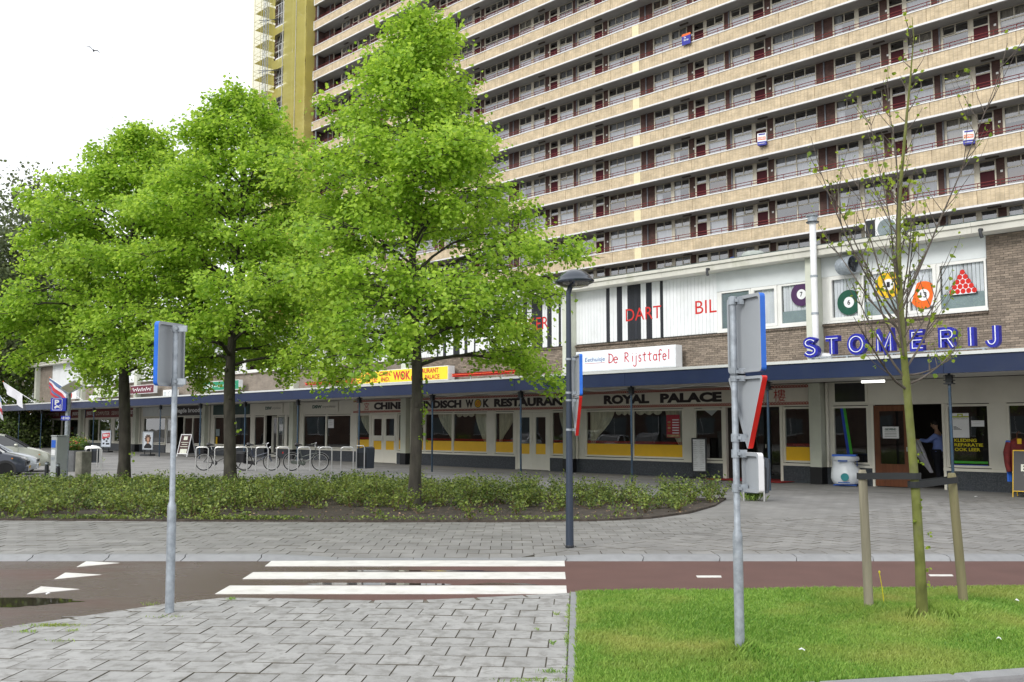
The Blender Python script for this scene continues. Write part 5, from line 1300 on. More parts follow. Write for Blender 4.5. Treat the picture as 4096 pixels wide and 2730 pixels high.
b = MB(); ribbon(b, [(w_ * (.1 + .8 * k / 40), h_ * (.5 + .2 * math.sin(k * 1.3) * (1 if k % 9 < 6 else .3))) for k in range(41)], .05, -.006, -.001); b.build("script", M_whitepl, t)
t, w_, h_ = pbox("computer_shop_lightbox", "red and white square lightbox behind the parking sign", 270, 306, 1550, 1598, M_whitepl)
b = MB(); b.box(w_ * .05, w_ * .55, -.005, -.0005, h_ * .1, h_ * .9); b.build("red_half", M_red, t)
# ---- header boards over the shop fronts
def board(nm, label, s0, s1, z0, z1, face, cat="fascia sign", y=-.012):
    t = empty(nm, SHOP @ T(s0, y - .016, z0), label, cat); b = MB(); b.box(0, s1 - s0, 0, .026, 0, z1 - z0); b.build("board", face, t); return t, s1 - s0, z1 - z0
def curls(t, x0, x1, z, r=.036, step=.098, m=None):
    """running wave border: each link is a hook-shaped curl"""
    b = MB(); x = x0
    while x < x1 - step * .7:
        c = x + step / 2
        ribbon(b, [(c - step * .55, z - r)] + arc(c, z, r, r, -90, 200, 9) + [(c - r * .3, z - r * .1)], .025, -.004, -.0005); x += step
    b.build("border_print", m or M_redpat2, t)
M_cream = mat("banner_cream", (.70, .665, .58), .65, var=.04)
t, w_, h_ = board("restaurant_banner", "cream banner reading ROYAL PALACE with red wave borders over the restaurant", -24.68, -15.02, 2.33, 2.975, M_cream)
curls(t, .02, w_ - .02, .065); curls(t, .02, w_ - .02, h_ - .065)
q = lambda x, ox=2500: pix(SHOP, ox + x / 3.136, 1600, -.03)[0] + 24.68
text("ROYAL", q(1145, 2050), q(305), .155, .485, -.001, M_letter, t, bold=.06); text("PALACE", q(440), q(1215), .155, .485, -.001, M_letter, t, bold=.06)
text("酒", q(405, 2900), q(495, 2900), .12, .50, -.001, M_redch, t); text("樓", q(610, 2900), q(760, 2900), .12, .50, -.001, M_redch, t)
text("宮", q(250, 2900), q(345, 2900), .12, .50, -.001, M_redch, t)
t, w_, h_ = board("restaurant_banner", "cream banner reading INDISCH WOK RESTAURANT between tree and lamp post", -34.86, -25.17, 2.33, 2.975, M_cream)
curls(t, .02, w_ - .02, .065); curls(t, .02, w_ - .02, h_ - .065)
q = lambda x, ox=1600: pix(SHOP, ox + x / 3.136, 1600, -.03)[0] + 34.86
text("INDISCH", q(295), q(770), .15, .49, -.001, M_letter, t, bold=.06); text("W", q(822), q(922), .15, .49, -.001, M_letter, t, bold=.06); text("K", q(1042), q(1120), .15, .49, -.001, M_letter, t, bold=.06)
text("RESTAURANT", q(1180), q(735, 2050), .15, .49, -.001, M_letter, t, bold=.06)
b = MB(); cxw, rw = (q(935) + q(1022)) / 2, (q(1022) - q(935)) / 2; b.disc((cxw, .315), .18, -.006, -.0005, rx=rw); b.build("emblem_rim", M_letter, t)
b = MB(); b.disc((cxw, .315), .155, -.009, -.0065, rx=rw * .84); b.build("emblem", M_yel, t)
b = MB(); ribbon(b, arc(cxw, .31, rw * .5, .07, 180, 360, 8), .03, -.012, -.0095); 
for k in (-.4, -.1, .2, .45): ribbon(b, [(cxw + rw * k, .30), (cxw + rw * k * .8 + .02, .36), (cxw + rw * k * .6, .41)], .02, -.012, -.0095)
b.build("emblem_ship", M_red2, t)
t, w_, h_ = board("restaurant_banner", "cream banner with red characters and CHINEES left of the big tree trunk", -39.55, -35.36, 2.33, 2.975, M_cream)
curls(t, .02, w_ - .02, .065); curls(t, .02, w_ - .02, h_ - .065)
q = lambda x, ox=1150: pix(SHOP, ox + x / 3.136, 1600, -.03)[0] + 39.55
text("皇", q(875), q(920), .13, .5, -.001, M_redch, t); text("宮", q(965), q(1022), .13, .5, -.001, M_redch, t); text("CHINEES", q(1085), q(1575), .15, .49, -.001, M_letter, t, bold=.06)
M_dgreen = mat("board_green", (.012, .045, .04), .5); M_dtxt = mat("dark_green_text", (.012, .07, .05), .5); M_gtxt = mat("grey_text", (.22, .22, .21), .6)
for (s0, s1, lab) in ((-44.2, -40.9, "grey white board reading DSW zorgverzekeraar nearest the restaurant banner"), (-48.9, -46.3, "grey white board reading DSW zorgverzekeraar above the insurer's open door")):
    t, w_, h_ = board("insurer_board", lab, s0, s1, 2.42, 2.93, M_head)
    text("DSW", w_ * .28, w_ * .55, .19, .36, -.001, M_dtxt, t, bold=.06); text("zorgverzekeraar", w_ * .57, w_ * .94, .18, .34, -.001, M_gtxt, t)
t, w_, h_ = board("insurer_header", "plain dark green header board behind the middle tree trunk", -54.5, -50.0, 2.38, 2.96, M_dgreen)
t, w_, h_ = board("sandwich_bar_board", "dark brown board with white lettering belegde broodjes", -60.3, -55.5, 2.38, 2.96, M_letter)
text("belegde broodjes", w_ * .02, w_ * .985, .10, .47, -.001, M_whitepl, t, bold=.035)
t, w_, h_ = board("blank_header", "blank pale grey header board beside the sandwich bar board", -65.0, -60.5, 2.38, 2.98, M_plaster)
M_maroon = mat("board_maroon", (.15, .025, .025), .6)
for (s0, s1, lab) in ((-75.9, -66.05, "maroon board reading RESET COMPUTER SERVICES above the poster stand"), (-86.9, -76.8, "maroon board reading RESET COMPUTER SERVICES behind the parking sign")):
    t, w_, h_ = board("computer_shop_board", lab, s0, s1, 2.36, 2.98, M_maroon)
    text("[RESET]", w_ * .03, w_ * .17, .14, .46, -.001, M_whitepl, t, bold=.02); text("COMPUTER  SERVICES", w_ * .22, w_ * .76, .17, .44, -.001, M_cface, t, space=1.3); text("[RESET]", w_ * .81, w_ * .96, .14, .46, -.001, M_whitepl, t, bold=.02)
b = MB(); b.box(-76.1, -75.92, -.03, .0, 2.36, 2.98); b.build("blue_edge", M_teal, shop)
# ---- notices in the windows
def paper(nm, label, s0, s1, z0, z1, m=M_whitepl, y=.045, lines=0, cat="notice", grp=None):
    t = empty(nm, SHOP @ T(s0, y, z0), label, cat, grp); b = MB(); b.box(0, s1 - s0, 0, .004, 0, z1 - z0); b.build("sheet", m, t)
    w_, h_ = s1 - s0, z1 - z0
    for k in range(lines): b = MB(); zz_ = h_ * (.85 - .7 * k / max(1, lines)); b.box(w_ * .12, w_ * random.uniform(.6, .88), -.002, -.0003, zz_ - h_ * .02, zz_); b.build("print_line", M_gtxt, t)
    return t, w_, h_
sw = lambda x, y=1700, yl=.045: pix(SHOP, 3650 + x / 2.4126, 1350 + y / 2.4126, yl)
(a, z1), (c, z0) = sw(382, 733), sw(553, 970); t, w_, h_ = paper("window_poster", "white poster with lime green house emblem in the dry cleaner's window", a, c, z0, z1, y=.03, lines=0, cat="poster")
M_lime = mat("lime", (.38, .45, .05), .6)
b = MB(); b.box(0, w_, -.002, -.0003, h_ * .82, h_ * .88); b.build("band", M_lime, t); b = MB(); ribbon(b, [(w_ * .36, h_ * .82), (w_ * .36, h_ * .95), (w_ * .62, h_ * .95), (w_ * .62, h_ * .82)], .035, -.004, -.0022); b.build("emblem", M_lime, t)
text("DE PALISSADE", w_ * .06, w_ * .94, h_ * .75, h_ * .80, -.0003, M_gtxt, t)
for k, q in enumerate((.46, .42, .38, .34)): b = MB(); b.box(w_ * .06, w_ * (.25 + .1 * k), -.002, -.0003, h_ * q - .012, h_ * q); b.build("print_line", M_letter, t)
(a, z1), (c, z0) = sw(568, 803), sw(695, 862); paper("window_notice", "small white notice beside the lime green poster", a, c, z0, z1, y=.03, lines=2)
kl = empty("window_lettering", SHOP @ T(*[sw(400, 975)[0], .04, 0]), "yellow window lettering KLEDING REPARATIE OOK LEER on the dry cleaner's window", "window lettering")
a = sw(400, 975)[0]
M_ylet = mat("yellow_letters", (.72, .62, .02), .5)
for body, x0, x1, y0, y1 in (("KLEDING", 403, 620, 978, 1012), ("REPARATIE", 405, 682, 1022, 1056), ("OOK LEER", 408, 655, 1066, 1102)):
    (s0, z1), (s1, z0) = sw(x0, y0, .04), sw(x1, y1, .04); text(body, s0 - a, s1 - a, z0, z1, 0, M_ylet, kl, bold=.02)
b = MB(); (s0, z1), (s1, z0) = sw(395, 1192, .04), sw(730, 1222, .04); b.box(s0 - a, s1 - a, -.003, 0, z0, z1); b.build("stripe", mat("green_stripe", (.05, .35, .03), .5), kl)
b = MB(); (s0, z1), (s1, z0) = sw(395, 1226, .04), sw(730, 1262, .04); b.box(s0 - a, s1 - a, -.003, 0, z0, z1); b.build("stripe", mat("blue_stripe", (.02, .06, .40), .5), kl)
d5 = lambda x, y, yl=-.02: pix(SHOP, 3200 + x / 1.96, 1250 + y / 1.96, yl)
(a, z1), (c, z0) = d5(645, 897), d5(775, 990); t, w_, h_ = paper("open_notice", "white GEOPEND notice taped to the brown wooden door", a, c, z0, z1, y=-.012)
text("GEOPEND", w_ * .15, w_ * .85, h_ * .68, h_ * .86, -.0003, M_dtxt, t, bold=.04)
for k in range(4): b = MB(); zz_ = h_ * (.58 - .13 * k); b.box(w_ * .12, w_ * .86, -.002, -.0003, zz_ - .014, zz_); b.build("print_line", M_gtxt, t)
for (x0, x1, y0, y1, m, lab) in ((318, 385, 735, 1110, "blue", 0), (338, 408, 735, 1110, "green", 1)):
    b = MB(); (s0, za), (s1, zb) = d5(x0 + 5, y0, .045), d5(x1 - 5, y1, .045); 
    tt_ = empty("window_band", SHOP @ T(0, .045, 0), "slanting %s band stuck on the dry cleaner's left window" % m, "window band"); ribbon(b, [(s0, za), (s1, zb)], .085, 0, .004); b.build("strip", bpy.data.materials["%s_stripe" % m], tt_)
e4 = lambda x, y, yl=.0: pix(SHOP, 2500 + x / 3.136, 1450 + y / 3.136, yl)
(a, z1), (c, z0) = e4(520, 660, .05), e4(690, 945, .05); t, w_, h_ = paper("menu_poster", "red menu poster with dish photos in the restaurant window", a, c, z0, z1, m=mat("menu_red", (.36, .03, .05), .6), y=.045, cat="poster")
for k in range(6): b = MB(); zz_ = h_ * (.80 - .115 * k); b.box(w_ * .44, w_ * .94, -.002, -.0003, zz_ - h_ * .045, zz_); b.build("price_line", M_blind, t)
for k in range(4): b = MB(); zz_ = h_ * (.72 - .13 * k); b.disc((w_ * .2, zz_ - .03), .035, -.002, -.0003, 10, rx=.07); b.build("dish", M_shelf[2 if k % 2 else 4], t)
b = MB(); b.box(w_ * .03, w_ * .97, -.002, -.0003, h_ * .02, h_ * .13); b.build("dish_band", M_shelf[4], t)
s0, z1 = e4(960, 575, .07); s1, z0 = e4(1190, 670, .07)
t = empty("white_valance", SHOP @ T(s0, .07, z1), "white pointed cloth valance in the window left of the restaurant door", "valance"); b = MB(); b.prism([(0, 0), (s1 - s0, 0), ((s1 - s0) * .55, z0 - z1)][::-1], 0, .01); b.build("cloth", M_whitepl, t)
for (px0, px1, py0, py1, m, lab) in ((1313, 1335, 1678, 1713, 0, "white paper on the insurer's door pane"), (1183, 1190, 1728, 1740, 0, None), (1320, 1332, 1690, 1720, 4, "purple flyer in the insurer's right window"), (720, 730, 1690, 1712, 0, None), (1118, 1135, 1698, 1724, 0, None), (1150, 1165, 1714, 1723, 0, None)):
    (a, z1), (c, z0) = pix(SHOP, px0, py0, .05), pix(SHOP, px1, py1, .05)
    if lab and m != 4: paper("paper", lab, a, c, z0, z1, lines=3)
(a, z1), (c, z0) = pix(SHOP, 1118, 1698, .05), pix(SHOP, 1133, 1724, .05); paper("paper", "white sheet on the narrow pane right of the insurer's open door", a, c, z0, z1, lines=2)
(a, z1), (c, z0) = pix(SHOP, 864, 1717, .05), pix(SHOP, 878, 1745, .05); t, w_, h_ = paper("paper", "round grey sticker over a yellow strip in the dark green shop window", a, c, z0, z1, m=M_gfilm)
b = MB(); b.box(0, w_ * .45, 0, .004, -h_ * 1.2, -.05); b.build("yellow_strip", M_yel, t)
# ---- roof and wall equipment
rp_ = lambda x, y, yl: pix(SHOP, x, y, yl)
fx, fz1 = rp_(3249, 858, -.72); _, fz0 = rp_(3262, 1392, -.72)
fl = empty("flue_pipe", SHOP @ T(fx, -.72, 0), "tall white flue pipe with dark cap rising past the roof edge", "flue pipe")
b = MB(); b.tube([(0, 0, fz0 + .02), (0, 0, fz1 - .28)], .095, 14); b.build("pipe", M_whitepl, fl, smooth=True)
b = MB(); b.tube([(0, 0, fz0 + .03), (.02, .0, fz0 - .12), (.12, .05, fz0 - .24), (.42, .12, fz0 - .27)], .095, 12); b.build("elbow", M_whitepl, fl, smooth=True)
for z in (6.05, 4.95): b = MB(); b.tube([(0, 0, z), (0, 0, z + .06)], .11, 14); b.build("clamp", M_galv, fl)
b = MB(); b.lathe([(.10, fz1 - .28), (.16, fz1 - .27), (.17, fz1 - .24), (.14, fz1 - .22), (.14, fz1 - .08), (.18, fz1 - .07), (.19, fz1 - .04), (.05, fz1)], 16); b.build("cap", M_galv, fl)
b = MB(); b.lathe([(.172, fz1 - .255), (.192, fz1 - .25), (.192, fz1 - .23), (.172, fz1 - .225)], 16); b.build("cap_ring", M_dark, fl)
dx_, dz_ = rp_(3398, 1062, -.25)
du = empty("exhaust_duct", SHOP @ T(dx_, 0, dz_), "round galvanized exhaust duct with fan poking from the upper wall", "exhaust duct")
RX = Matrix.Rotation(math.pi / 2, 4, 'X'); DXM = T(0, -.30, 0) @ RZ(-.35) @ Matrix.Rotation(math.pi / 2, 4, 'Y')
b = MB(); b.lathe([(.02, -.30), (.26, -.29), (.26, .24), (.245, .24), (.245, .0), (.02, .0)], 22, DXM); b.build("sleeve", M_galv, du, smooth=True)
for k in range(4): b = MB(); b.box(.03, .23, -.05, .05, .12, .13, DXM @ RZ(k * math.pi / 2 + .4)); b.build("fan_blade", M_dark, du)
b = MB(); b.lathe([(.08, .05), (.08, .16), (.03, .18)], 12, DXM); b.build("fan_hub", M_dark, du)
s0, z1 = rp_(3455, 880, .2); s1, _ = rp_(3560, 880, .2)
ac = empty("roof_air_conditioner", SHOP @ T(s0, .2, 7.02), "white air conditioner with dark side and round fan grille on the shop roof", "air conditioner")
hz = z1 - 7.02; b = MB(); b.bbox(.02, .98, 0, .45, .04, hz, .02); b.build("casing", M_whitepl, ac); b = MB(); b.box(.05, .34, -.004, -.001, .08, hz - .05); b.build("coil_panel", M_dark, ac)
b = MB(); 
for k in range(5): b.torus((.68, -.01, hz * .5), .06 + .05 * k, .006, n=22, m=4)
b.build("fan_grille", M_galv, ac); b = MB(); b.disc((.68, hz * .5), .275, -.004, -.001, 24); b.build("fan_disc", M_gfilm, ac)
for x in (.1, .8): b = MB(); b.box(x, x + .08, 0, .45, 0, .04); b.build("foot", M_galv, ac)
s0, z0 = rp_(3015, 1032, .6)
dm = empty("roof_vent", SHOP @ T(s0, .6, 7.02), "low grey dome vent on the shop roof edge", "roof vent"); b = MB(); b.lathe([(.40, 0), (.42, .05), (.42, .12), (.38, .26), (.30, .33), (.1, .36)], 20); b.build("dome", mat("vent_grey", (.33, .36, .33), .6), dm, smooth=True); b = MB(); b.lathe([(.43, .05), (.45, .06), (.45, .09), (.43, .10)], 20); b.build("rim", M_galv, dm)
s0, z0 = rp_(1900 + 100, 1000, .3)
a0, zt = rp_(652, 1558, -.7); a1, zb = rp_(691, 1580, -.7)
ac = empty("wall_air_conditioner", SHOP @ T(a0, -.7, 3.39), "white air conditioner standing on the canopy left of the green lightbox", "air conditioner"); w_ = a1 - a0; b = MB(); b.bbox(0, w_, 0, .4, .03, .62, .02); b.build("casing", M_whitepl, ac); b = MB(); b.torus((w_ * .68, -.005, .32), .2, .012, n=20, m=4); b.build("fan_ring", M_galv, ac)
for k in range(4): b = MB(); b.box(w_ * .08, w_ * .36, -.003, -.0005, .2 + .08 * k, .23 + .08 * k); b.build("louvre", M_gfilm, ac)
a0, zt = rp_(358, 1570, -.7); ac = empty("wall_air_conditioner", SHOP @ T(a0, -.7, 3.39), "small white air conditioner left of the HAARMODE lightbox", "air conditioner"); b = MB(); b.bbox(0, .9, 0, .35, .02, .6, .02); b.build("casing", M_whitepl, ac); b = MB(); b.torus((.6, -.005, .3), .18, .012, n=18, m=4); b.build("fan_ring", M_galv, ac)
for (x, y) in ((3920, 935), (2828, 1090)):
    s0, z0 = rp_(x, y, -.66); sp_ = empty("gutter_spout", SHOP @ T(s0, -.6, z0), "dark rain spout on the cornice %s" % ("near the right edge" if x > 3000 else "above the BIL lettering"), "rain spout"); b = MB(); b.tube([(0, .1, .12), (0, -.06, .1), (.03, -.1, -.02), (.06, -.1, -.12)], .045, 8); b.build("spout", M_dark, sp_)
jb = empty("junction_box", SHOP @ T(*[rp_(3197, 1427, -.3)[0], -.3, 3.40]), "small grey junction box with red end on the canopy beside the letter S", "junction box"); b = MB(); b.bbox(-.1, .1, -.06, .06, 0, .16, .01); b.build("box", M_galv, jb); b = MB(); b.box(.101, .125, -.05, .05, .02, .14); b.build("cap", M_red, jb)
# ---- flags on the canopy edge
M_fw = mat("flag_white", (.68, .68, .72), .8, var=.06); M_fb = mat("flag_blue", (.10, .16, .30), .8, var=.1); M_fr = mat("flag_red", (.50, .05, .06), .8, var=.1)
def flag(label, base, tip, drop_, cols, wob):
    b0 = Vector((pix(SHOP, *base, -4.05)[0], -4.05, pix(SHOP, *base, -4.05)[1])); t0 = Vector((pix(SHOP, *tip, -4.05)[0], -4.6, pix(SHOP, *tip, -4.05)[1]))
    t = empty("canopy_flag", SHOP @ T(*b0), label, "flag", "flags on slanting poles on the canopy edge"); d = t0 - b0
    b = MB(); b.tube([(0, 0, 0), tuple(d)], .02, 6); b.build("pole", M_whitepl, t); b = MB(); b.lathe([(.0, 0), (.035, .02), (.035, .05), (0, .08)], 8, T(*d)); b.build("finial", M_or, t)
    n, mth = 10, 12; vs = []
    for j in range(mth + 1):
        for i in range(n + 1):
            u, v = i / n, j / mth; p = d * (1 - u * .62)
            vs.append((p.x - .08 * v * wob + .05 * math.sin(u * 9 + v * 2), p.y + .13 * math.sin(u * 12 + v) * v, p.z - v * drop_ * (.55 + .6 * u) ))
    b = MB()
    fs = [(j * (n + 1) + i, j * (n + 1) + i + 1, (j + 1) * (n + 1) + i + 1, (j + 1) * (n + 1) + i) for j in range(mth) for i in range(n)]
    b.v = vs; b.f = fs; b.m = [min(len(cols) - 1, int(len(cols) * (k // n) / mth)) for k in range(len(fs))]
    b.build("cloth", cols, t, smooth=True)
flag("blue, white and red flag hanging behind the parking sign", (331, 1602), (233, 1514), 1.15, [M_fb, M_fw, M_fr, M_fb, M_fr], 6)
flag("small white flag on a pole right of the flag at the frame edge", (140, 1611), (44, 1530), .9, [M_fw, M_fw], -2)
flag("red, white and blue flag at the left edge of the frame", (24, 1614), (3, 1552), 1.6, [M_fb, M_fw, M_fr, M_fw], -10)
# ================================================================= POSTS AND SIGNS
def rrect(x0, x1, z0, z1, r, n=4):
    o_ = []
    for cx_, cz_, a in ((x1 - r, z0 + r, -90), (x1 - r, z1 - r, 0), (x0 + r, z1 - r, 90), (x0 + r, z0 + r, 180)): o_ += arc(cx_, cz_, r, r, a, a + 90, n)
    return o_
M_signback = mat("sign_back_grey", (.36, .385, .41), .5, metal=.25, var=.06, scale=2.5)
M_signrim = mat("sign_rim_blue", (.02, .14, .60), .35); M_rimred = mat("sign_rim_red", (.58, .02, .015), .35)
def panel(t, nm, poly, rim, depth=.045, M=None, ribs=()):
    """road sign seen from behind: folded rim, recessed back plate"""
    b = MB(); n = len(poly); cx_ = sum(p[0] for p in poly) / n; cz_ = sum(p[1] for p in poly) / n
    ins = []
    for x, z in poly: d = Vector((cx_ - x, cz_ - z)); L_ = d.length; ins.append((x + d.x / L_ * .03, z + d.y / L_ * .03))
    vs = [(x, 0, z) for x, z in poly] + [(x, depth, z) for x, z in poly] + [(x, 0, z) for x, z in ins] + [(x, depth * .55, z) for x, z in ins]
    if M is not None: vs = [tuple(M @ Vector(v)) for v in vs]
    fs = []; mi = []
    for k in range(n):
        k2 = (k + 1) % n
        fs += [(k, k2, n + k2, n + k), (k2, k, 2 * n + k, 2 * n + k2), (2 * n + k2, 2 * n + k, 3 * n + k, 3 * n + k2)]; mi += [1, 0, 0]
    fs += [tuple(3 * n + k for k in range(n)), tuple(n + k for k in reversed(range(n)))]; mi += [0, 1]
    b.v = vs; b.f = fs; b.m = mi; return b.build(nm, [M_signback, rim], t)
def clamp(t, z, r, wd, M=None):
    b = MB(); b.tube([(0, 0, z - .03), (0, 0, z + .03)], r + .008, 14); o = b.build("clamp", M_galv, t)
    b = MB(); b.box(r, wd, -r - .004, -r + .02, z - .028, z + .028); b.box(r * .2, r * .2 + .025, -r - .02, -r - .008, z - .012, z + .012); b.build("clamp_bar", M_galv, o); return o
# left post, leaning a little to the right
p = gp(678, 2450); topp = atY(704, 1310, p.y)
lean = math.atan2(topp.x - p.x, topp.z)
lp = empty("signpost", T(p.x, p.y, 0) @ Matrix.Rotation(lean, 4, 'Y'), "galvanized signpost standing in the near pavement with one sign seen from behind", "signpost")
Hh = topp.z; zc = atY(685, 2010, p.y).z
b = MB(); b.lathe([(.040, 0), (.040, zc - .06), (.038, zc - .03), (.0255, zc + .01), (.0255, Hh), (.0, Hh + .005)], 18); b.build("pole", M_galv, lp, smooth=True)
b = MB(); b.lathe([(.028, Hh - .02), (.029, Hh + .008), (.02, Hh + .014)], 14); b.build("cap", M_galv, lp)
zt, zb = atY(640, 1291, p.y).z, atY(700, 1545, p.y).z
# sign plate turned so its blue edge shows on the left
M_ = Matrix.Rotation(math.radians(72), 4, 'Z') @ T(0, .045, 0)
panel(lp, "sign_plate", rrect(-.19, .20, zb, zt + .0, .035), M_signrim, M=M_)
for z in (zb + .04, zt - .06): clamp(lp, z, .0265, .11)
# right post with three signs
p = gp(2960, 2622); topp = atY(2956, 1192, p.y); Hh = topp.z
rp2 = empty("signpost", T(p.x, p.y, 0), "galvanized signpost on the lawn with a blue rimmed plate, red triangle and white plate", "signpost")
zc = atY(2958, 2125, p.y).z
b = MB(); b.lathe([(.0365, -.05), (.0365, zc - .05), (.035, zc - .02), (.0245, zc + .02), (.0245, Hh), (.0, Hh + .004)], 18); b.build("pole", M_galv, rp2, smooth=True)
b = MB(); b.lathe([(.027, Hh - .03), (.028, Hh + .004), (.02, Hh + .01)], 14); b.build("cap", M_galv, rp2)
Z = lambda x, y: atY(x, y, p.y).z
MM = Matrix.Rotation(math.radians(-69), 4, 'Z')
def rp_panel(nm, poly, rim, dy=.05): 
    return panel(rp2, nm, poly, rim, M=MM @ T(0, dy, 0))
zt, zb = Z(3000, 1186), Z(3000, 1492)
rp_panel("sign_plate", rrect(-.155, .275, zb, zt, .03), M_signrim)
zt, zb = Z(3000, 1508), Z(2985, 1802)
tri3 = rounded([(-.16, zt), (.29, zt), (.08, zb)][::-1], .03); rp_panel("triangle_plate", tri3, M_rimred)
zt, zb = Z(2990, 1810), Z(2990, 1968)
panel(rp2, "small_plate", rrect(.0, .21, zb, zt, .025), M_whitepl, M=MM @ T(0, .05, 0))
for y in (1205, 1489, 1511, 1752, 1815, 1953): clamp(rp2, Z(2958, y), .0255, .078)
# ---- lamp post
p = gp(2279, 2190); HL = atY(2310, 1135, p.y).z
M_lamp = mat("lamp_paint", (.030, .042, .065), .38, var=.10, scale=3)
lm = empty("lamp_post", T(p.x, p.y, 0), "dark blue grey lamp post with a wide dome head at the path edge", "street lamp")
q = atY(2286, 1300, p.y)
b = MB(); b.lathe([(.056, 0), (.053, .5), (.047, 1.2), (.040, 2.3), (.035, HL - .2), (.034, HL - .1)], 20); b.build("pole", M_lamp, lm, smooth=True)
b = MB(); b.lathe([(.062, 0), (.062, .02), (.057, .03)], 18); b.build("foot_ring", M_dark, lm)
HM = T(.09, 0, HL + .0) @ Matrix.Rotation(math.radians(-2), 4, 'Y')
b = MB(); b.lathe([(.0, .20), (.07, .194), (.13, .178), (.18, .15), (.22, .112), (.245, .078), (.25, .066), (.275, .048), (.285, .03), (.275, .008), (.245, -.005), (.235, .0)][::-1], 28, HM); b.build("hood", mat("lamp_hood", (.03, .04, .055), .18, coat=.5), lm, smooth=True)
b = MB(); b.lathe([(.0, -.06), (.10, -.058), (.19, -.04), (.235, -.002), (.22, .01), (.0, .012)], 24, HM)
b.build("lamp_glass", glassmat("lamp_glass", (.80, .78, .72), 1.6, .05), lm, smooth=True)
b = MB(); b.lathe([(.03, -.03), (.04, 0.0), (.02, .011)], 10, HM); b.build("bulb", M_whitepl, lm)
b = MB(); b.tube([(0, 0, HL - .14), (.03, 0, HL - .04), (.09, 0, HL)], .037, 12); b.build("neck", M_lamp, lm, smooth=True)
def lampsign(nm, label, y0, y1, rim, shape):
    t = empty(nm, T(p.x, p.y, 0), label, "road sign"); z1, z0 = atY(2305, y0, p.y).z, atY(2305, y1, p.y).z
    Mz = Matrix.Rotation(math.radians(-83), 4, 'Z') @ T(0, .075, 0)
    if shape == 'r': panel(t, "sign_plate", rrect(-.20, .40, z0, z1, .03), rim, M=Mz)
    else: panel(t, "sign_plate", rounded([(-.25, z1), (.38, z1), (.06, z0)][::-1], .03), rim, M=Mz)
    for z in (z1 - .05, (z0 + .05) if shape == 'r' else z0 + .1):
        b = MB(); b.lathe([(.048, z - .015), (.048, z + .015)], 18); b.build("strap", M_galv, t)
        b = MB(); b.box(.046, .10, -.02, .02, z - .02, z + .02); b.build("bracket", M_galv, t)
lampsign("lamp_sign", "blue rimmed sign seen edge on, strapped high on the lamp post", 1424, 1586, M_signrim, 'r')
lampsign("lamp_sign", "red rimmed triangular sign seen edge on, below the blue one on the lamp post", 1588, 1748, M_rimred, 't')
# ---- parking sign with ticket machine, solar panel and number plate
pm = gp(225, 1893); Yp = 30.5
p = atY(262, 1890, Yp); p.z = 0
pk = empty("parking_sign", T(p.x, p.y, 0), "blue parking sign with hand and coin pictogram on a tall post with a solar panel", "parking sign")
zt = atY(262, 1565, Yp).z
b = MB(); b.lathe([(.075, 0), (.075, zt), (.02, zt + .02)], 12); b.build("post", M_galv, pk)
x0, z1 = atY(212, 1593, Yp).x - p.x, atY(212, 1593, Yp).z; x1, z0 = atY(272, 1645, Yp).x - p.x, atY(272, 1645, Yp).z
M_pk = mat("parking_blue", (.012, .03, .42), .4)
b = MB(); b.bbox(x0, x1, -.14, .14, z0, z1, .01); b.build("sign_box", M_pk, pk)
wS = x1 - x0; b = MB(); ribbon(b, rrect(x0 + .06, x1 - .13, z0 + .03, z1 - .03, .03), .014, -.146, -.1405, True); b.build("border", M_whitepl, pk)
text("P", x0 + wS * .26, x0 + wS * .55, z0 + (z1 - z0) * .46, z1 - .06, -.1405, M_whitepl, pk, bold=.05)
b = MB(); ribbon(b, [(x0 + .13, z0 + .09), (x0 + .2, z0 + .15), (x0 + .27, z0 + .12)], .06, -.146, -.1405); ribbon(b, [(x0 + .26, z0 + .14), (x0 + .31, z0 + .2), (x0 + .31, z0 + .08), (x0 + .27, z0 + .12)], .018, -.146, -.1405); b.build("pictogram", M_whitepl, pk)
x0, z1 = atY(250, 1665, Yp).x - p.x, atY(250, 1665, Yp).z; x1, z0 = atY(286, 1682, Yp).x - p.x, atY(286, 1682, Yp).z
b = MB(); b.box(x0, x1, -.10, -.085, z0, z1); b.build("number_plate", M_pk, pk); text("•3103", x0 + .02, x1 - .02, z0 + .025, z1 - .025, -.1005, M_whitepl, pk, bold=.03)
b = MB(); MS = T(.08, 0, zt + .12) @ Matrix.Rotation(math.radians(32), 4, 'Y') @ Matrix.Rotation(math.radians(28), 4, 'X'); b.box(-.17, .17, -.34, .34, -.02, .02, MS); b.build("solar_frame", M_galv, pk)
b = MB(); b.box(-.15, .15, -.32, .32, -.024, -.0205, MS); b.box(-.15, .15, -.32, .32, .0205, .024, MS); b.build("solar_cells", mat("solar_cell", (.16, .15, .085), .3), pk)
p = atY(226, 1893, 28.5); p.z = 0
M_pay = mat("machine_grey", (.36, .385, .39), .5, var=.06)
zt = atY(236, 1742, 28.5).z; hw = .16
tm = empty("ticket_machine", T(p.x + .05, p.y, 0) @ RZ(math.radians(-38)), "grey parking ticket machine column standing in front of the parking sign", "ticket machine")
b = MB(); b.bbox(-hw, hw, -.17, .17, 0, zt - .03, .02); b.build("cabinet", M_pay, tm); b = MB(); b.bbox(-hw - .012, hw + .012, -.182, .182, zt - .029, zt, .01); b.build("lid", M_pay, tm)
b = MB(); b.box(-hw + .04, hw - .04, -.176, -.1705, zt - .36, zt - .14); b.build("screen_panel", M_blue_sign, tm); b = MB(); b.box(-hw + .05, hw - .05, -.176, -.1705, zt - .58, zt - .42); b.build("keypad", M_whitepl, tm); b = MB(); b.box(-hw + .05, hw - .08, -.178, -.1705, zt - .72, zt - .64); b.build("coin_slot", M_galv, tm)
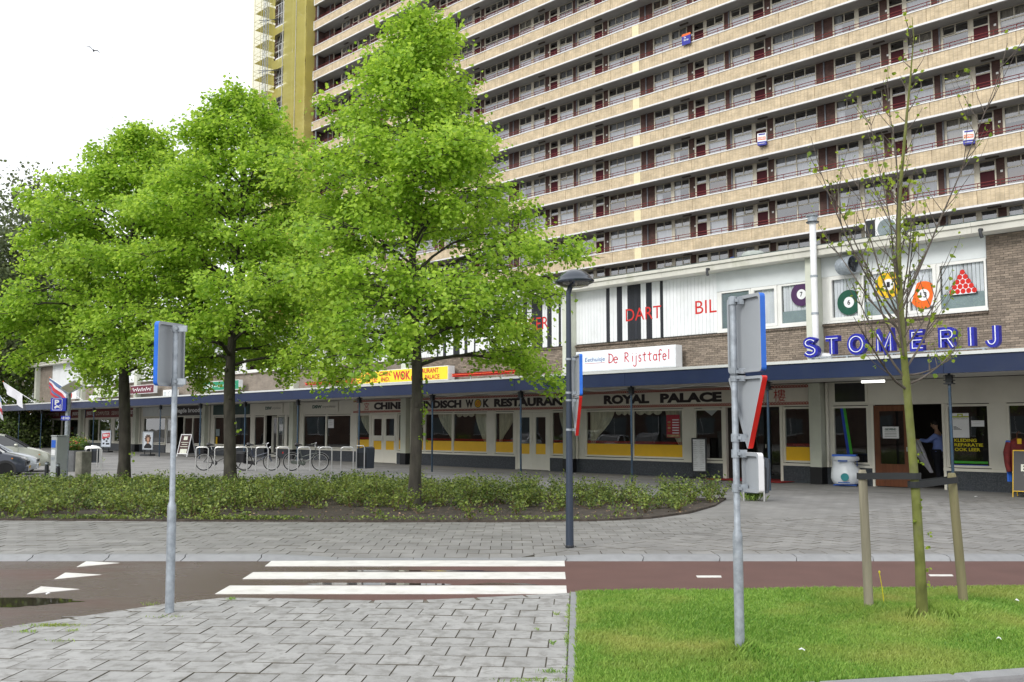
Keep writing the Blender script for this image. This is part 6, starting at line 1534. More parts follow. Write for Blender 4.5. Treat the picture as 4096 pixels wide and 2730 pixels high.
M_conc = mat("mossy_concrete", (.22, .215, .18), .9, var=.3, scale=5, bump=.5, bscale=30, grime=.7, gcol=(.07, .075, .045), gscale=4)
# concrete block
p = atY(332, 1890, 29.6); p.z = 0; cb_ = empty("concrete_block", T(p.x, p.y, 0) @ RZ(math.radians(-35)), "mossy square concrete bollard block behind the hedge", "concrete block")
h_ = atY(332, 1807, 29.6).z; b = MB(); b.bbox(-.17, .17, -.17, .17, 0, h_, .02); b.build("block", M_conc, cb_)
b = MB(); b.box(-.11, .11, -.176, -.1705, .05, h_ - .08); b.box(-.176, -.1705, -.11, .11, .05, h_ - .08); b.build("recess_panel", M_conc, cb_)
# two dark bollards
for i, (x, yt) in enumerate(((186, 1848), (231, 1855))):
    p = atY(x, 1900, 27.2); p.z = 0; t = empty("bollard", T(p.x, p.y, 0), "small dark steel bollard %s of the ticket machine" % ("left" if i == 0 else "right in front"), "bollard", "dark bollards by the ticket machine")
    h_ = atY(x, yt, 27.2).z; b = MB(); b.lathe([(.055, 0), (.055, h_ - .12), (.045, h_ - .11), (.045, h_ - .09), (.055, h_ - .08), (.055, h_ - .02), (.03, h_)], 12); b.build("post", M_dark, t); b = MB(); b.lathe([(.0555, h_ - .075), (.0565, h_ - .07), (.0565, h_ - .03), (.0555, h_ - .025)], 12); b.build("band", M_galv, t)
# flower planters
M_fol = leafmat("planter_leaf", (.04, .10, .015), (.15, .24, .03))
def planter(label, x0, x1, yt, yb, Y, seed):
    a, c = atY(x0, yb, Y), atY(x1, yb, Y); t = empty("flower_planter", T((a.x + c.x) / 2, Y, 0), label, "flower planter"); w_ = (c.x - a.x) / 2; h_ = atY(x0, yt, Y).z
    b = MB(); vs = [(-w_ * .86, -.4, 0), (w_ * .86, -.4, 0), (w_ * .86, .4, 0), (-w_ * .86, .4, 0), (-w_, -.5, h_), (w_, -.5, h_), (w_, .5, h_), (-w_, .5, h_)]; b.add(vs, [(0, 3, 2, 1), (0, 1, 5, 4), (1, 2, 6, 5), (2, 3, 7, 6), (3, 0, 4, 7)]); 
    b.box(-w_ + .06, w_ - .06, -.44, .44, h_ - .08, h_ - .04); b.build("tub", M_dark if seed == 1 else mat("planter_concrete", (.17, .175, .18), .8, grime=.3), t)
    n = 700; c_ = np.stack([rng.uniform(-w_ * .95, w_ * .95, n), rng.uniform(-.45, .45, n), h_ + np.abs(rng.normal(0, .16, n))], 1); q_ = quads(c_, .10); o = polymesh("plants", q_.reshape(-1, 3), np.arange(n * 4).reshape(-1, 4), M_fol, t); tag(o, kind="stuff")
    n = 90; c_ = np.stack([rng.uniform(-w_ * .9, w_ * .9, n), rng.uniform(-.5, .3, n), h_ + rng.uniform(.05, .35, n)], 1); q_ = quads(c_, .07, up=1); o = polymesh("blossoms", q_.reshape(-1, 3), np.arange(n * 4).reshape(-1, 4), M_fr if seed == 0 else M_yel, t); tag(o, kind="stuff")
planter("low grey concrete flower planter with red blossoms beside the ticket machine", 262, 318, 1802, 1830, 37.0, 0)
planter("dark flower planter with yellow flowers under the computer shop board", 270, 345, 1783, 1812, 43.0, 1)
# ---- bicycle racks: steel hoops
M_hoop = mat("hoop_steel", (.58, .58, .57), .35, metal=.7, var=.08)
def hoop_mesh(w_=.47, h_=.90, r=.024):
    b = MB(); pts = [(-w_ / 2, 0, 0), (-w_ / 2, 0, h_ - .1)] + [(-w_ / 2 + .1 - .1 * math.cos(a), 0, h_ - .1 + .1 * math.sin(a)) for a in (.4, .8, 1.2, 1.57)] + [(w_ / 2 - .1 + .1 * math.sin(a), 0, h_ - .1 + .1 * math.cos(a)) for a in (0, .4, .8, 1.2)] + [(w_ / 2, 0, h_ - .1), (w_ / 2, 0, 0)]
    b.tube(pts, r, 8); return b.mesh("bike_hoop", M_hoop, True)
HOOP = hoop_mesh(); YR = 37.0
ord_ = ["first hoop at the left end of the bicycle stands, by the black sports bicycle", "second bicycle hoop, just left of the middle tree trunk", "third bicycle hoop, right behind the middle tree trunk", "fourth bicycle hoop, at the bicycle with black panniers", "fifth bicycle hoop, between the panniers bicycle and the silver one", "sixth bicycle hoop, in the frame of the silver bicycle", "seventh bicycle hoop, at the front wheel of the silver bicycle", "last free bicycle hoop, just left of the litter bin"]
for i, x in enumerate((807, 882, 963, 1047, 1130, 1215, 1302, 1388)):
    v = atY(x, 1880, YR); o = obj("bike_hoop", HOOP, None, T(v.x, YR, 0)); tag(o, ord_[i], "bicycle stand", "steel bicycle hoops in a row")
HOOP2 = hoop_mesh(.6, .86)
for i, (x, Y) in enumerate(((368, 40), (371, 38.5), (374, 37.0))):
    v = atY(x, 1850, Y); o = obj("bike_hoop", HOOP2, None, T(v.x, Y, 0) @ RZ(.1)); tag(o, ["farthest of the three nested steel hoops behind the concrete block", "middle of the three nested steel hoops behind the concrete block", "nearest of the three nested steel hoops behind the concrete block"][i], "bicycle stand", "steel hoops behind the concrete block")
# ---- litter bins hung in steel hoops
def bin_(label, X, Y, h_, w_, rz, big):
    t = empty("litter_bin", T(X, Y, 0) @ RZ(rz), label, "litter bin")
    b = MB(); hw = w_ / 2; d = w_ * .42
    poly = [(-hw * .86, .18), (hw * .86, .18), (hw, h_ * .80), (hw * .96, h_ - .04), (hw * .5, h_), (-hw * .98, h_ - .08), (-hw, h_ * .8)]
    b.prism(poly, -d, d); o = b.build("body", mat("bin_grey", (.045, .055, .07), .45, var=.1), t)
    b = MB(); b.bbox(-hw * .8, hw * .8, -d - .012, -d + .001, .25, h_ * .78, .01); b.build("door_panel", M_dark, t)
    b = MB(); pts = [(hw * .6, -d - .05, 0), (hw * .6, -d - .05, h_ - .03), (hw * .6 - .05, -d - .05, h_ + .03), (-hw * .8, -d - .05, h_ + .035), (-hw * .86, -d - .05, h_ - .02), (-hw * .86, -d - .05, 0)]; b.tube(pts, .022, 8); b.build("hoop", M_hoop, t, smooth=True)
bx_ = gp(3040, 2004)
bin_("large dark litter bin in a steel hoop partly behind the right signpost", bx_.x - .05, bx_.y + .1, .98, .62, math.radians(-18), True)
v = atY(1462, 1880, 35.2); bin_("dark litter bin in a steel hoop at the right end of the bicycle stands", v.x, 35.2, .96, .50, math.radians(-30), False)
v = atY(384, 1840, 40.8); bin_("small dark litter bin behind the nested steel hoops at left", v.x, 40.8, .85, .36, .1, False)
# ---- boards on the pavement
def onfloor(x, y): return gp(x, y, 0)
def stand_board(nm, label, x0, x1, yt, yb, Y, face, base=True):
    a, c = atY(x0, yb, Y), atY(x1, yb, Y); t = empty(nm, T((a.x + c.x) / 2, Y, 0) @ RZ(math.radians(-22)), label, "pavement board"); w_ = (c.x - a.x) / 2 / .93; z1, z0 = atY(x0, yt, Y).z, max(.12, atY(x0, yb, Y).z)
    b = MB(); ribbon(b, [(-w_, z0), (w_, z0), (w_, z1), (-w_, z1)], .05, -.03, .03, True); b.build("frame", M_galv, t); b = MB(); b.box(-w_ + .02, w_ - .02, -.015, .015, z0 + .02, z1 - .02); b.build("panel", face, t)
    b = MB(); b.bbox(-w_ * 1.05, w_ * 1.05, -.25, .25, 0, .09, .03); b.build("foot", M_dark, t)
    for x in (-w_ * .6, w_ * .6): b = MB(); b.box(x - .02, x + .02, -.02, .02, .09, z0); b.build("bracket", M_dark, t)
    return t, w_, z0, z1
t, w_, z0, z1 = stand_board("pavement_board", "silver framed computer shop poster board with red heading", 401, 446, 1724, 1788, 64.0, mat("poster_white", (.55, .60, .68), .6))
b = MB(); b.prism([(-w_ * .8, z1 - .55), (w_ * .8, z1 - .42), (w_ * .8, z1 - .12), (-w_ * .8, z1 - .18)], -.022, -.0155); b.build("heading", M_fr, t); text("RESET", -w_ * .6, w_ * .6, z1 - .38, z1 - .22, -.0225, M_whitepl, t, bold=.05)
for (u, v_) in ((-.4, .45), (.4, .5), (.15, .35), (-.5, .2), (.2, .18), (.55, .18)): b = MB(); b.bbox(u * w_ - .08, u * w_ + .08, -.02, -.0155, z0 + (z1 - z0) * v_ - .05, z0 + (z1 - z0) * v_ + .06, .002); b.build("device_print", M_dark, t)
t, w_, z0, z1 = stand_board("pavement_board", "hairdresser poster board showing a woman with big curly hair", 568, 614, 1729, 1798, 56.5, mat("poster_grey", (.42, .45, .48), .6))
M_hair = mat("hair_print", (.09, .055, .04), .8, var=.5, scale=12); M_skin = mat("skin", (.42, .25, .17), .6, var=.06)
cz = z0 + (z1 - z0) * .62; 
b = MB(); b.prism([((.62 + .13 * math.sin(k * 2.7)) * w_ * math.cos(k * .2618), cz + (.62 + .1 * math.sin(k * 1.9)) * w_ * 1.05 * math.sin(k * .2618)) for k in range(24)], -.018, -.0155); b.build("hair", M_hair, t)
b = MB(); b.prism([(-.12 * w_, cz - .5 * w_), (.2 * w_, cz - .5 * w_), (.22 * w_, cz - .9 * w_), (-.16 * w_, cz - .9 * w_)], -.021, -.0185); b.disc((.05 * w_, cz - .12 * w_), .34 * w_, -.021, -.0185, 18, rx=.26 * w_); b.build("face", M_skin, t)
b = MB(); b.prism([(-.7 * w_, z0 + .06), (.75 * w_, z0 + .06), (.8 * w_, cz - 1.15 * w_), (.3 * w_, cz - .78 * w_), (-.25 * w_, cz - .78 * w_), (-.75 * w_, cz - 1.3 * w_)], -.0245, -.0215); b.build("dress", M_black, t)
for sgn in (-1, 1): b = MB(); b.disc((.05 * w_ + sgn * .11 * w_, cz - .06 * w_), .03 * w_, -.0245, -.0215, 8, rx=.06 * w_); b.build("eye", M_black, t)
b = MB(); b.disc((.05 * w_, cz - .3 * w_), .03 * w_, -.0245, -.0215, 8, rx=.09 * w_); b.build("mouth", M_redch, t)
# A-board of the sandwich bar
def aboard(label, x0, x1, yt, yb, Y, rz, face, lines, frame=M_whitepl, fw=.05):
    a, c = atY(x0, yb, Y), atY(x1, yb, Y); t = empty("a_board", T((a.x + c.x) / 2, Y, 0) @ RZ(rz), label, "pavement board"); w_ = (c.x - a.x) / 2 / max(.5, math.cos(rz)); h_ = atY(x0, yt, Y).z
    for sgn in (-1, 1):
        M = T(0, 0, h_) @ Matrix.Rotation(sgn * .24, 4, 'X') @ T(0, 0, -h_ / math.cos(.24))
        b = MB(); L_ = h_ / math.cos(.24)
        for q in ((-w_, -w_ + fw, 0, L_), (w_ - fw, w_, 0, L_), (-w_ + fw, w_ - fw, .14, .14 + fw), (-w_ + fw, w_ - fw, L_ - fw, L_)): b.box(q[0], q[1], -.02, .02, q[2], q[3], M)
        b.build("frame", frame, t); b = MB(); b.box(-w_ + fw, w_ - fw, -.01, .01, .14 + fw, L_ - fw, M); b.build("panel", face if sgn < 0 else M_dark, t)
        if sgn < 0:
            for q in lines:
                if isinstance(q[0], str): text(q[0], -w_ * q[1], w_ * q[1], L_ * q[2], L_ * q[3], -.011, q[4], t, M=M, bold=.02)
                else: b = MB(); b.box(-w_ * q[0], w_ * q[1], -.014, -.011, L_ * q[2], L_ * q[3], M); b.build("print_panel", q[4], t)
    return t
M_choc = mat("board_brown", (.055, .022, .022), .6)
aboard("brown sandwich bar A-board with white panel standing in front of its door", 718, 772, 1738, 1822, 55.0, math.radians(-32), M_choc, [(.35, .35, .74, .90, M_cface), (.55, .7, .14, .34, M_cface), (.7, .72, .62, .645, M_cface), (.5, .55, .53, .555, M_cface), (.7, .68, .43, .455, M_cface)])
v = gp(2640, 1905)
wb = empty("whiteboard_stand", T(*[atY(2798, 1890, 31.5).x, 31.5, 0]) @ RZ(math.radians(-20)), "tall whiteboard menu in a dark frame on a spread foot outside the restaurant", "pavement board")
z1, z0 = atY(2795, 1753, 31.5).z, max(.14, atY(2795, 1890, 31.5).z); w_ = (2825 - 2770) / 3850 * 31.5 / 2 / .94
b = MB(); ribbon(b, [(-w_ + .02, z0 + .02), (w_ - .02, z0 + .02), (w_ - .02, z1 - .02), (-w_ + .02, z1 - .02)], .045, -.03, .03, True); b.build("frame", M_dark, wb); b = MB(); b.box(-w_ + .03, w_ - .03, -.01, .01, z0 + .03, z1 - .03); b.build("panel", mat("whiteboard", (.60, .62, .63), .3), wb)
rr = random.Random(3)
for k in range(15):
    zz_ = z1 - .12 - k * .062
    for (u0, u1) in ((-.8, rr.uniform(-.4, -.1)), (rr.uniform(.0, .2), rr.uniform(.5, .8))):
        n_ = 10; b = MB(); ribbon(b, [(w_ * (u0 + (u1 - u0) * i / n_), zz_ + rr.uniform(-.006, .006)) for i in range(n_ + 1)], .007, -.0125, -.0105); b.build("handwriting", M_gtxt, wb)
for x in (-w_ * .85, w_ * .85): b = MB(); b.box(x - .02, x + .02, -.02, .02, .05, z0); b.build("leg", M_dark, wb)
for sgn in (-1, 1): b = MB(); b.tube([(-.75 * sgn, -.25, .02), (0, 0, .06), (.62 * sgn, .3, .02)], .02, 6); b.build("foot", M_dark, wb)
# chalk board and red jacket dummy at the right edge
v = gp(4085, 1992)
aboard("black chalkboard with yellow frame and white chalk lettering at the right edge", 4092, 4250, 1803, 1985, v.y, math.radians(-38), M_black, [("DE", .55, .76, .90, M_cface), ("BENT", .7, .55, .70, M_cface), ("Was", .6, .38, .48, M_cface), ("v.a.", .5, .24, .33, M_cface), ("3", .1, .10, .19, M_cface)], frame=M_yel, fw=.016)
v = atY(4070, 1800, gp(4085, 1992).y + .55)
jk = empty("jacket_display", T(v.x, v.y, 0), "red jacket on a hanger hung at the window by the chalkboard", "jacket")
def jacket(t, z1, w_, m):
    b = MB(); n = 14
    prof = [(.26, .0, .07), (.60, -.06, .09), (.98, -.16, .11), (.90, -.4, .12), (.85, -.62, .12), (.92, -.80, .12)]
    vs = []
    for (f, dz, d) in prof:
        for k in range(n): a = 2 * math.pi * k / n; vs.append((w_ * f * math.cos(a), d * math.sin(a), z1 + dz))
    b.add(vs, [(i * n + k, (i + 1) * n + k, (i + 1) * n + (k + 1) % n, i * n + (k + 1) % n) for i in range(5) for k in range(n)]); o = b.build("body", m, t, smooth=True)
    for sgn in (-1, 1): b = MB(); b.tube([(sgn * w_ * .78, 0, z1 - .10), (sgn * w_ * 1.05, -.02, z1 - .35), (sgn * w_ * 1.08, -.05, z1 - .62), (sgn * w_ * 1.02, -.08, z1 - .80)], [.075, .085, .07, .06], 9); b.build("sleeve", m, t, smooth=True)
    b = MB(); b.tube([(0, 0, z1 + .0), (0, 0, z1 + .12), (.05, 0, z1 + .17), (.09, 0, z1 + .12)], .01, 5); b.tube([(-w_ * .8, 0, z1 - .08), (0, 0, z1 + .02), (w_ * .8, 0, z1 - .08)], .015, 5); b.build("hanger", M_wood, t)
    b = MB(); b.box(-.05, .05, -.11, -.09, z1 - .13, z1 - .0); b.build("collar", M_yel, t)
jacket(jk, atY(4070, 1755, v.y).z, .26, mat("red_jacket", (.12, .012, .012), .8, var=.3, scale=9))
b = MB(); b.bbox(-.28, -.16, -.02, .03, .35, 1.35, .02); o = b.build("blue_tag", M_blue_sign, jk)
# textile bag in a blue frame
v = gp(3388, 1946); tb_ = empty("textile_bag", T(v.x, v.y + .1, 0) @ RZ(math.radians(-25)), "white textile recycling bag hanging in a blue frame by the dry cleaner", "recycling bag")
M_bag = mat("bag_plastic", (.62, .66, .70), .35, var=.08, scale=4, bump=.9, bscale=9); hb = atY(3388, 1822, v.y).z
b = MB(); ribbon(b, [(-.32, hb), (.32, hb)], .05, -.28, .28); b.build("lid", M_blue_sign, tb_)
for x in (-.30, .30): b = MB(); b.tube([(x, .25, hb - .02), (x, .25, .03), (x, -.25, .03)], .012, 6); b.build("frame", M_blue_sign, tb_)
b = MB(); b.tube([(-.30, -.25, .04), (.30, -.25, .04)], .012, 6); b.tube([(-.30, .25, .04), (.30, .25, .04)], .012, 6); b.build("base_bar", M_blue_sign, tb_)
b = MB(); n = 20; prof = [(.02, .05, .0), (.34, .07, .0), (.44, .22, .03), (.44, .36, .05), (.37, .50, .02), (.30, .64, -.03), (.33, .80, -.02), (.345, hb - .16, .0), (.38, hb - .11, 0), (.375, hb - .03, 0)]; vs = []
for i, (r, z, dx_) in enumerate(prof):
    for k in range(n): a = 2 * math.pi * k / n; rr_ = r * (1 + .06 * math.sin(3 * a + i) + .04 * math.sin(7 * a + 2 * i)); vs.append((rr_ * math.cos(a) + dx_, rr_ * .82 * math.sin(a), z))
b.add(vs, [(i * n + k, i * n + (k + 1) % n, (i + 1) * n + (k + 1) % n, (i + 1) * n + k) for i in range(len(prof) - 1) for k in range(n)] + [tuple(reversed(range(n)))]); b.build("bag", M_bag, tb_, smooth=True)
b = MB(); b.disc((.02, .27), .11, -.375, -.36, 16); b.build("round_logo", mat("logo_teal", (.02, .20, .22), .5), tb_); b = MB(); b.box(-.16, .16, -.40, -.392, .10, .13); b.build("print_line", M_sblue, tb_); b = MB(); b.box(-.16, .1, -.335, -.325, .70, .74); b.build("print_line", M_sblue, tb_)
# small litter on grass and paving
for i, (x, y, lab) in enumerate(((3207, 2626, "white bottle cap lying in the lawn right of the signpost"), (3996, 2580, "crumpled white paper scrap in the lawn at right"), (4068, 2422, "white scrap on the lawn near the right edge"), (2300, 1898, "white paper scrap on the shop pavement behind the lamp post"), (3905, 1990, "white litter scrap on the pavement near the chalkboard"), (190, 2383, "white feather scrap by the left puddle"))):
    q = gp(x, y, .0); rr = random.Random(i); n = 7; b = MB(); r = .022 if y > 2300 else .05
    vs = [(0, 0, .03)] + [(r * rr.uniform(.6, 1.3) * math.cos(2 * math.pi * k / n), r * rr.uniform(.6, 1.3) * math.sin(2 * math.pi * k / n), rr.uniform(.005, .025)) for k in range(n)]; b.add(vs, [(0, 1 + k, 1 + (k + 1) % n) for k in range(n)])
    if y > 2400: 
        for k in range(len(b.v)): b.v[k] = (b.v[k][0], b.v[k][1], b.v[k][2] + .03)
    o = b.build("paper_scrap", M_whitepl, None, T(q.x, q.y, .003)); tag(o, lab, "litter", "white scraps of litter")
# bird
v = atY(374, 203, 70); bd = empty("bird", T(*v) @ RZ(.3) @ Matrix.Rotation(.4, 4, 'Y'), "grey gull gliding in the white sky at upper left", "bird")
b = MB(); b.tube([(0, -.25, 0), (0, -.16, .0), (0, 0, .0), (0, .18, 0), (0, .32, .0)], [.015, .05, .06, .045, .01], 8); o = b.build("body", mat("gull_grey", (.22, .23, .25), .8), bd, smooth=True)
for sgn in (-1, 1):
    b = MB(); b.add([(0, -.09, .02), (sgn * .3, -.13, .13), (sgn * .62, .03, .03), (sgn * .3, .02, .12), (0, .09, .02)], [(0, 1, 3, 4), (1, 2, 3)]); b.add([(0, -.09, .0), (sgn * .3, -.13, .115), (sgn * .62, .03, .02), (sgn * .3, .02, .105), (0, .09, .0)], [(4, 3, 1, 0), (3, 2, 1)]); b.build("wing", bpy.data.materials["gull_grey"], bd)
# ================================================================= TREES
M_linden = leafmat("linden_leaf", (.17, .32, .024), (.42, .60, .075), rough=.5, trans=.5)
M_young = leafmat("young_leaf", (.12, .20, .015), (.30, .40, .04), trans=.45)
M_far = leafmat("far_leaf", (.07, .10, .045), (.17, .21, .09), trans=.3)
M_chest = leafmat("chestnut_leaf", (.06, .12, .02), (.18, .26, .05), trans=.35)
M_blossom = mat("chestnut_blossom", (.62, .58, .42), .8, var=.15)
M_ybark = mat("young_bark", (.13, .145, .035), .9, var=.35, scale=9, bump=.5, bscale=40, grime=.5, gcol=(.20, .19, .13), gscale=5, stretch=(1, 1, .6))
M_twig = mat("twig_bark", (.10, .085, .07), .9, var=.3, scale=9)
def leaves(c, nrm, size, shape='round'):
    """folded leaf: six corner points and a midrib, four triangles' worth of area as two quads"""
    n = len(c); nrm = nrm / np.linalg.norm(nrm, axis=1)[:, None]
    t = rng.normal(size=(n, 3)); t[:, 2] -= .7; t -= nrm * (t * nrm).sum(1)[:, None]; t /= np.linalg.norm(t, axis=1)[:, None]; bt = np.cross(nrm, t)
    s = size[:, None]; cup = nrm * s * rng.uniform(.05, .22, n)[:, None]
    base, tip = c, c + t * s
    m1, m2 = c + t * s * .38, c + t * s * .72
    V = np.stack([base, m1 + bt * s * .50 + cup, m2 + bt * s * .34 + cup * .8, tip, m2 - bt * s * .34 + cup * .8, m1 - bt * s * .50 + cup], 1)
    idx = (np.arange(n) * 6)[:, None]
    Fq = np.concatenate([idx + np.array([[0, 1, 2, 3]]), idx + np.array([[0, 3, 4, 5]])], 0)
    return V.reshape(-1, 3), Fq
def bez(p0, p1, p2, n):
    return [p0 * (1 - t) ** 2 + p1 * 2 * t * (1 - t) + p2 * t * t for t in [k / n for k in range(n + 1)]]
def linden(x, y, base_r, prof, z_first, top, seed, label, nleaf, lsize, squash=1.0, knots=()):
    rr = random.Random(seed); nr = np.random.default_rng(seed)
    tree = empty("linden_tree", T(x, y, 0), label, "tree", "tall linden trees in the planting bed")
    tb_ = MB(); zz = np.linspace(0, top, 16); ph = rr.uniform(0, 6)
    axis = lambda z: Vector((.10 * math.sin(z * .55 + ph) * min(1, z / 3), .10 * math.cos(z * .45 + ph) * min(1, z / 3), z))
    rad = lambda z: base_r * (1.28 - .28 * min(1, z / .5)) * max(.05, (1 - z / top) ** .85 if z > z_first else 1 - .42 * (z / top)) 
    tb_.tube([axis(z) for z in zz], [rad(z) for z in zz], 12)
    for (kz, ka) in knots:
        q = axis(kz); d = Vector((math.cos(ka), math.sin(ka), .15)); tb_.tube([q + d * rad(kz) * .6, q + d * rad(kz) * 1.12, q + d * rad(kz) * 1.2], [rad(kz) * .55, rad(kz) * .4, rad(kz) * .15], 8)
    tb_.build("trunk", M_bark, tree, smooth=True)
    br = MB(); spots, wts = [], []
    nb = 74
    for i in range(nb):
        f = (i + rr.random() * .6) / nb; z = z_first + (top - z_first) * f ** .92 * .97
        a = i * 2.399 + rr.uniform(-.4, .4)
        zz_, rr_ = zip(*prof); reach = float(np.interp(z + .35, zz_, rr_)) * rr.choice((rr.uniform(.6, .85), rr.uniform(.85, 1.2), rr.uniform(.85, 1.05)))
        up = rr.uniform(.05, .5 - .25 * f) if f > .22 else rr.uniform(-.05, .25)
        L_ = max(.25, reach - .05); d = Vector((math.cos(a), math.sin(a), 0)); p0 = axis(z - L_ * (.18 if f > .15 else .05))
        p1 = p0 + d * L_ * .5 + Vector((0, 0, L_ * (up + .22))); p2 = p0 + d * L_ + Vector((0, 0, L_ * up * (1.2 if f > .3 else .55)))
        if f < .16: p2.z -= L_ * .16
        pts = bez(p0, p1, p2, 7); r0 = max(.010, min(rad(z) * .5, .012 + .012 * L_)); br.tube(pts, [r0 * (1 - .85 * k / 7) for k in range(8)], 6, False)
        ns = int(5 + L_ * 4.0)
        for k in range(ns):
            t = .22 + .78 * (k + rr.random()) / ns; q = pts[min(6, int(t * 7))].lerp(pts[min(7, int(t * 7) + 1)], t * 7 - int(t * 7) if t < 1 else 1)
            a2 = a + rr.choice((-1, 1)) * rr.uniform(.4, 1.2); l2 = (.35 + .32 * L_ * (1 - t)) * rr.uniform(.7, 1.3) + .1
            e = q + Vector((math.cos(a2) * l2, math.sin(a2) * l2, l2 * rr.uniform(-.15, .45))); mid = q.lerp(e, .5) + Vector((0, 0, .08 * l2)); e2 = e + Vector((math.cos(a2) * .08, math.sin(a2) * .08, -.12 * l2))
            tw_ = bez(q, mid, e2, 3); br.tube(tw_, [.011, .008, .006, .003], 4, False)
            for m in range(4): spots.append(tw_[1].lerp(tw_[3], m / 3 * rr.uniform(.8, 1.15))); wts.append(1)
    for k in range(10): spots.append(axis(top * (.88 + .012 * k))); wts.append(1.2)
    br.build("branches", M_bark, tree, smooth=True)
    Pn = np.array([tuple(p) for p in spots]); Pn = Pn[nr.random(len(Pn)) < .62] + 0.0; k = nr.integers(0, len(Pn), nleaf)
    # each twig end carries a drooping spray
    off = nr.normal(size=(nleaf, 3)) * np.array([.14, .14, .13]); off[:, 2] -= .08
    c = Pn[k] + off; nrm = nr.normal(size=(nleaf, 3)) * .62 + np.array([0, 0, .85]) + np.stack([c[:, 0], c[:, 1], np.zeros(nleaf)], 1) * .14
    V, Fq = leaves(c, nrm, lsize * nr.uniform(.6, 1.2, nleaf))
    polymesh("crown", V, Fq, M_linden, tree)
    # shoots sprouting from the trunk
    return tree
P3 = [(2.6, 1.5), (3.3, 2.75), (4.2, 3.2), (5.3, 3.25), (6.2, 2.95), (7.0, 2.45), (7.9, 1.85), (8.7, 1.4), (9.4, .85), (10.1, .4), (10.6, .1)]
linden(-2.0, 19.8, .125, P3, 3.0, 10.6, 21, "nearest tall linden with the widest crown, right of the other two lindens", 68000, .088, knots=((2.95, 3.9), (2.1, 4.6)))
P2_ = [(2.8, 1.8), (3.5, 2.7), (4.8, 3.1), (6, 3.0), (7.1, 2.65), (8.1, 2.2), (9.2, 1.55), (10.0, .8), (10.6, .2)]
linden(-7.1, 24.5, .16, P2_, 3.3, 10.5, 33, "middle linden with a thick lichen spotted trunk, between the other two lindens", 58000, .097, knots=((3.1, 4.2), (2.4, 5.2)))
P1_ = [(2.7, 2.0), (3.4, 3.1), (4.6, 3.75), (5.9, 3.6), (7.1, 3.1), (8.2, 2.5), (9.1, 1.75), (9.9, .8), (10.6, .2)]
linden(-11.0, 27.5, .17, P1_, 3.2, 10.5, 47, "leftmost of the three tall lindens, its trunk in front of the computer shop", 68000, .105, knots=((3.0, 5.2),))
# shoots on the trunk of the nearest linden belong to its crown colour
def shoots(tree_x, tree_y, side, zs_, n, name="trunk_shoots"):
    c = np.stack([tree_x + side * rng.uniform(.10, .24, n), tree_y - rng.uniform(-.05, .16, n), rng.choice(zs_, n) + rng.normal(0, .09, n)], 1)
    V, Fq = leaves(c, rng.normal(size=(n, 3)) + np.array([0, -.8, .3]), .085 * rng.uniform(.6, 1.1, n)); return V, Fq
for tr in [o for o in bpy.data.objects if o.name.startswith("linden_tree")]:
    if abs(tr.location.x + 2) < .1: V, Fq = shoots(0, 0, 1, np.array([1.5, 1.75, 2.0, 2.25, 2.55]), 42)
    elif abs(tr.location.x + 7.1) < .1: V, Fq = shoots(.05, 0, 1, np.array([.5, 1.6, 2.4, 2.6]), 26)
    else: V, Fq = shoots(.06, 0, 1, np.array([.9, 2.6]), 10)
    tag(polymesh("trunk_shoots", V, Fq, M_linden, tr), kind='stuff')
# ---- young tree with thin ascending branches and small tufts
yp = gp(3690, 2474)
def yt(x, y): v = atY(x, y, yp.y); return Vector((v.x - yp.x, 0, v.z))
yt_tree = empty("young_tree", T(yp.x, yp.y, 0), "young green barked tree with sparse new leaves standing between two wooden stakes", "tree")
tp = [Vector((0, 0, -.02))] + [yt(*q) for q in ((3680, 2250), (3664, 1990), (3645, 1760), (3628, 1560), (3612, 1380), (3603, 1230), (3596, 1080), (3594, 900), (3604, 720), (3622, 520), (3640, 330), (3655, 150), (3648, 70))]
rs = [.052, .044, .039, .036, .034, .029, .026, .022, .019, .016, .013, .009, .005, .003]
b = MB(); b.tube(tp, rs, 12); b.build("trunk", M_ybark, yt_tree, smooth=True)
rr = random.Random(12); br = MB(); tips = []
def tr_at(z):
    for i in range(len(tp) - 1):
        if tp[i].z <= z <= tp[i + 1].z: f = (z - tp[i].z) / (tp[i + 1].z - tp[i].z); return tp[i].lerp(tp[i + 1], f), rs[i] + (rs[i + 1] - rs[i]) * f
    return tp[-1], rs[-1]
def shoot(p, d, L_, r, depth):
    n = 6; pts = [p]; q = p.copy(); dd = d.normalized()
    for k in range(n):
        dd = (dd + Vector((rr.uniform(-.1, .1), rr.uniform(-.1, .1), .10))).normalized(); q = q + dd * L_ / n; pts.append(q.copy())
    br.tube(pts, [r * (1 - .8 * k / n) for k in range(n + 1)], 5 if depth else 6, False)
    for k in range(2, n + 1):
        for _ in range(2 if depth else 1): tips.append((pts[k] + Vector((rr.uniform(-.02, .02), rr.uniform(-.02, .02), 0)), dd))
    if depth == 0:
        for k in range(int(3 + L_ * 4)):
            t = rr.uniform(.25, .95); i = min(n - 1, int(t * n)); s_ = pts[i].lerp(pts[i + 1], t * n - i); a = rr.uniform(0, 6.28); side = (dd + Vector((math.cos(a), math.sin(a), .2)) * .9).normalized()
            shoot(s_, side, L_ * rr.uniform(.14, .36), r * .42, 1)
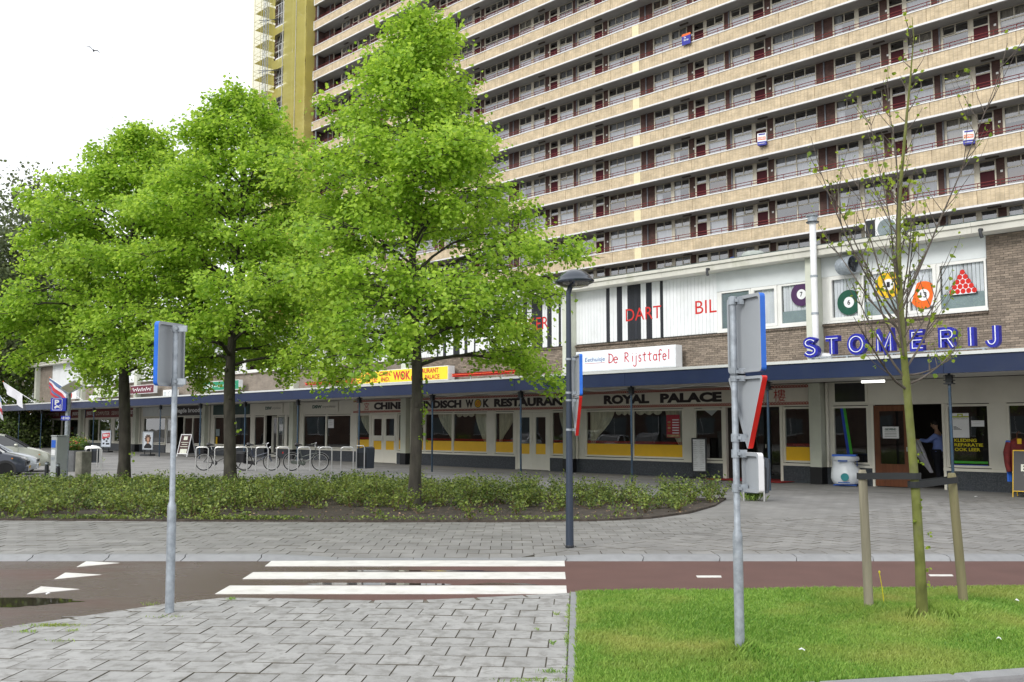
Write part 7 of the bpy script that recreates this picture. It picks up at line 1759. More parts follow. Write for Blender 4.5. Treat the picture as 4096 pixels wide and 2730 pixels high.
# the limbs the photograph shows, each as start height and tip
LIMB = [(1350, 3218, 560), (1290, 3300, 720), (1560, 3300, 1290), (1500, 3880, 1430), (1180, 3450, 400), (1420, 3420, 980), (1380, 3780, 860), (1250, 3800, 160), (1480, 3900, 1000), (1330, 3380, 860), (1250, 3720, 640), (1150, 3560, 330), (1440, 3660, 930), (1050, 3700, 700), (1520, 3380, 1150), (1480, 3560, 1000), (950, 3540, 560), (900, 3700, 420), (1200, 3830, 760), (1540, 3960, 1330), (1300, 3480, 640), (1400, 3830, 1100)]
for (ys, xt, ytip) in LIMB:
    p, r = tr_at(yt(3600, ys).z); e = yt(xt, ytip); e.y = rr.uniform(-.7, .7); d = e - p; L_ = d.length
    shoot(p, (d.normalized() - Vector((0, 0, .28))), L_, max(.005, r * .36), 0)
for k in range(34):
    z = rr.uniform(yt(3600, 1500).z, 5.3); p, r = tr_at(z); a = rr.uniform(0, 6.28); shoot(p, Vector((math.cos(a), math.sin(a), .9)), rr.uniform(.12, .4), .006, 1)
br.build("branches", M_twig, yt_tree, smooth=True)
n = len(tips) * 3; k = np.repeat(np.arange(len(tips)), 3); keep = rng.random(n) < .13; k = k[keep]; n = len(k)
c = np.array([tuple(t_[0]) for t_ in tips])[k] + rng.normal(0, .018, (n, 3)); V, Fq = leaves(c, rng.normal(size=(n, 3)) + np.array([0, 0, .6]), .040 * rng.uniform(.5, 1.3, n))
polymesh("crown", V, Fq, M_young, yt_tree)
c = []
for (x, y) in ((3715, 2135), (3708, 2275), (3712, 2190), (3700, 2330), (3650, 2085), (3668, 1817), (3672, 1848), (3680, 2015)): 
    v = yt(x, y)
    for _ in range(3): c.append((v.x + rng.normal(0, .012), -.04 + rng.normal(0, .02), v.z + rng.normal(0, .012)))
c = np.array(c); V, Fq = leaves(c, rng.normal(size=(len(c), 3)) + np.array([0, -.5, .5]), .038 * rng.uniform(.6, 1.1, len(c))); tag(polymesh("trunk_shoots", V, Fq, M_young, yt_tree), kind='stuff')
# stakes and rubber ties
M_stake = mat("stake_wood", (.27, .245, .18), .9, var=.2, scale=3, bump=.5, bscale=30, grime=.5, gcol=(.15, .145, .09), gscale=4, stretch=(5, 5, .4))
M_stake2 = mat("stake_wood_mossy", (.20, .18, .10), .9, var=.25, scale=3, bump=.5, bscale=30, grime=.6, gcol=(.10, .115, .03), gscale=3, stretch=(5, 5, .4))
M_strap = mat("rubber_strap", (.018, .02, .022), .7)
ends = []
for (bx0, by0, tx0, ty0, m, lab) in ((3477, 2455, 3449, 1880, M_stake, "pale weathered wooden stake left of the young tree"), (3858, 2448, 3806, 1893, M_stake2, "mossy wooden stake right of the young tree")):
    g = gp(bx0, by0); top_ = atY(tx0, ty0, g.y); t = empty("tree_stake", T(g.x, g.y, 0), label=lab, cat="wooden stake", group="stakes of the young tree"); d = Vector((top_.x - g.x, 0, top_.z)); b = MB()
    b.tube([(0, 0, -.03), tuple(d * .3), tuple(d * .65), tuple(d * .975), tuple(d)], [.042, .041, .040, .039, .031], 12); b.build("post", m, t); ends.append((g, d))
(g1_, d1_), (g2_, d2_) = ends
def strap(lab, A, r1, B_, r2, z0, z1):
    """flat rubber band round a stake and the trunk"""
    t = empty("tree_tie", (0, 0, 0), lab, "tree tie", "black rubber ties of the young tree"); b = MB(); u = (B_ - A); u.z = 0; u.normalize(); nrm_ = Vector((-u.y, u.x, 0)); pts = []
    for k in range(9): a = math.pi / 2 + math.pi * k / 8; pts.append(A + u * math.cos(a) * r1 + nrm_ * math.sin(a) * r1)
    for k in range(9): a = -math.pi / 2 + math.pi * k / 8; pts.append(B_ + u * math.cos(a) * r2 + nrm_ * math.sin(a) * r2)
    n = len(pts); c_ = (A + B_) / 2; vs = []
    for p in pts: f = (p - A).dot(u) / max(.01, (B_ - A).length); zc_ = z0 + (z1 - z0) * f; o = (p - (A if f < .5 else B_)).normalized() * .006; vs += [(p.x, p.y, zc_ - .028), (p.x, p.y, zc_ + .028), (p.x + o.x, p.y + o.y, zc_ + .028), (p.x + o.x, p.y + o.y, zc_ - .028)]
    fs = []
    for i in range(n):
        a, c = i * 4, ((i + 1) % n) * 4
        for k in range(4): fs.append((a + k, c + k, c + (k + 1) % 4, a + (k + 1) % 4))
    b.add(vs, fs); b.build("band", M_strap, t)
zt_ = yt(3660, 1905).z; za = atY(3449, 1905, g1_.y).z; S1 = g1_ + d1_ * (za / d1_.z); tk, _ = tr_at(zt_); TK = Vector((yp.x + tk.x, yp.y, 0)); S1.z = 0
strap("black rubber tie from the pale left stake to the young tree", S1, .046, TK, .052, za, zt_)
zb_ = yt(3660, 1938).z; zc2 = atY(3806, 1920, g2_.y).z; S2 = g2_ + d2_ * (zc2 / d2_.z); S2.z = 0
strap("black rubber tie from the mossy right stake to the young tree", TK, .053, S2, .046, zb_, zc2)
b = MB(); q = gp(3540, 2440); b.tube([(0, 0, 0), (-.02, 0, .2), (-.04, .0, .33)], .004, 5); b.lathe([(.008, .33), (.01, .34), (.005, .355)], 6, T(-.04, 0, 0)); o = b.build("dry_stalk", M_ylet, None, T(q.x, q.y, 0)); tag(o, "single dry yellow grass stalk standing between the stakes", "stalk")
# ---- trees and bushes far left
def far_tree(nm, x, y, h_, r, seed, label, m, n, ls, zlow=.25, blossom=0, grp="trees beyond the left end of the shops"):
    nr = np.random.default_rng(seed); t = empty(nm, T(x, y, 0), label, "tree", grp); b = MB(); b.tube([(0, 0, 0), (.1, 0, h_ * .4), (0, .1, h_ * .9)], [r * .09, r * .06, .03], 8); b.build("trunk", M_bark, t, smooth=True)
    nc_ = 60; u = nr.normal(size=(nc_, 3)); u /= np.linalg.norm(u, axis=1)[:, None]; cc = u * (nr.uniform(.35, 1, nc_) ** .5)[:, None] * np.array([r, r, h_ * (1 - zlow) / 2]) * .88; cc[:, 2] += h_ * (1 + zlow) / 2
    b = MB()
    for q in cc[:34]: b.tube([(0, 0, max(.2, q[2] * .55)), (q[0] * .5, q[1] * .5, q[2] * .85), tuple(q)], [.07, .045, .015], 5, False)
    b.build("branches", M_bark, t)
    k = nr.integers(0, nc_, n); c = cc[k] + nr.normal(size=(n, 3)) * r * .17; V, Fq = leaves(c, nr.normal(size=(n, 3)) + np.array([0, 0, .7]), ls * nr.uniform(.6, 1.2, n)); polymesh("crown", V, Fq, m, t)
    if blossom:
        c = cc[nr.integers(0, nc_, blossom)] + nr.normal(size=(blossom, 3)) * r * .2; b = MB()
        for q in c: b.tube([tuple(q), (q[0], q[1], q[2] + .14), (q[0], q[1], q[2] + .34)], [.09, .07, .01], 5, False)
        tag(b.build("blossoms", M_blossom, t), kind="stuff")
    return t
def LX(x, Y): return atY(x, 1700, Y).x
far_tree("poplar_tree", LX(150, 88), 88, 25.5, 6.8, 5, "tall grey green tree rising behind the leftmost linden", M_far, 15000, .30, .3)
far_tree("poplar_tree", LX(-60, 82), 82, 20, 5.5, 6, "grey green tree at the left frame edge behind the lindens", M_far, 9000, .30, .25)
far_tree("chestnut_tree", LX(70, 92), 92, 14.5, 5.6, 7, "chestnut tree dotted with pale blossoms beyond the end of the shops", M_chest, 15000, .26, .16, 420)
far_tree("chestnut_tree", LX(-120, 84), 84, 13, 5.2, 8, "blossoming chestnut tree at the left frame edge", M_chest, 9000, .26, .16, 240)
def bush(x, Y, w_, h_, seed, label):
    nr = np.random.default_rng(seed); t = empty("bush", T(LX(x, Y), Y, 0), label, "bush", "bushes beyond the end of the shops"); n = 4200; c = nr.normal(size=(n, 3)) * np.array([w_ * .42, w_ * .3, h_ * .28]); c[:, 2] = np.abs(c[:, 2] + h_ * .45); V, Fq = leaves(c, nr.normal(size=(n, 3)) + np.array([0, 0, .8]), .2 * nr.uniform(.6, 1.2, n)); polymesh("foliage", V, Fq, M_chest if seed % 2 else M_far, t)
    b = MB()
    for k in range(6): b.tube([(0, 0, 0), (nr.uniform(-1, 1) * w_ * .4, 0, h_ * .7)], [.05, .01], 5, False)
    b.build("stems", M_twig, t)
bush(120, 80, 3.4, 3.0, 3, "brownish green bush beside the end column of the shops"); bush(60, 78, 3.2, 2.6, 4, "green bush behind the parked cars"); bush(5, 78, 3.6, 2.8, 5, "green bush at the left edge under the canopy")
# low building seen under the canopy
M_orange = mat("orange_band", (.42, .12, .03), .7); fb = empty("far_building", T(LX(40, 112), 112, 0), "low building with orange band and strip window seen under the canopy at left", "building")
b = MB(); b.box(-14, 9, 0, 8, 0, 1.75); b.build("lower_wall", M_wbrickt, fb); b = MB(); b.box(-14, 9, -.02, 8, 1.76, 2.0); b.box(-14, 9, -.02, 8, 3.05, 3.3); b.build("window_frame", M_whitepl, fb); b = MB(); b.box(-14, 9, -.05, 8, 3.31, 4.4); b.build("orange_band", M_orange, fb); b = MB(); b.box(-14, 9, 0, 8, 4.41, 6.2); b.build("upper_wall", M_plaster, fb)
x = -14
while x < 9:
    b = MB(); b.box(x, x + .95, .02, .06, 2.01, 3.04); b.build("window", M_filmb, fb); b = MB(); b.box(x + .951, x + 1.24, -.01, .06, 2.005, 3.045); b.build("mullion", M_whitepl, fb); x += 1.25
# ---- the other side of the street, out of the picture but mirrored in the shop windows
M_opp = brickmat("opposite_brick", (.13, .06, .045), (.19, .10, .07), (.2, .18, .16), .22, .0625, .01)
ob = empty("opposite_building", T(-54, -14, 0), "brown brick flats across the street, mirrored in the shop windows", "building")
b = MB(); b.box(-8, 0, -26, 90, 0, 9.5); b.build("wall", M_opp, ob)
for k in range(27):
    for z in (1.0, 4.1, 7.1): b = MB(); y = -24 + k * 4.1; b.box(.0, .03, y, y + 2.2, z, z + 1.6); o = b.build("window", M_filmb, ob); b = MB(); b.box(.031, .06, y - .08, y + 2.28, z - .1, z - .01); b.box(.031, .06, y + 1.06, y + 1.14, z, z + 1.6); b.build("frame", M_whitepl, o)
b = MB(); b.box(-8.3, .3, -26.3, 90.3, 9.51, 9.9); b.build("roof", M_flash, ob)
for k, (x, y) in enumerate(((-44, -8), (-43, 3), (-44, 15), (-43, 27))): far_tree("street_tree", x, y, 9, 3, 60 + k, "street tree across the road, %s of the row mirrored in the shop windows" % ("nearest the viewer", "second", "third", "farthest")[k], M_far, 2500, .3, .3, grp="street trees across the road")
# ================================================================= CARS
def carpaint(nm, col): return mat(nm, col, .28, metal=.25, var=.02, coat=.6)
M_tyre = mat("tyre", (.012, .012, .013), .85); M_rim = mat("wheel_cover", (.52, .53, .55), .4, metal=.4); M_carglass = glassmat("car_glass", (.18, .22, .22), 2.2, .06); M_head_l = mat("headlamp", (.55, .58, .6), .1, coat=1); M_trimb = mat("bumper_trim", (.03, .03, .033), .6); M_seat = mat("car_interior", (.03, .03, .032), .9); M_ind = mat("indicator_orange", (.6, .2, .02), .3)
def wheel(parent, x, y, r, sgn):
    MW = T(x, y, r)
    b = MB(); RXm = MW @ Matrix.Rotation(-sgn * math.pi / 2, 4, 'X')
    b.lathe([(r * .66, -.10), (r * .93, -.105), (r, -.07), (r, .07), (r * .93, .105), (r * .66, .10)], 28, RXm); tw = b.build("wheel", M_tyre, parent, smooth=True)
    b = MB(); b.lathe([(.0, .075), (r * .2, .085), (r * .3, .075), (r * .60, .088), (r * .67, .10), (r * .67, .06)][::-1], 24, RXm); b.build("rim", M_rim, tw, smooth=True)
    for k in range(7): b = MB(); a = k * 2 * math.pi / 7; b.prism([(r * .42 * math.cos(a) + .035 * math.cos(q * math.pi / 4), r * .42 * math.sin(a) + .05 * math.sin(q * math.pi / 4)) for q in range(8)], -.002, .002, MW @ T(0, sgn * -.091, 0)); b.build("rim_slot", M_black, tw)
    b = MB(); b.disc((0, 0), .035, -.1, -.088, 10) if sgn > 0 else None
    return tw
def car(label, X, Y, L_, Wd, paint, low, roof, seed, wb, fo, wr=.31, rz=0.):
    """low: lower body outline (x from the nose backwards, z); roof: greenhouse outline; nose points to +x"""
    t = empty("parked_car", T(X, Y, 0) @ RZ(rz), label, "car", "cars parked at the left edge"); hw = Wd / 2; t.scale = (.87, .87, .87)
    wf, wr_ = -fo, -fo - wb
    # lower body: stations along x, each a cross-section ring
    def station(x, zb, zt, w_):
        return [(x, -w_ * .93, zb), (x, -w_, zb + .14), (x, -w_ * 1.0, zb + (zt - zb) * .55), (x, -w_ * .965, zt - .04), (x, -w_ * .90, zt), (x, w_ * .90, zt), (x, w_ * .965, zt - .04), (x, w_ * 1.0, zb + (zt - zb) * .55), (x, w_, zb + .14), (x, w_ * .93, zb)]
    def build_shell(st_, nm, m, par):
        b = MB(); n = 10
        for s_ in st_: b.v += station(*s_)
        for i in range(len(st_) - 1):
            for k in range(n): b.f.append((i * n + k, i * n + (k + 1) % n, (i + 1) * n + (k + 1) % n, (i + 1) * n + k)); b.m.append(0)
        b.f += [tuple(reversed(range(n))), tuple((len(st_) - 1) * n + k for k in range(n))]; b.m += [0, 0]
        b.f = [tuple(reversed(f)) for f in b.f]
        me = b.mesh(nm, m, True); return obj(nm, me, par)
    st_ = [(x, zb, zt, hw * wk) for x, zb, zt, wk in low]
    body = build_shell(st_, "body", paint, t)
    # wheel arches: dark recess discs proud of the flank
    for wx in (wf, wr_):
        for sgn in (-1, 1):
            b = MB(); b.prism([(wx + (wr + .075) * math.cos(a), wr + (wr + .075) * math.sin(a)) for a in [math.radians(q) for q in range(-28, 209, 12)]], -.004, .004, T(0, sgn * (hw + .001), 0)); b.build("wheel_arch", M_trimb, t)
            wheel(t, wx, sgn * (hw - .085), wr, -sgn)
    # greenhouse
    gs = roof; b = MB(); n = len(gs); inset = lambda z: hw * (.93 - .20 * max(0, (z - gs[0][1])) / .6)
    side = [(x, z) for x, z in gs]
    vl = [(x, -inset(z), z) for x, z in side]; vr = [(x, inset(z), z) for x, z in side]
    b.add(vl + vr, [tuple(range(n)), tuple(reversed(range(n, 2 * n)))] + [(k, k + n, (k + 1) % n + n, (k + 1) % n) for k in range(n)])
    gh = b.build("glass_house", M_carglass, t)
    ztop = max(z for x, z in side); top = [(x, z) for x, z in side if z > ztop - .16]
    b = MB(); xs_ = sorted(x for x, z in top)
    rp2_ = [(x, z) for x, z in side if z > ztop - .16]
    for (x0, z0), (x1, z1) in zip(rp2_, rp2_[1:]): b.add([(x0, -inset(z0) * 1.0, z0 + .018), (x1, -inset(z1) * 1.0, z1 + .018), (x1, inset(z1), z1 + .018), (x0, inset(z0), z0 + .018), (x0, -inset(z0) * 1.02, z0 - .05), (x1, -inset(z1) * 1.02, z1 - .05), (x1, inset(z1) * 1.02, z1 - .05), (x0, inset(z0) * 1.02, z0 - .05)], [(3, 2, 1, 0), (0, 1, 5, 4), (7, 6, 2, 3)])
    b.build("roof", paint, t)
    # pillars
    for sgn in (-1, 1):
        b = MB()
        def P3(x, z, o=.012): return Vector((x, sgn * (inset(z) + o), z))
        b.tube([P3(*side[0]), P3(*side[1]), P3(*[q for q in side if q in rp2_][0])], .035, 6); b.build("pillar", M_trimb if seed == 1 else paint, t); b = MB()
        xb = (side[0][0] + side[-1][0]) / 2 - .1; b.tube([P3(xb, side[0][1]), P3(xb - .04, ztop)], .05, 6); b.build("pillar", M_trimb if seed == 1 else paint, t); b = MB(); b.tube([P3(*side[-1]), P3(*rp2_[-1])], .055, 6); b.build("pillar", M_trimb if seed == 1 else paint, t)
        b = MB(); b.lathe([(.0, -.09), (.075, -.05), (.085, .03), (.06, .09), (.0, .1)], 10, T(side[0][0] - .42, sgn * (hw + .10), side[0][1] + .08) @ Matrix.Rotation(sgn * math.pi / 2, 4, 'X')); b.build("mirror", paint if seed != 0 else M_trimb, t, smooth=True)
        # door seams, handle, sill
        b = MB(); 
        for xd in (wf - .42, xb - .08, wr_ + .38): b.box(xd, xd + .012, sgn * (hw + .0015) - .002, sgn * (hw + .0015) + .002, .34, side[0][1] - .06)
        b.build("door_seam", M_black, t); b = MB(); b.bbox(xb + .02, xb + .2, sgn * hw - .012 if sgn < 0 else sgn * hw, sgn * hw if sgn < 0 else sgn * hw + .02, side[0][1] - .2, side[0][1] - .16, .004); b.build("door_handle", paint, t)
        b = MB(); b.bbox(wr_ + .4, wf - .4, sgn * (hw + .004) - .012, sgn * (hw + .004) + .012, .45, .52, .004); b.build("side_trim", M_trimb if seed == 0 else paint, t)
        b = MB(); b.lathe([(.0, -.05), (.09, -.03), (.12, .05), (.10, .16), (.02, .24)], 12, T(-.17, sgn * hw * .70, low[2][2] - .14) @ Matrix.Rotation(math.radians(-62), 4, 'Y') @ Matrix.Diagonal((.75, 1.3, 1, 1))); b.build("headlight", M_head_l, t, smooth=True)
        b = MB(); b.bbox(-.52, -.46, sgn * (hw + .002) - .006, sgn * (hw + .002) + .006, .72, .76, .003); b.build("side_indicator", M_ind if seed else M_whitepl, t)
    b = MB(); b.bbox(-.10, .05, -hw * .86, hw * .86, .25, .46, .03); b.build("bumper", M_trimb if seed == 1 else paint, t); b = MB(); b.box(.052, .058, -.26, .26, .34, .45); b.build("number_plate", M_yel, t); b = MB(); b.box(.0, .03, -hw * .45, hw * .45, .52, .62); b.build("grille", M_black, t)
    b = MB(); b.box(wr_ + .1, wf - .5, -hw * .8, hw * .8, .4, .75)
    b.build("interior", M_seat, t)
    return t
# nose positions
Xc, Yc = atY(207, 1888, 37.2).x, 37.2
car("pale beige people carrier with plain steel wheels behind the silver car", Xc, Yc, 4.4, 1.76, carpaint("paint_beige", (.46, .47, .40)), [(.0, .30, .50, .72), (-.03, .26, .68, .86), (-.18, .24, .80, .95), (-.55, .24, .95, 1.0), (-1.1, .24, 1.08, 1.0), (-2.0, .24, 1.12, 1.0), (-3.4, .24, 1.12, 1.0), (-4.2, .28, 1.08, .96), (-4.4, .34, .95, .88)], [(-.98, 1.06), (-1.35, 1.30), (-1.85, 1.56), (-2.2, 1.64), (-3.2, 1.68), (-4.05, 1.62), (-4.32, 1.08)], 1, 2.65, .90, rz=.42)
Xc, Yc = atY(152, 1888, 34.8).x, 34.8
car("silver hatchback parked between the beige and the dark grey car", Xc, Yc, 3.9, 1.66, carpaint("paint_silver", (.50, .53, .57)), [(.0, .28, .46, .74), (-.04, .24, .62, .88), (-.2, .22, .72, .95), (-.6, .22, .84, 1.0), (-1.1, .22, .92, 1.0), (-2.6, .22, .95, 1.0), (-3.6, .26, .92, .96), (-3.85, .32, .85, .9)], [(-1.02, .90), (-1.6, 1.25), (-2.0, 1.40), (-2.8, 1.42), (-3.4, 1.34), (-3.78, .92)], 0, 2.45, .78, .29, rz=.40)
Xc, Yc = atY(112, 1895, 32.6).x, 32.6
car("dark grey small hatchback nearest the planting bed at the left edge", Xc, Yc, 3.7, 1.66, carpaint("paint_dark_grey", (.055, .062, .085)), [(.0, .28, .50, .72), (-.05, .24, .68, .88), (-.25, .22, .80, .96), (-.6, .22, .90, 1.0), (-.95, .22, .97, 1.0), (-2.6, .22, 1.0, 1.0), (-3.4, .26, .96, .96), (-3.65, .32, .85, .88)], [(-.85, .95), (-1.3, 1.28), (-1.75, 1.48), (-2.1, 1.53), (-2.7, 1.50), (-3.25, 1.36), (-3.55, .97)], 2, 2.43, .72, .30, rz=.38)
bpy.context.view_layer.update()
for src_, x_, y_, lab in (("parked_car.001", -25.5, 40.5, "silver hatchback farther along the parking row, mirrored in the restaurant windows"), ("parked_car", -27.0, 36.0, "pale beige people carrier farther along the parking row, mirrored in the shop windows")):
    c_ = copy_tree(bpy.data.objects[src_]); c_.location = (x_, y_, 0); c_["label"] = lab
# ================================================================= BICYCLES (built pointing along +x)
M_bframe = {"black": mat("frame_black", (.015, .015, .017), .35), "blue": mat("frame_dark_blue", (.025, .035, .07), .35), "grey": mat("frame_grey_green", (.12, .135, .12), .35, metal=.3)}
def bike(label, X, Y, rz, fm, ladies, guards, panniers, seed, lean=0.03, sport=False):
    t = empty("bicycle", T(X, Y, 0) @ RZ(rz) @ Matrix.Rotation(lean, 4, 'X'), label, "bicycle", "bicycles parked at the hoops"); R = .335; wbx = 1.08; m = M_bframe[fm]
    for wx in (0, wbx):
        b = MB(); b.torus((wx, 0, R), R - .018, .019, n=36, m=8); w_ = b.build("wheel", M_tyre, t, smooth=True)
        b = MB(); b.torus((wx, 0, R), R - .045, .011, n=36, m=6); b.build("rim", M_steel, w_, smooth=True)
        b = MB()
        for k in range(18): a = 2 * math.pi * k / 18; b.tube([(wx, .02 * (-1) ** k, R), (wx + (R - .05) * math.cos(a), 0, R + (R - .05) * math.sin(a))], .0022, 3, False)
        b.build("spokes", M_steel, w_); b = MB(); b.lathe([(.022, -.05), (.022, .05)], 8, T(wx, 0, R) @ RX); b.build("hub", M_steel, w_)
    bb_, hd, st_ = Vector((.43, 0, .29)), Vector((.90, 0, .80)), Vector((.30, 0, .80)); hd2 = Vector((.94, 0, .60))
    b = MB(); b.tube([bb_, st_], .016, 8); b.tube([bb_, hd2], .018, 8); b.tube([hd + Vector((-.01, 0, .08)), hd2], .019, 8)
    if ladies: b.tube([Vector((.36, 0, .52)), Vector((.62, 0, .60)), hd2 + Vector((-.02, 0, .08))], .016, 8)
    else: b.tube([st_ - Vector((-.01, 0, .05)), hd], .017, 8)
    for s_ in (-.05, .05): b.tube([bb_ + Vector((0, s_ * .5, 0)), Vector((0, s_, R))], .010, 6); b.tube([st_ + Vector((.02, s_ * .3, -.06)), Vector((0, s_, R))], .009, 6); b.tube([hd2 + Vector((0, s_, -.02)), Vector((1.02, s_, .5)), Vector((wbx, s_, R))], .012, 6)
    b.build("frame", m, t, smooth=True)
    b = MB(); b.tube([st_, st_ + Vector((-.05, 0, .16))], .012, 6); sp_ = b.build("seat_post", M_steel, t)
    b = MB(); q = st_ + Vector((-.06, 0, .18)); b.tube([q + Vector((-.13, 0, .01)), q + Vector((-.08, 0, .02)), q + Vector((.04, 0, .01)), q + Vector((.15, 0, .0))], [.06, .075, .04, .018], 8); b.build("saddle", M_black, t, smooth=True)
    hb_ = hd + Vector((-.03, 0, .20)); b = MB(); b.tube([hd + Vector((-.01, 0, .06)), hb_], .012, 6)
    if sport: b.tube([hb_ + Vector((0, -.29, 0)), hb_, hb_ + Vector((0, .29, 0))], .012, 6)
    else: 
        for s_ in (-1, 1): b.tube([hb_, hb_ + Vector((.05, s_ * .1, .05)), hb_ + Vector((.02, s_ * .24, .06)), hb_ + Vector((-.16, s_ * .28, .0))], .012, 6)
    b.build("handlebar", M_chrome, t, smooth=True)
    for s_ in (-1, 1): b = MB(); g_ = hb_ + (Vector((0, s_ * .25, 0)) if sport else Vector((-.10, s_ * .275, .02))); b.tube([g_, g_ + (Vector((0, s_ * .09, 0)) if sport else Vector((-.11, s_ * .01, -.03)))], .017, 6); b.build("grip", M_black, t)
    b = MB(); b.lathe([(.05, -.008), (.09, -.006), (.09, .006), (.05, .008)], 18, T(*bb_) @ RX); b.build("chainring", M_dark, t)
    for s_ in (-1, 1): b = MB(); e = bb_ + Vector((.05 * s_, s_ * .07, -.16 * s_)); b.tube([bb_ + Vector((0, s_ * .06, 0)), e], .009, 5); b.box(e.x - .04, e.x + .04, e.y - .03, e.y + .03, e.z - .012, e.z + .012); b.build("crank", M_steel, t)
    if not sport:
        b = MB(); b.prism([(.0, R - .06), (.46, .22), (.52, .29), (.46, .37), (.0, R + .05), (-.05, R)], -.055, -.03); b.build("chain_case", m if fm == "grey" else M_black, t)
    if guards is not None:
        for wx, a0, a1 in ((0, 60, 215), (wbx, 20, 140)): b = MB(); ribbon(b, arc(wx, R, R + .025, R + .025, a0, a1, 14), .006, -.026, .026); b.build("mudguard", guards, t)
        b = MB(); b.tube([(-.32, -.06, .70), (.22, -.06, .72)], .007, 5); b.tube([(-.32, .06, .70), (.22, .06, .72)], .007, 5); b.tube([(-.2, -.07, .70), (0, -.07, R)], .006, 5); b.tube([(-.2, .07, .70), (0, .07, R)], .006, 5)
        for x in (-.3, -.2, -.1, 0, .1): b.tube([(x, -.06, .71), (x, .06, .71)], .006, 5)
        b.build("carrier", M_dark, t); b = MB(); b.bbox(-.37, -.33, -.045, .045, .66, .72, .008); b.build("rear_light", M_red, t); b = MB(); b.lathe([(.02, -.05), (.045, .0), (.045, .03), (.0, .035)], 12, T(1.02, 0, .88) @ Matrix.Rotation(math.pi / 2, 4, 'Y')); b.build("headlamp", M_chrome, t)
    else:
        b = MB(); ribbon(b, arc(0, R + .05, R + .04, R + .04, 70, 165, 8), .006, -.03, .03); b.build("mudguard", M_black, t)
    if panniers:
        for s_ in (-1, 1): b = MB(); b.bbox(-.30, .10, s_ * .17 - .08, s_ * .17 + .08, .32, .70, .04); b.build("pannier", M_black, t, smooth=True); 
        b = MB(); b.box(-.28, .08, -.2, .2, .7001, .715); b.build("pannier_bridge", M_black, t)
    b = MB(); b.tube([(.12, .04, .30), (.04, .16, .01)], .008, 5); b.build("kickstand", M_steel, t)
YB = 37.4
def bx(x): return atY(x, 1880, YB).x
bike("black sports bicycle with straight bars at the left end of the hoops", bx(815), YB, .04, "black", False, None, False, 1, sport=True)
bike("dark blue bicycle with black panniers right of the middle linden trunk", bx(975), YB, -.03, "blue", True, M_dark, True, 2)
bike("grey bicycle with chain case and silver mudguards at the right hoops", bx(1172), YB - .2, .02, "grey", True, M_steel, False, 3)
# ================================================================= MAN IN THE DOORWAY
def skin_body(name, verts, edges_, radii, m, parent, root=0, sub=2):
    me = bpy.data.meshes.new(name); me.from_pydata(verts, edges_, []); o = obj(name, me, parent); me.materials.append(m)
    sk = o.modifiers.new("skin", 'SKIN'); sv = me.skin_vertices[0].data
    for i, r in enumerate(radii): sv[i].radius = (r, r) if not isinstance(r, tuple) else r
    sv[root].use_root = True; sk.use_smooth_shade = True
    ss = o.modifiers.new("sub", 'SUBSURF'); ss.levels = sub; ss.render_levels = sub
    return o
mp_ = SHOP @ Vector((-11.75, 1.0, 0)); man = empty("person", T(mp_.x, mp_.y, .02), "man in a blue shirt and dark trousers in the doorway, holding up a pale garment", "person")
Mn = SHOP.to_3x3(); 
# local frame: he faces left along the facade; x = forward (to -facade x), y = his left (into the shop), z up
F_ = lambda x, y, z: Vector((-SD.x * x - SN.x * y, -SD.y * x - SN.y * y, z))
M_trou = mat("dark_trousers", (.012, .013, .02), .9, var=.2); M_shirt = mat("blue_shirt", (.20, .28, .62), .8, var=.1, scale=6, bump=.3, bscale=14); M_hairb = mat("dark_hair", (.012, .009, .008), .7); M_shoe = mat("black_shoe", (.01, .01, .01), .4); M_garm = mat("grey_garment", (.60, .59, .63), .9, var=.15, scale=7)
V_ = [F_(0, 0, .98), F_(0, 0, 1.12), F_(.01, 0, 1.30), F_(.0, 0, 1.45), F_(.03, 0, 1.56), F_(.06, 0, 1.64),     # pelvis .. head base
      F_(.01, .10, .92), F_(.03, .11, .52), F_(.0, .12, .10), F_(.13, .13, .05),
      F_(.0, -.10, .92), F_(.0, -.11, .52), F_(-.06, -.12, .10), F_(.07, -.13, .05),
      F_(.02, .19, 1.41), F_(.22, .24, 1.24), F_(.46, .17, 1.28), F_(.0, -.19, 1.41), F_(.20, -.25, 1.25), F_(.45, -.17, 1.30)]
E_ = [(0, 1), (1, 2), (2, 3), (3, 4), (4, 5), (0, 6), (6, 7), (7, 8), (8, 9), (0, 10), (10, 11), (11, 12), (12, 13), (3, 14), (14, 15), (15, 16), (3, 17), (17, 18), (18, 19)]
R_ = [.10, .09, .10, .09, .05, .055, .07, .05, .04, .035, .07, .05, .04, .035, .045, .036, .03, .045, .036, .03]
skin_body("body", [tuple(v) for v in V_], E_, R_, M_skin, man)
def part_skin(nm, idx, edges_, rs_, m, extra=None): skin_body(nm, [tuple(V_[i]) if not isinstance(i, Vector) else tuple(i) for i in idx], edges_, rs_, m, man)
part_skin("shirt", [1, 2, 3, 14, 15, 16, 17, 18, 19, 0], [(0, 1), (1, 2), (2, 3), (3, 4), (4, 5), (2, 6), (6, 7), (7, 8), (9, 0)], [.152, .168, .135, .078, .06, .044, .078, .06, .044, .155], M_shirt)
part_skin("trousers", [0, 6, 7, 8, 10, 11, 12], [(0, 1), (1, 2), (2, 3), (0, 4), (4, 5), (5, 6)], [.158, .112, .082, .068, .112, .082, .068], M_trou)
for (a, c) in ((8, 9), (12, 13)): b = MB(); p0, p1 = V_[a].copy(), V_[c].copy(); d = (p1 - p0); d.z = 0; b.tube([p0 - d * .45 + Vector((0, 0, -.03)), p0 + Vector((0, 0, -.02)), p1, p1 + d * .75], [.04, .05, .048, .03], 8); b.build("shoe", M_shoe, man, smooth=True)
hc = F_(.085, 0, 1.72)
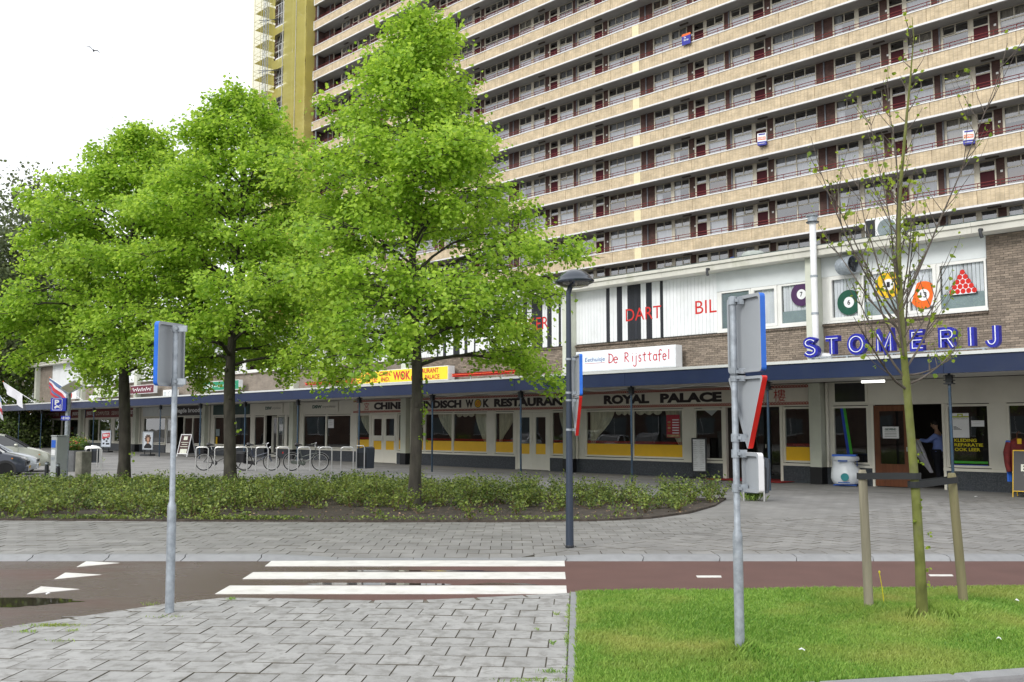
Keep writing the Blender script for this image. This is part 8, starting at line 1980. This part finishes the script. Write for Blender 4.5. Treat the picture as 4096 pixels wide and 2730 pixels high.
HMx = Matrix.Translation(hc) @ Matrix(((-SD.x, -SN.x, 0, 0), (-SD.y, -SN.y, 0, 0), (0, 0, 1, 0), (0, 0, 0, 1)))
HMx = HMx @ Matrix.Rotation(.18, 4, 'Y')
b = MB(); b.lathe([(.02, -.125), (.055, -.115), (.07, -.06), (.082, .0), (.085, .05), (.07, .10), (.035, .125), (.0, .13)], 18, HMx @ Matrix.Diagonal((1.12, .92, 1, 1))); b.build("head", M_skin, man, smooth=True)
b = MB(); b.tube([HMx @ Vector((.085, 0, .015)), HMx @ Vector((.112, 0, -.02)), HMx @ Vector((.088, 0, -.035))], [.008, .014, .010], 6); b.build("nose", M_skin, man, smooth=True)
for sgn in (-1, 1):
    b = MB(); b.lathe([(.0, -.006), (.011, 0), (.0, .006)], 8, HMx @ T(.084, sgn * .032, .012) @ Matrix.Rotation(math.pi / 2, 4, 'Y')); b.build("eye", M_black, man)
    b = MB(); b.lathe([(.0, -.008), (.026, 0), (.0, .008)], 10, HMx @ T(-.005, sgn * .080, -.005) @ RX); b.build("ear", M_skin, man, smooth=True)
b = MB(); b.box(.083, .089, -.022, .022, -.064, -.058, HMx); b.build("mouth", M_redch, man)
b = MB(); b.lathe([(.080, -.03), (.092, .03), (.090, .08), (.062, .125), (.0, .142)], 16, HMx @ T(-.016, 0, .008) @ Matrix.Diagonal((1.1, .98, 1, 1))); b.build("hair", M_hairb, man, smooth=True)
# hands: palm and five fingers closed on the garment's shoulder
for (w_, sgn) in ((16, 1), (19, -1)):
    p0 = V_[w_]; fw = F_(1, 0, .05).normalized(); sd_ = F_(0, 1, 0); 
    vs = [p0 - fw * .02, p0 + fw * .05, p0 + fw * .085]; es = [(0, 1), (1, 2)]; rs_ = [(.026, .026), (.036, .018), (.036, .016)]
    for k in range(4):
        o_ = sd_ * (-.027 + .018 * k); ln_ = (.062, .072, .068, .054)[k]; i0 = len(vs)
        vs += [p0 + fw * .085 + o_, p0 + fw * (.085 + ln_ * .5) + o_ + Vector((0, 0, -.012)), p0 + fw * (.085 + ln_ * .62) + o_ + Vector((0, 0, -.045)), p0 + fw * (.085 + ln_ * .35) + o_ + Vector((0, 0, -.06))]; es += [(2, i0), (i0, i0 + 1), (i0 + 1, i0 + 2), (i0 + 2, i0 + 3)]; rs_ += [(.009, .009)] * 3 + [(.0075, .0075)]
    i0 = len(vs); vs += [p0 + fw * .04 - sd_ * sgn * .04 + Vector((0, 0, -.01)), p0 + fw * .08 - sd_ * sgn * .045 + Vector((0, 0, -.035)), p0 + fw * .105 - sd_ * sgn * .03 + Vector((0, 0, -.05))]; es += [(1, i0), (i0, i0 + 1), (i0 + 1, i0 + 2)]; rs_ += [(.012, .012), (.010, .010), (.008, .008)]
    skin_body("hand", [tuple(v) for v in vs], es, rs_, M_skin, man, sub=1)
gm = empty("garment", T(mp_.x, mp_.y, .02), "pale grey garment held up by the man in the dry cleaner's doorway", "garment"); b = MB(); n = 12; rows = 12; vs = []
for j in range(rows + 1):
    t_ = j / rows; hwid = .20 * (1 - .75 * max(0, t_ - .35) / .65) if t_ > .35 else .20 * (.75 + .7 * t_)
    for i in range(n + 1):
        u = i / n * 2 - 1; v = F_(.56 - .40 * t_ ** 1.3 + hwid * .9 * u + .012 * math.sin(u * 7), -.16 + hwid * u * .25 + .03 * math.sin(u * 9 + t_ * 4), 1.30 - t_ * .92); vs.append(tuple(v))
b.add(vs, [(j * (n + 1) + i, j * (n + 1) + i + 1, (j + 1) * (n + 1) + i + 1, (j + 1) * (n + 1) + i) for j in range(rows) for i in range(n)]); b.build("cloth", M_garm, gm, smooth=True)
flush_texts()
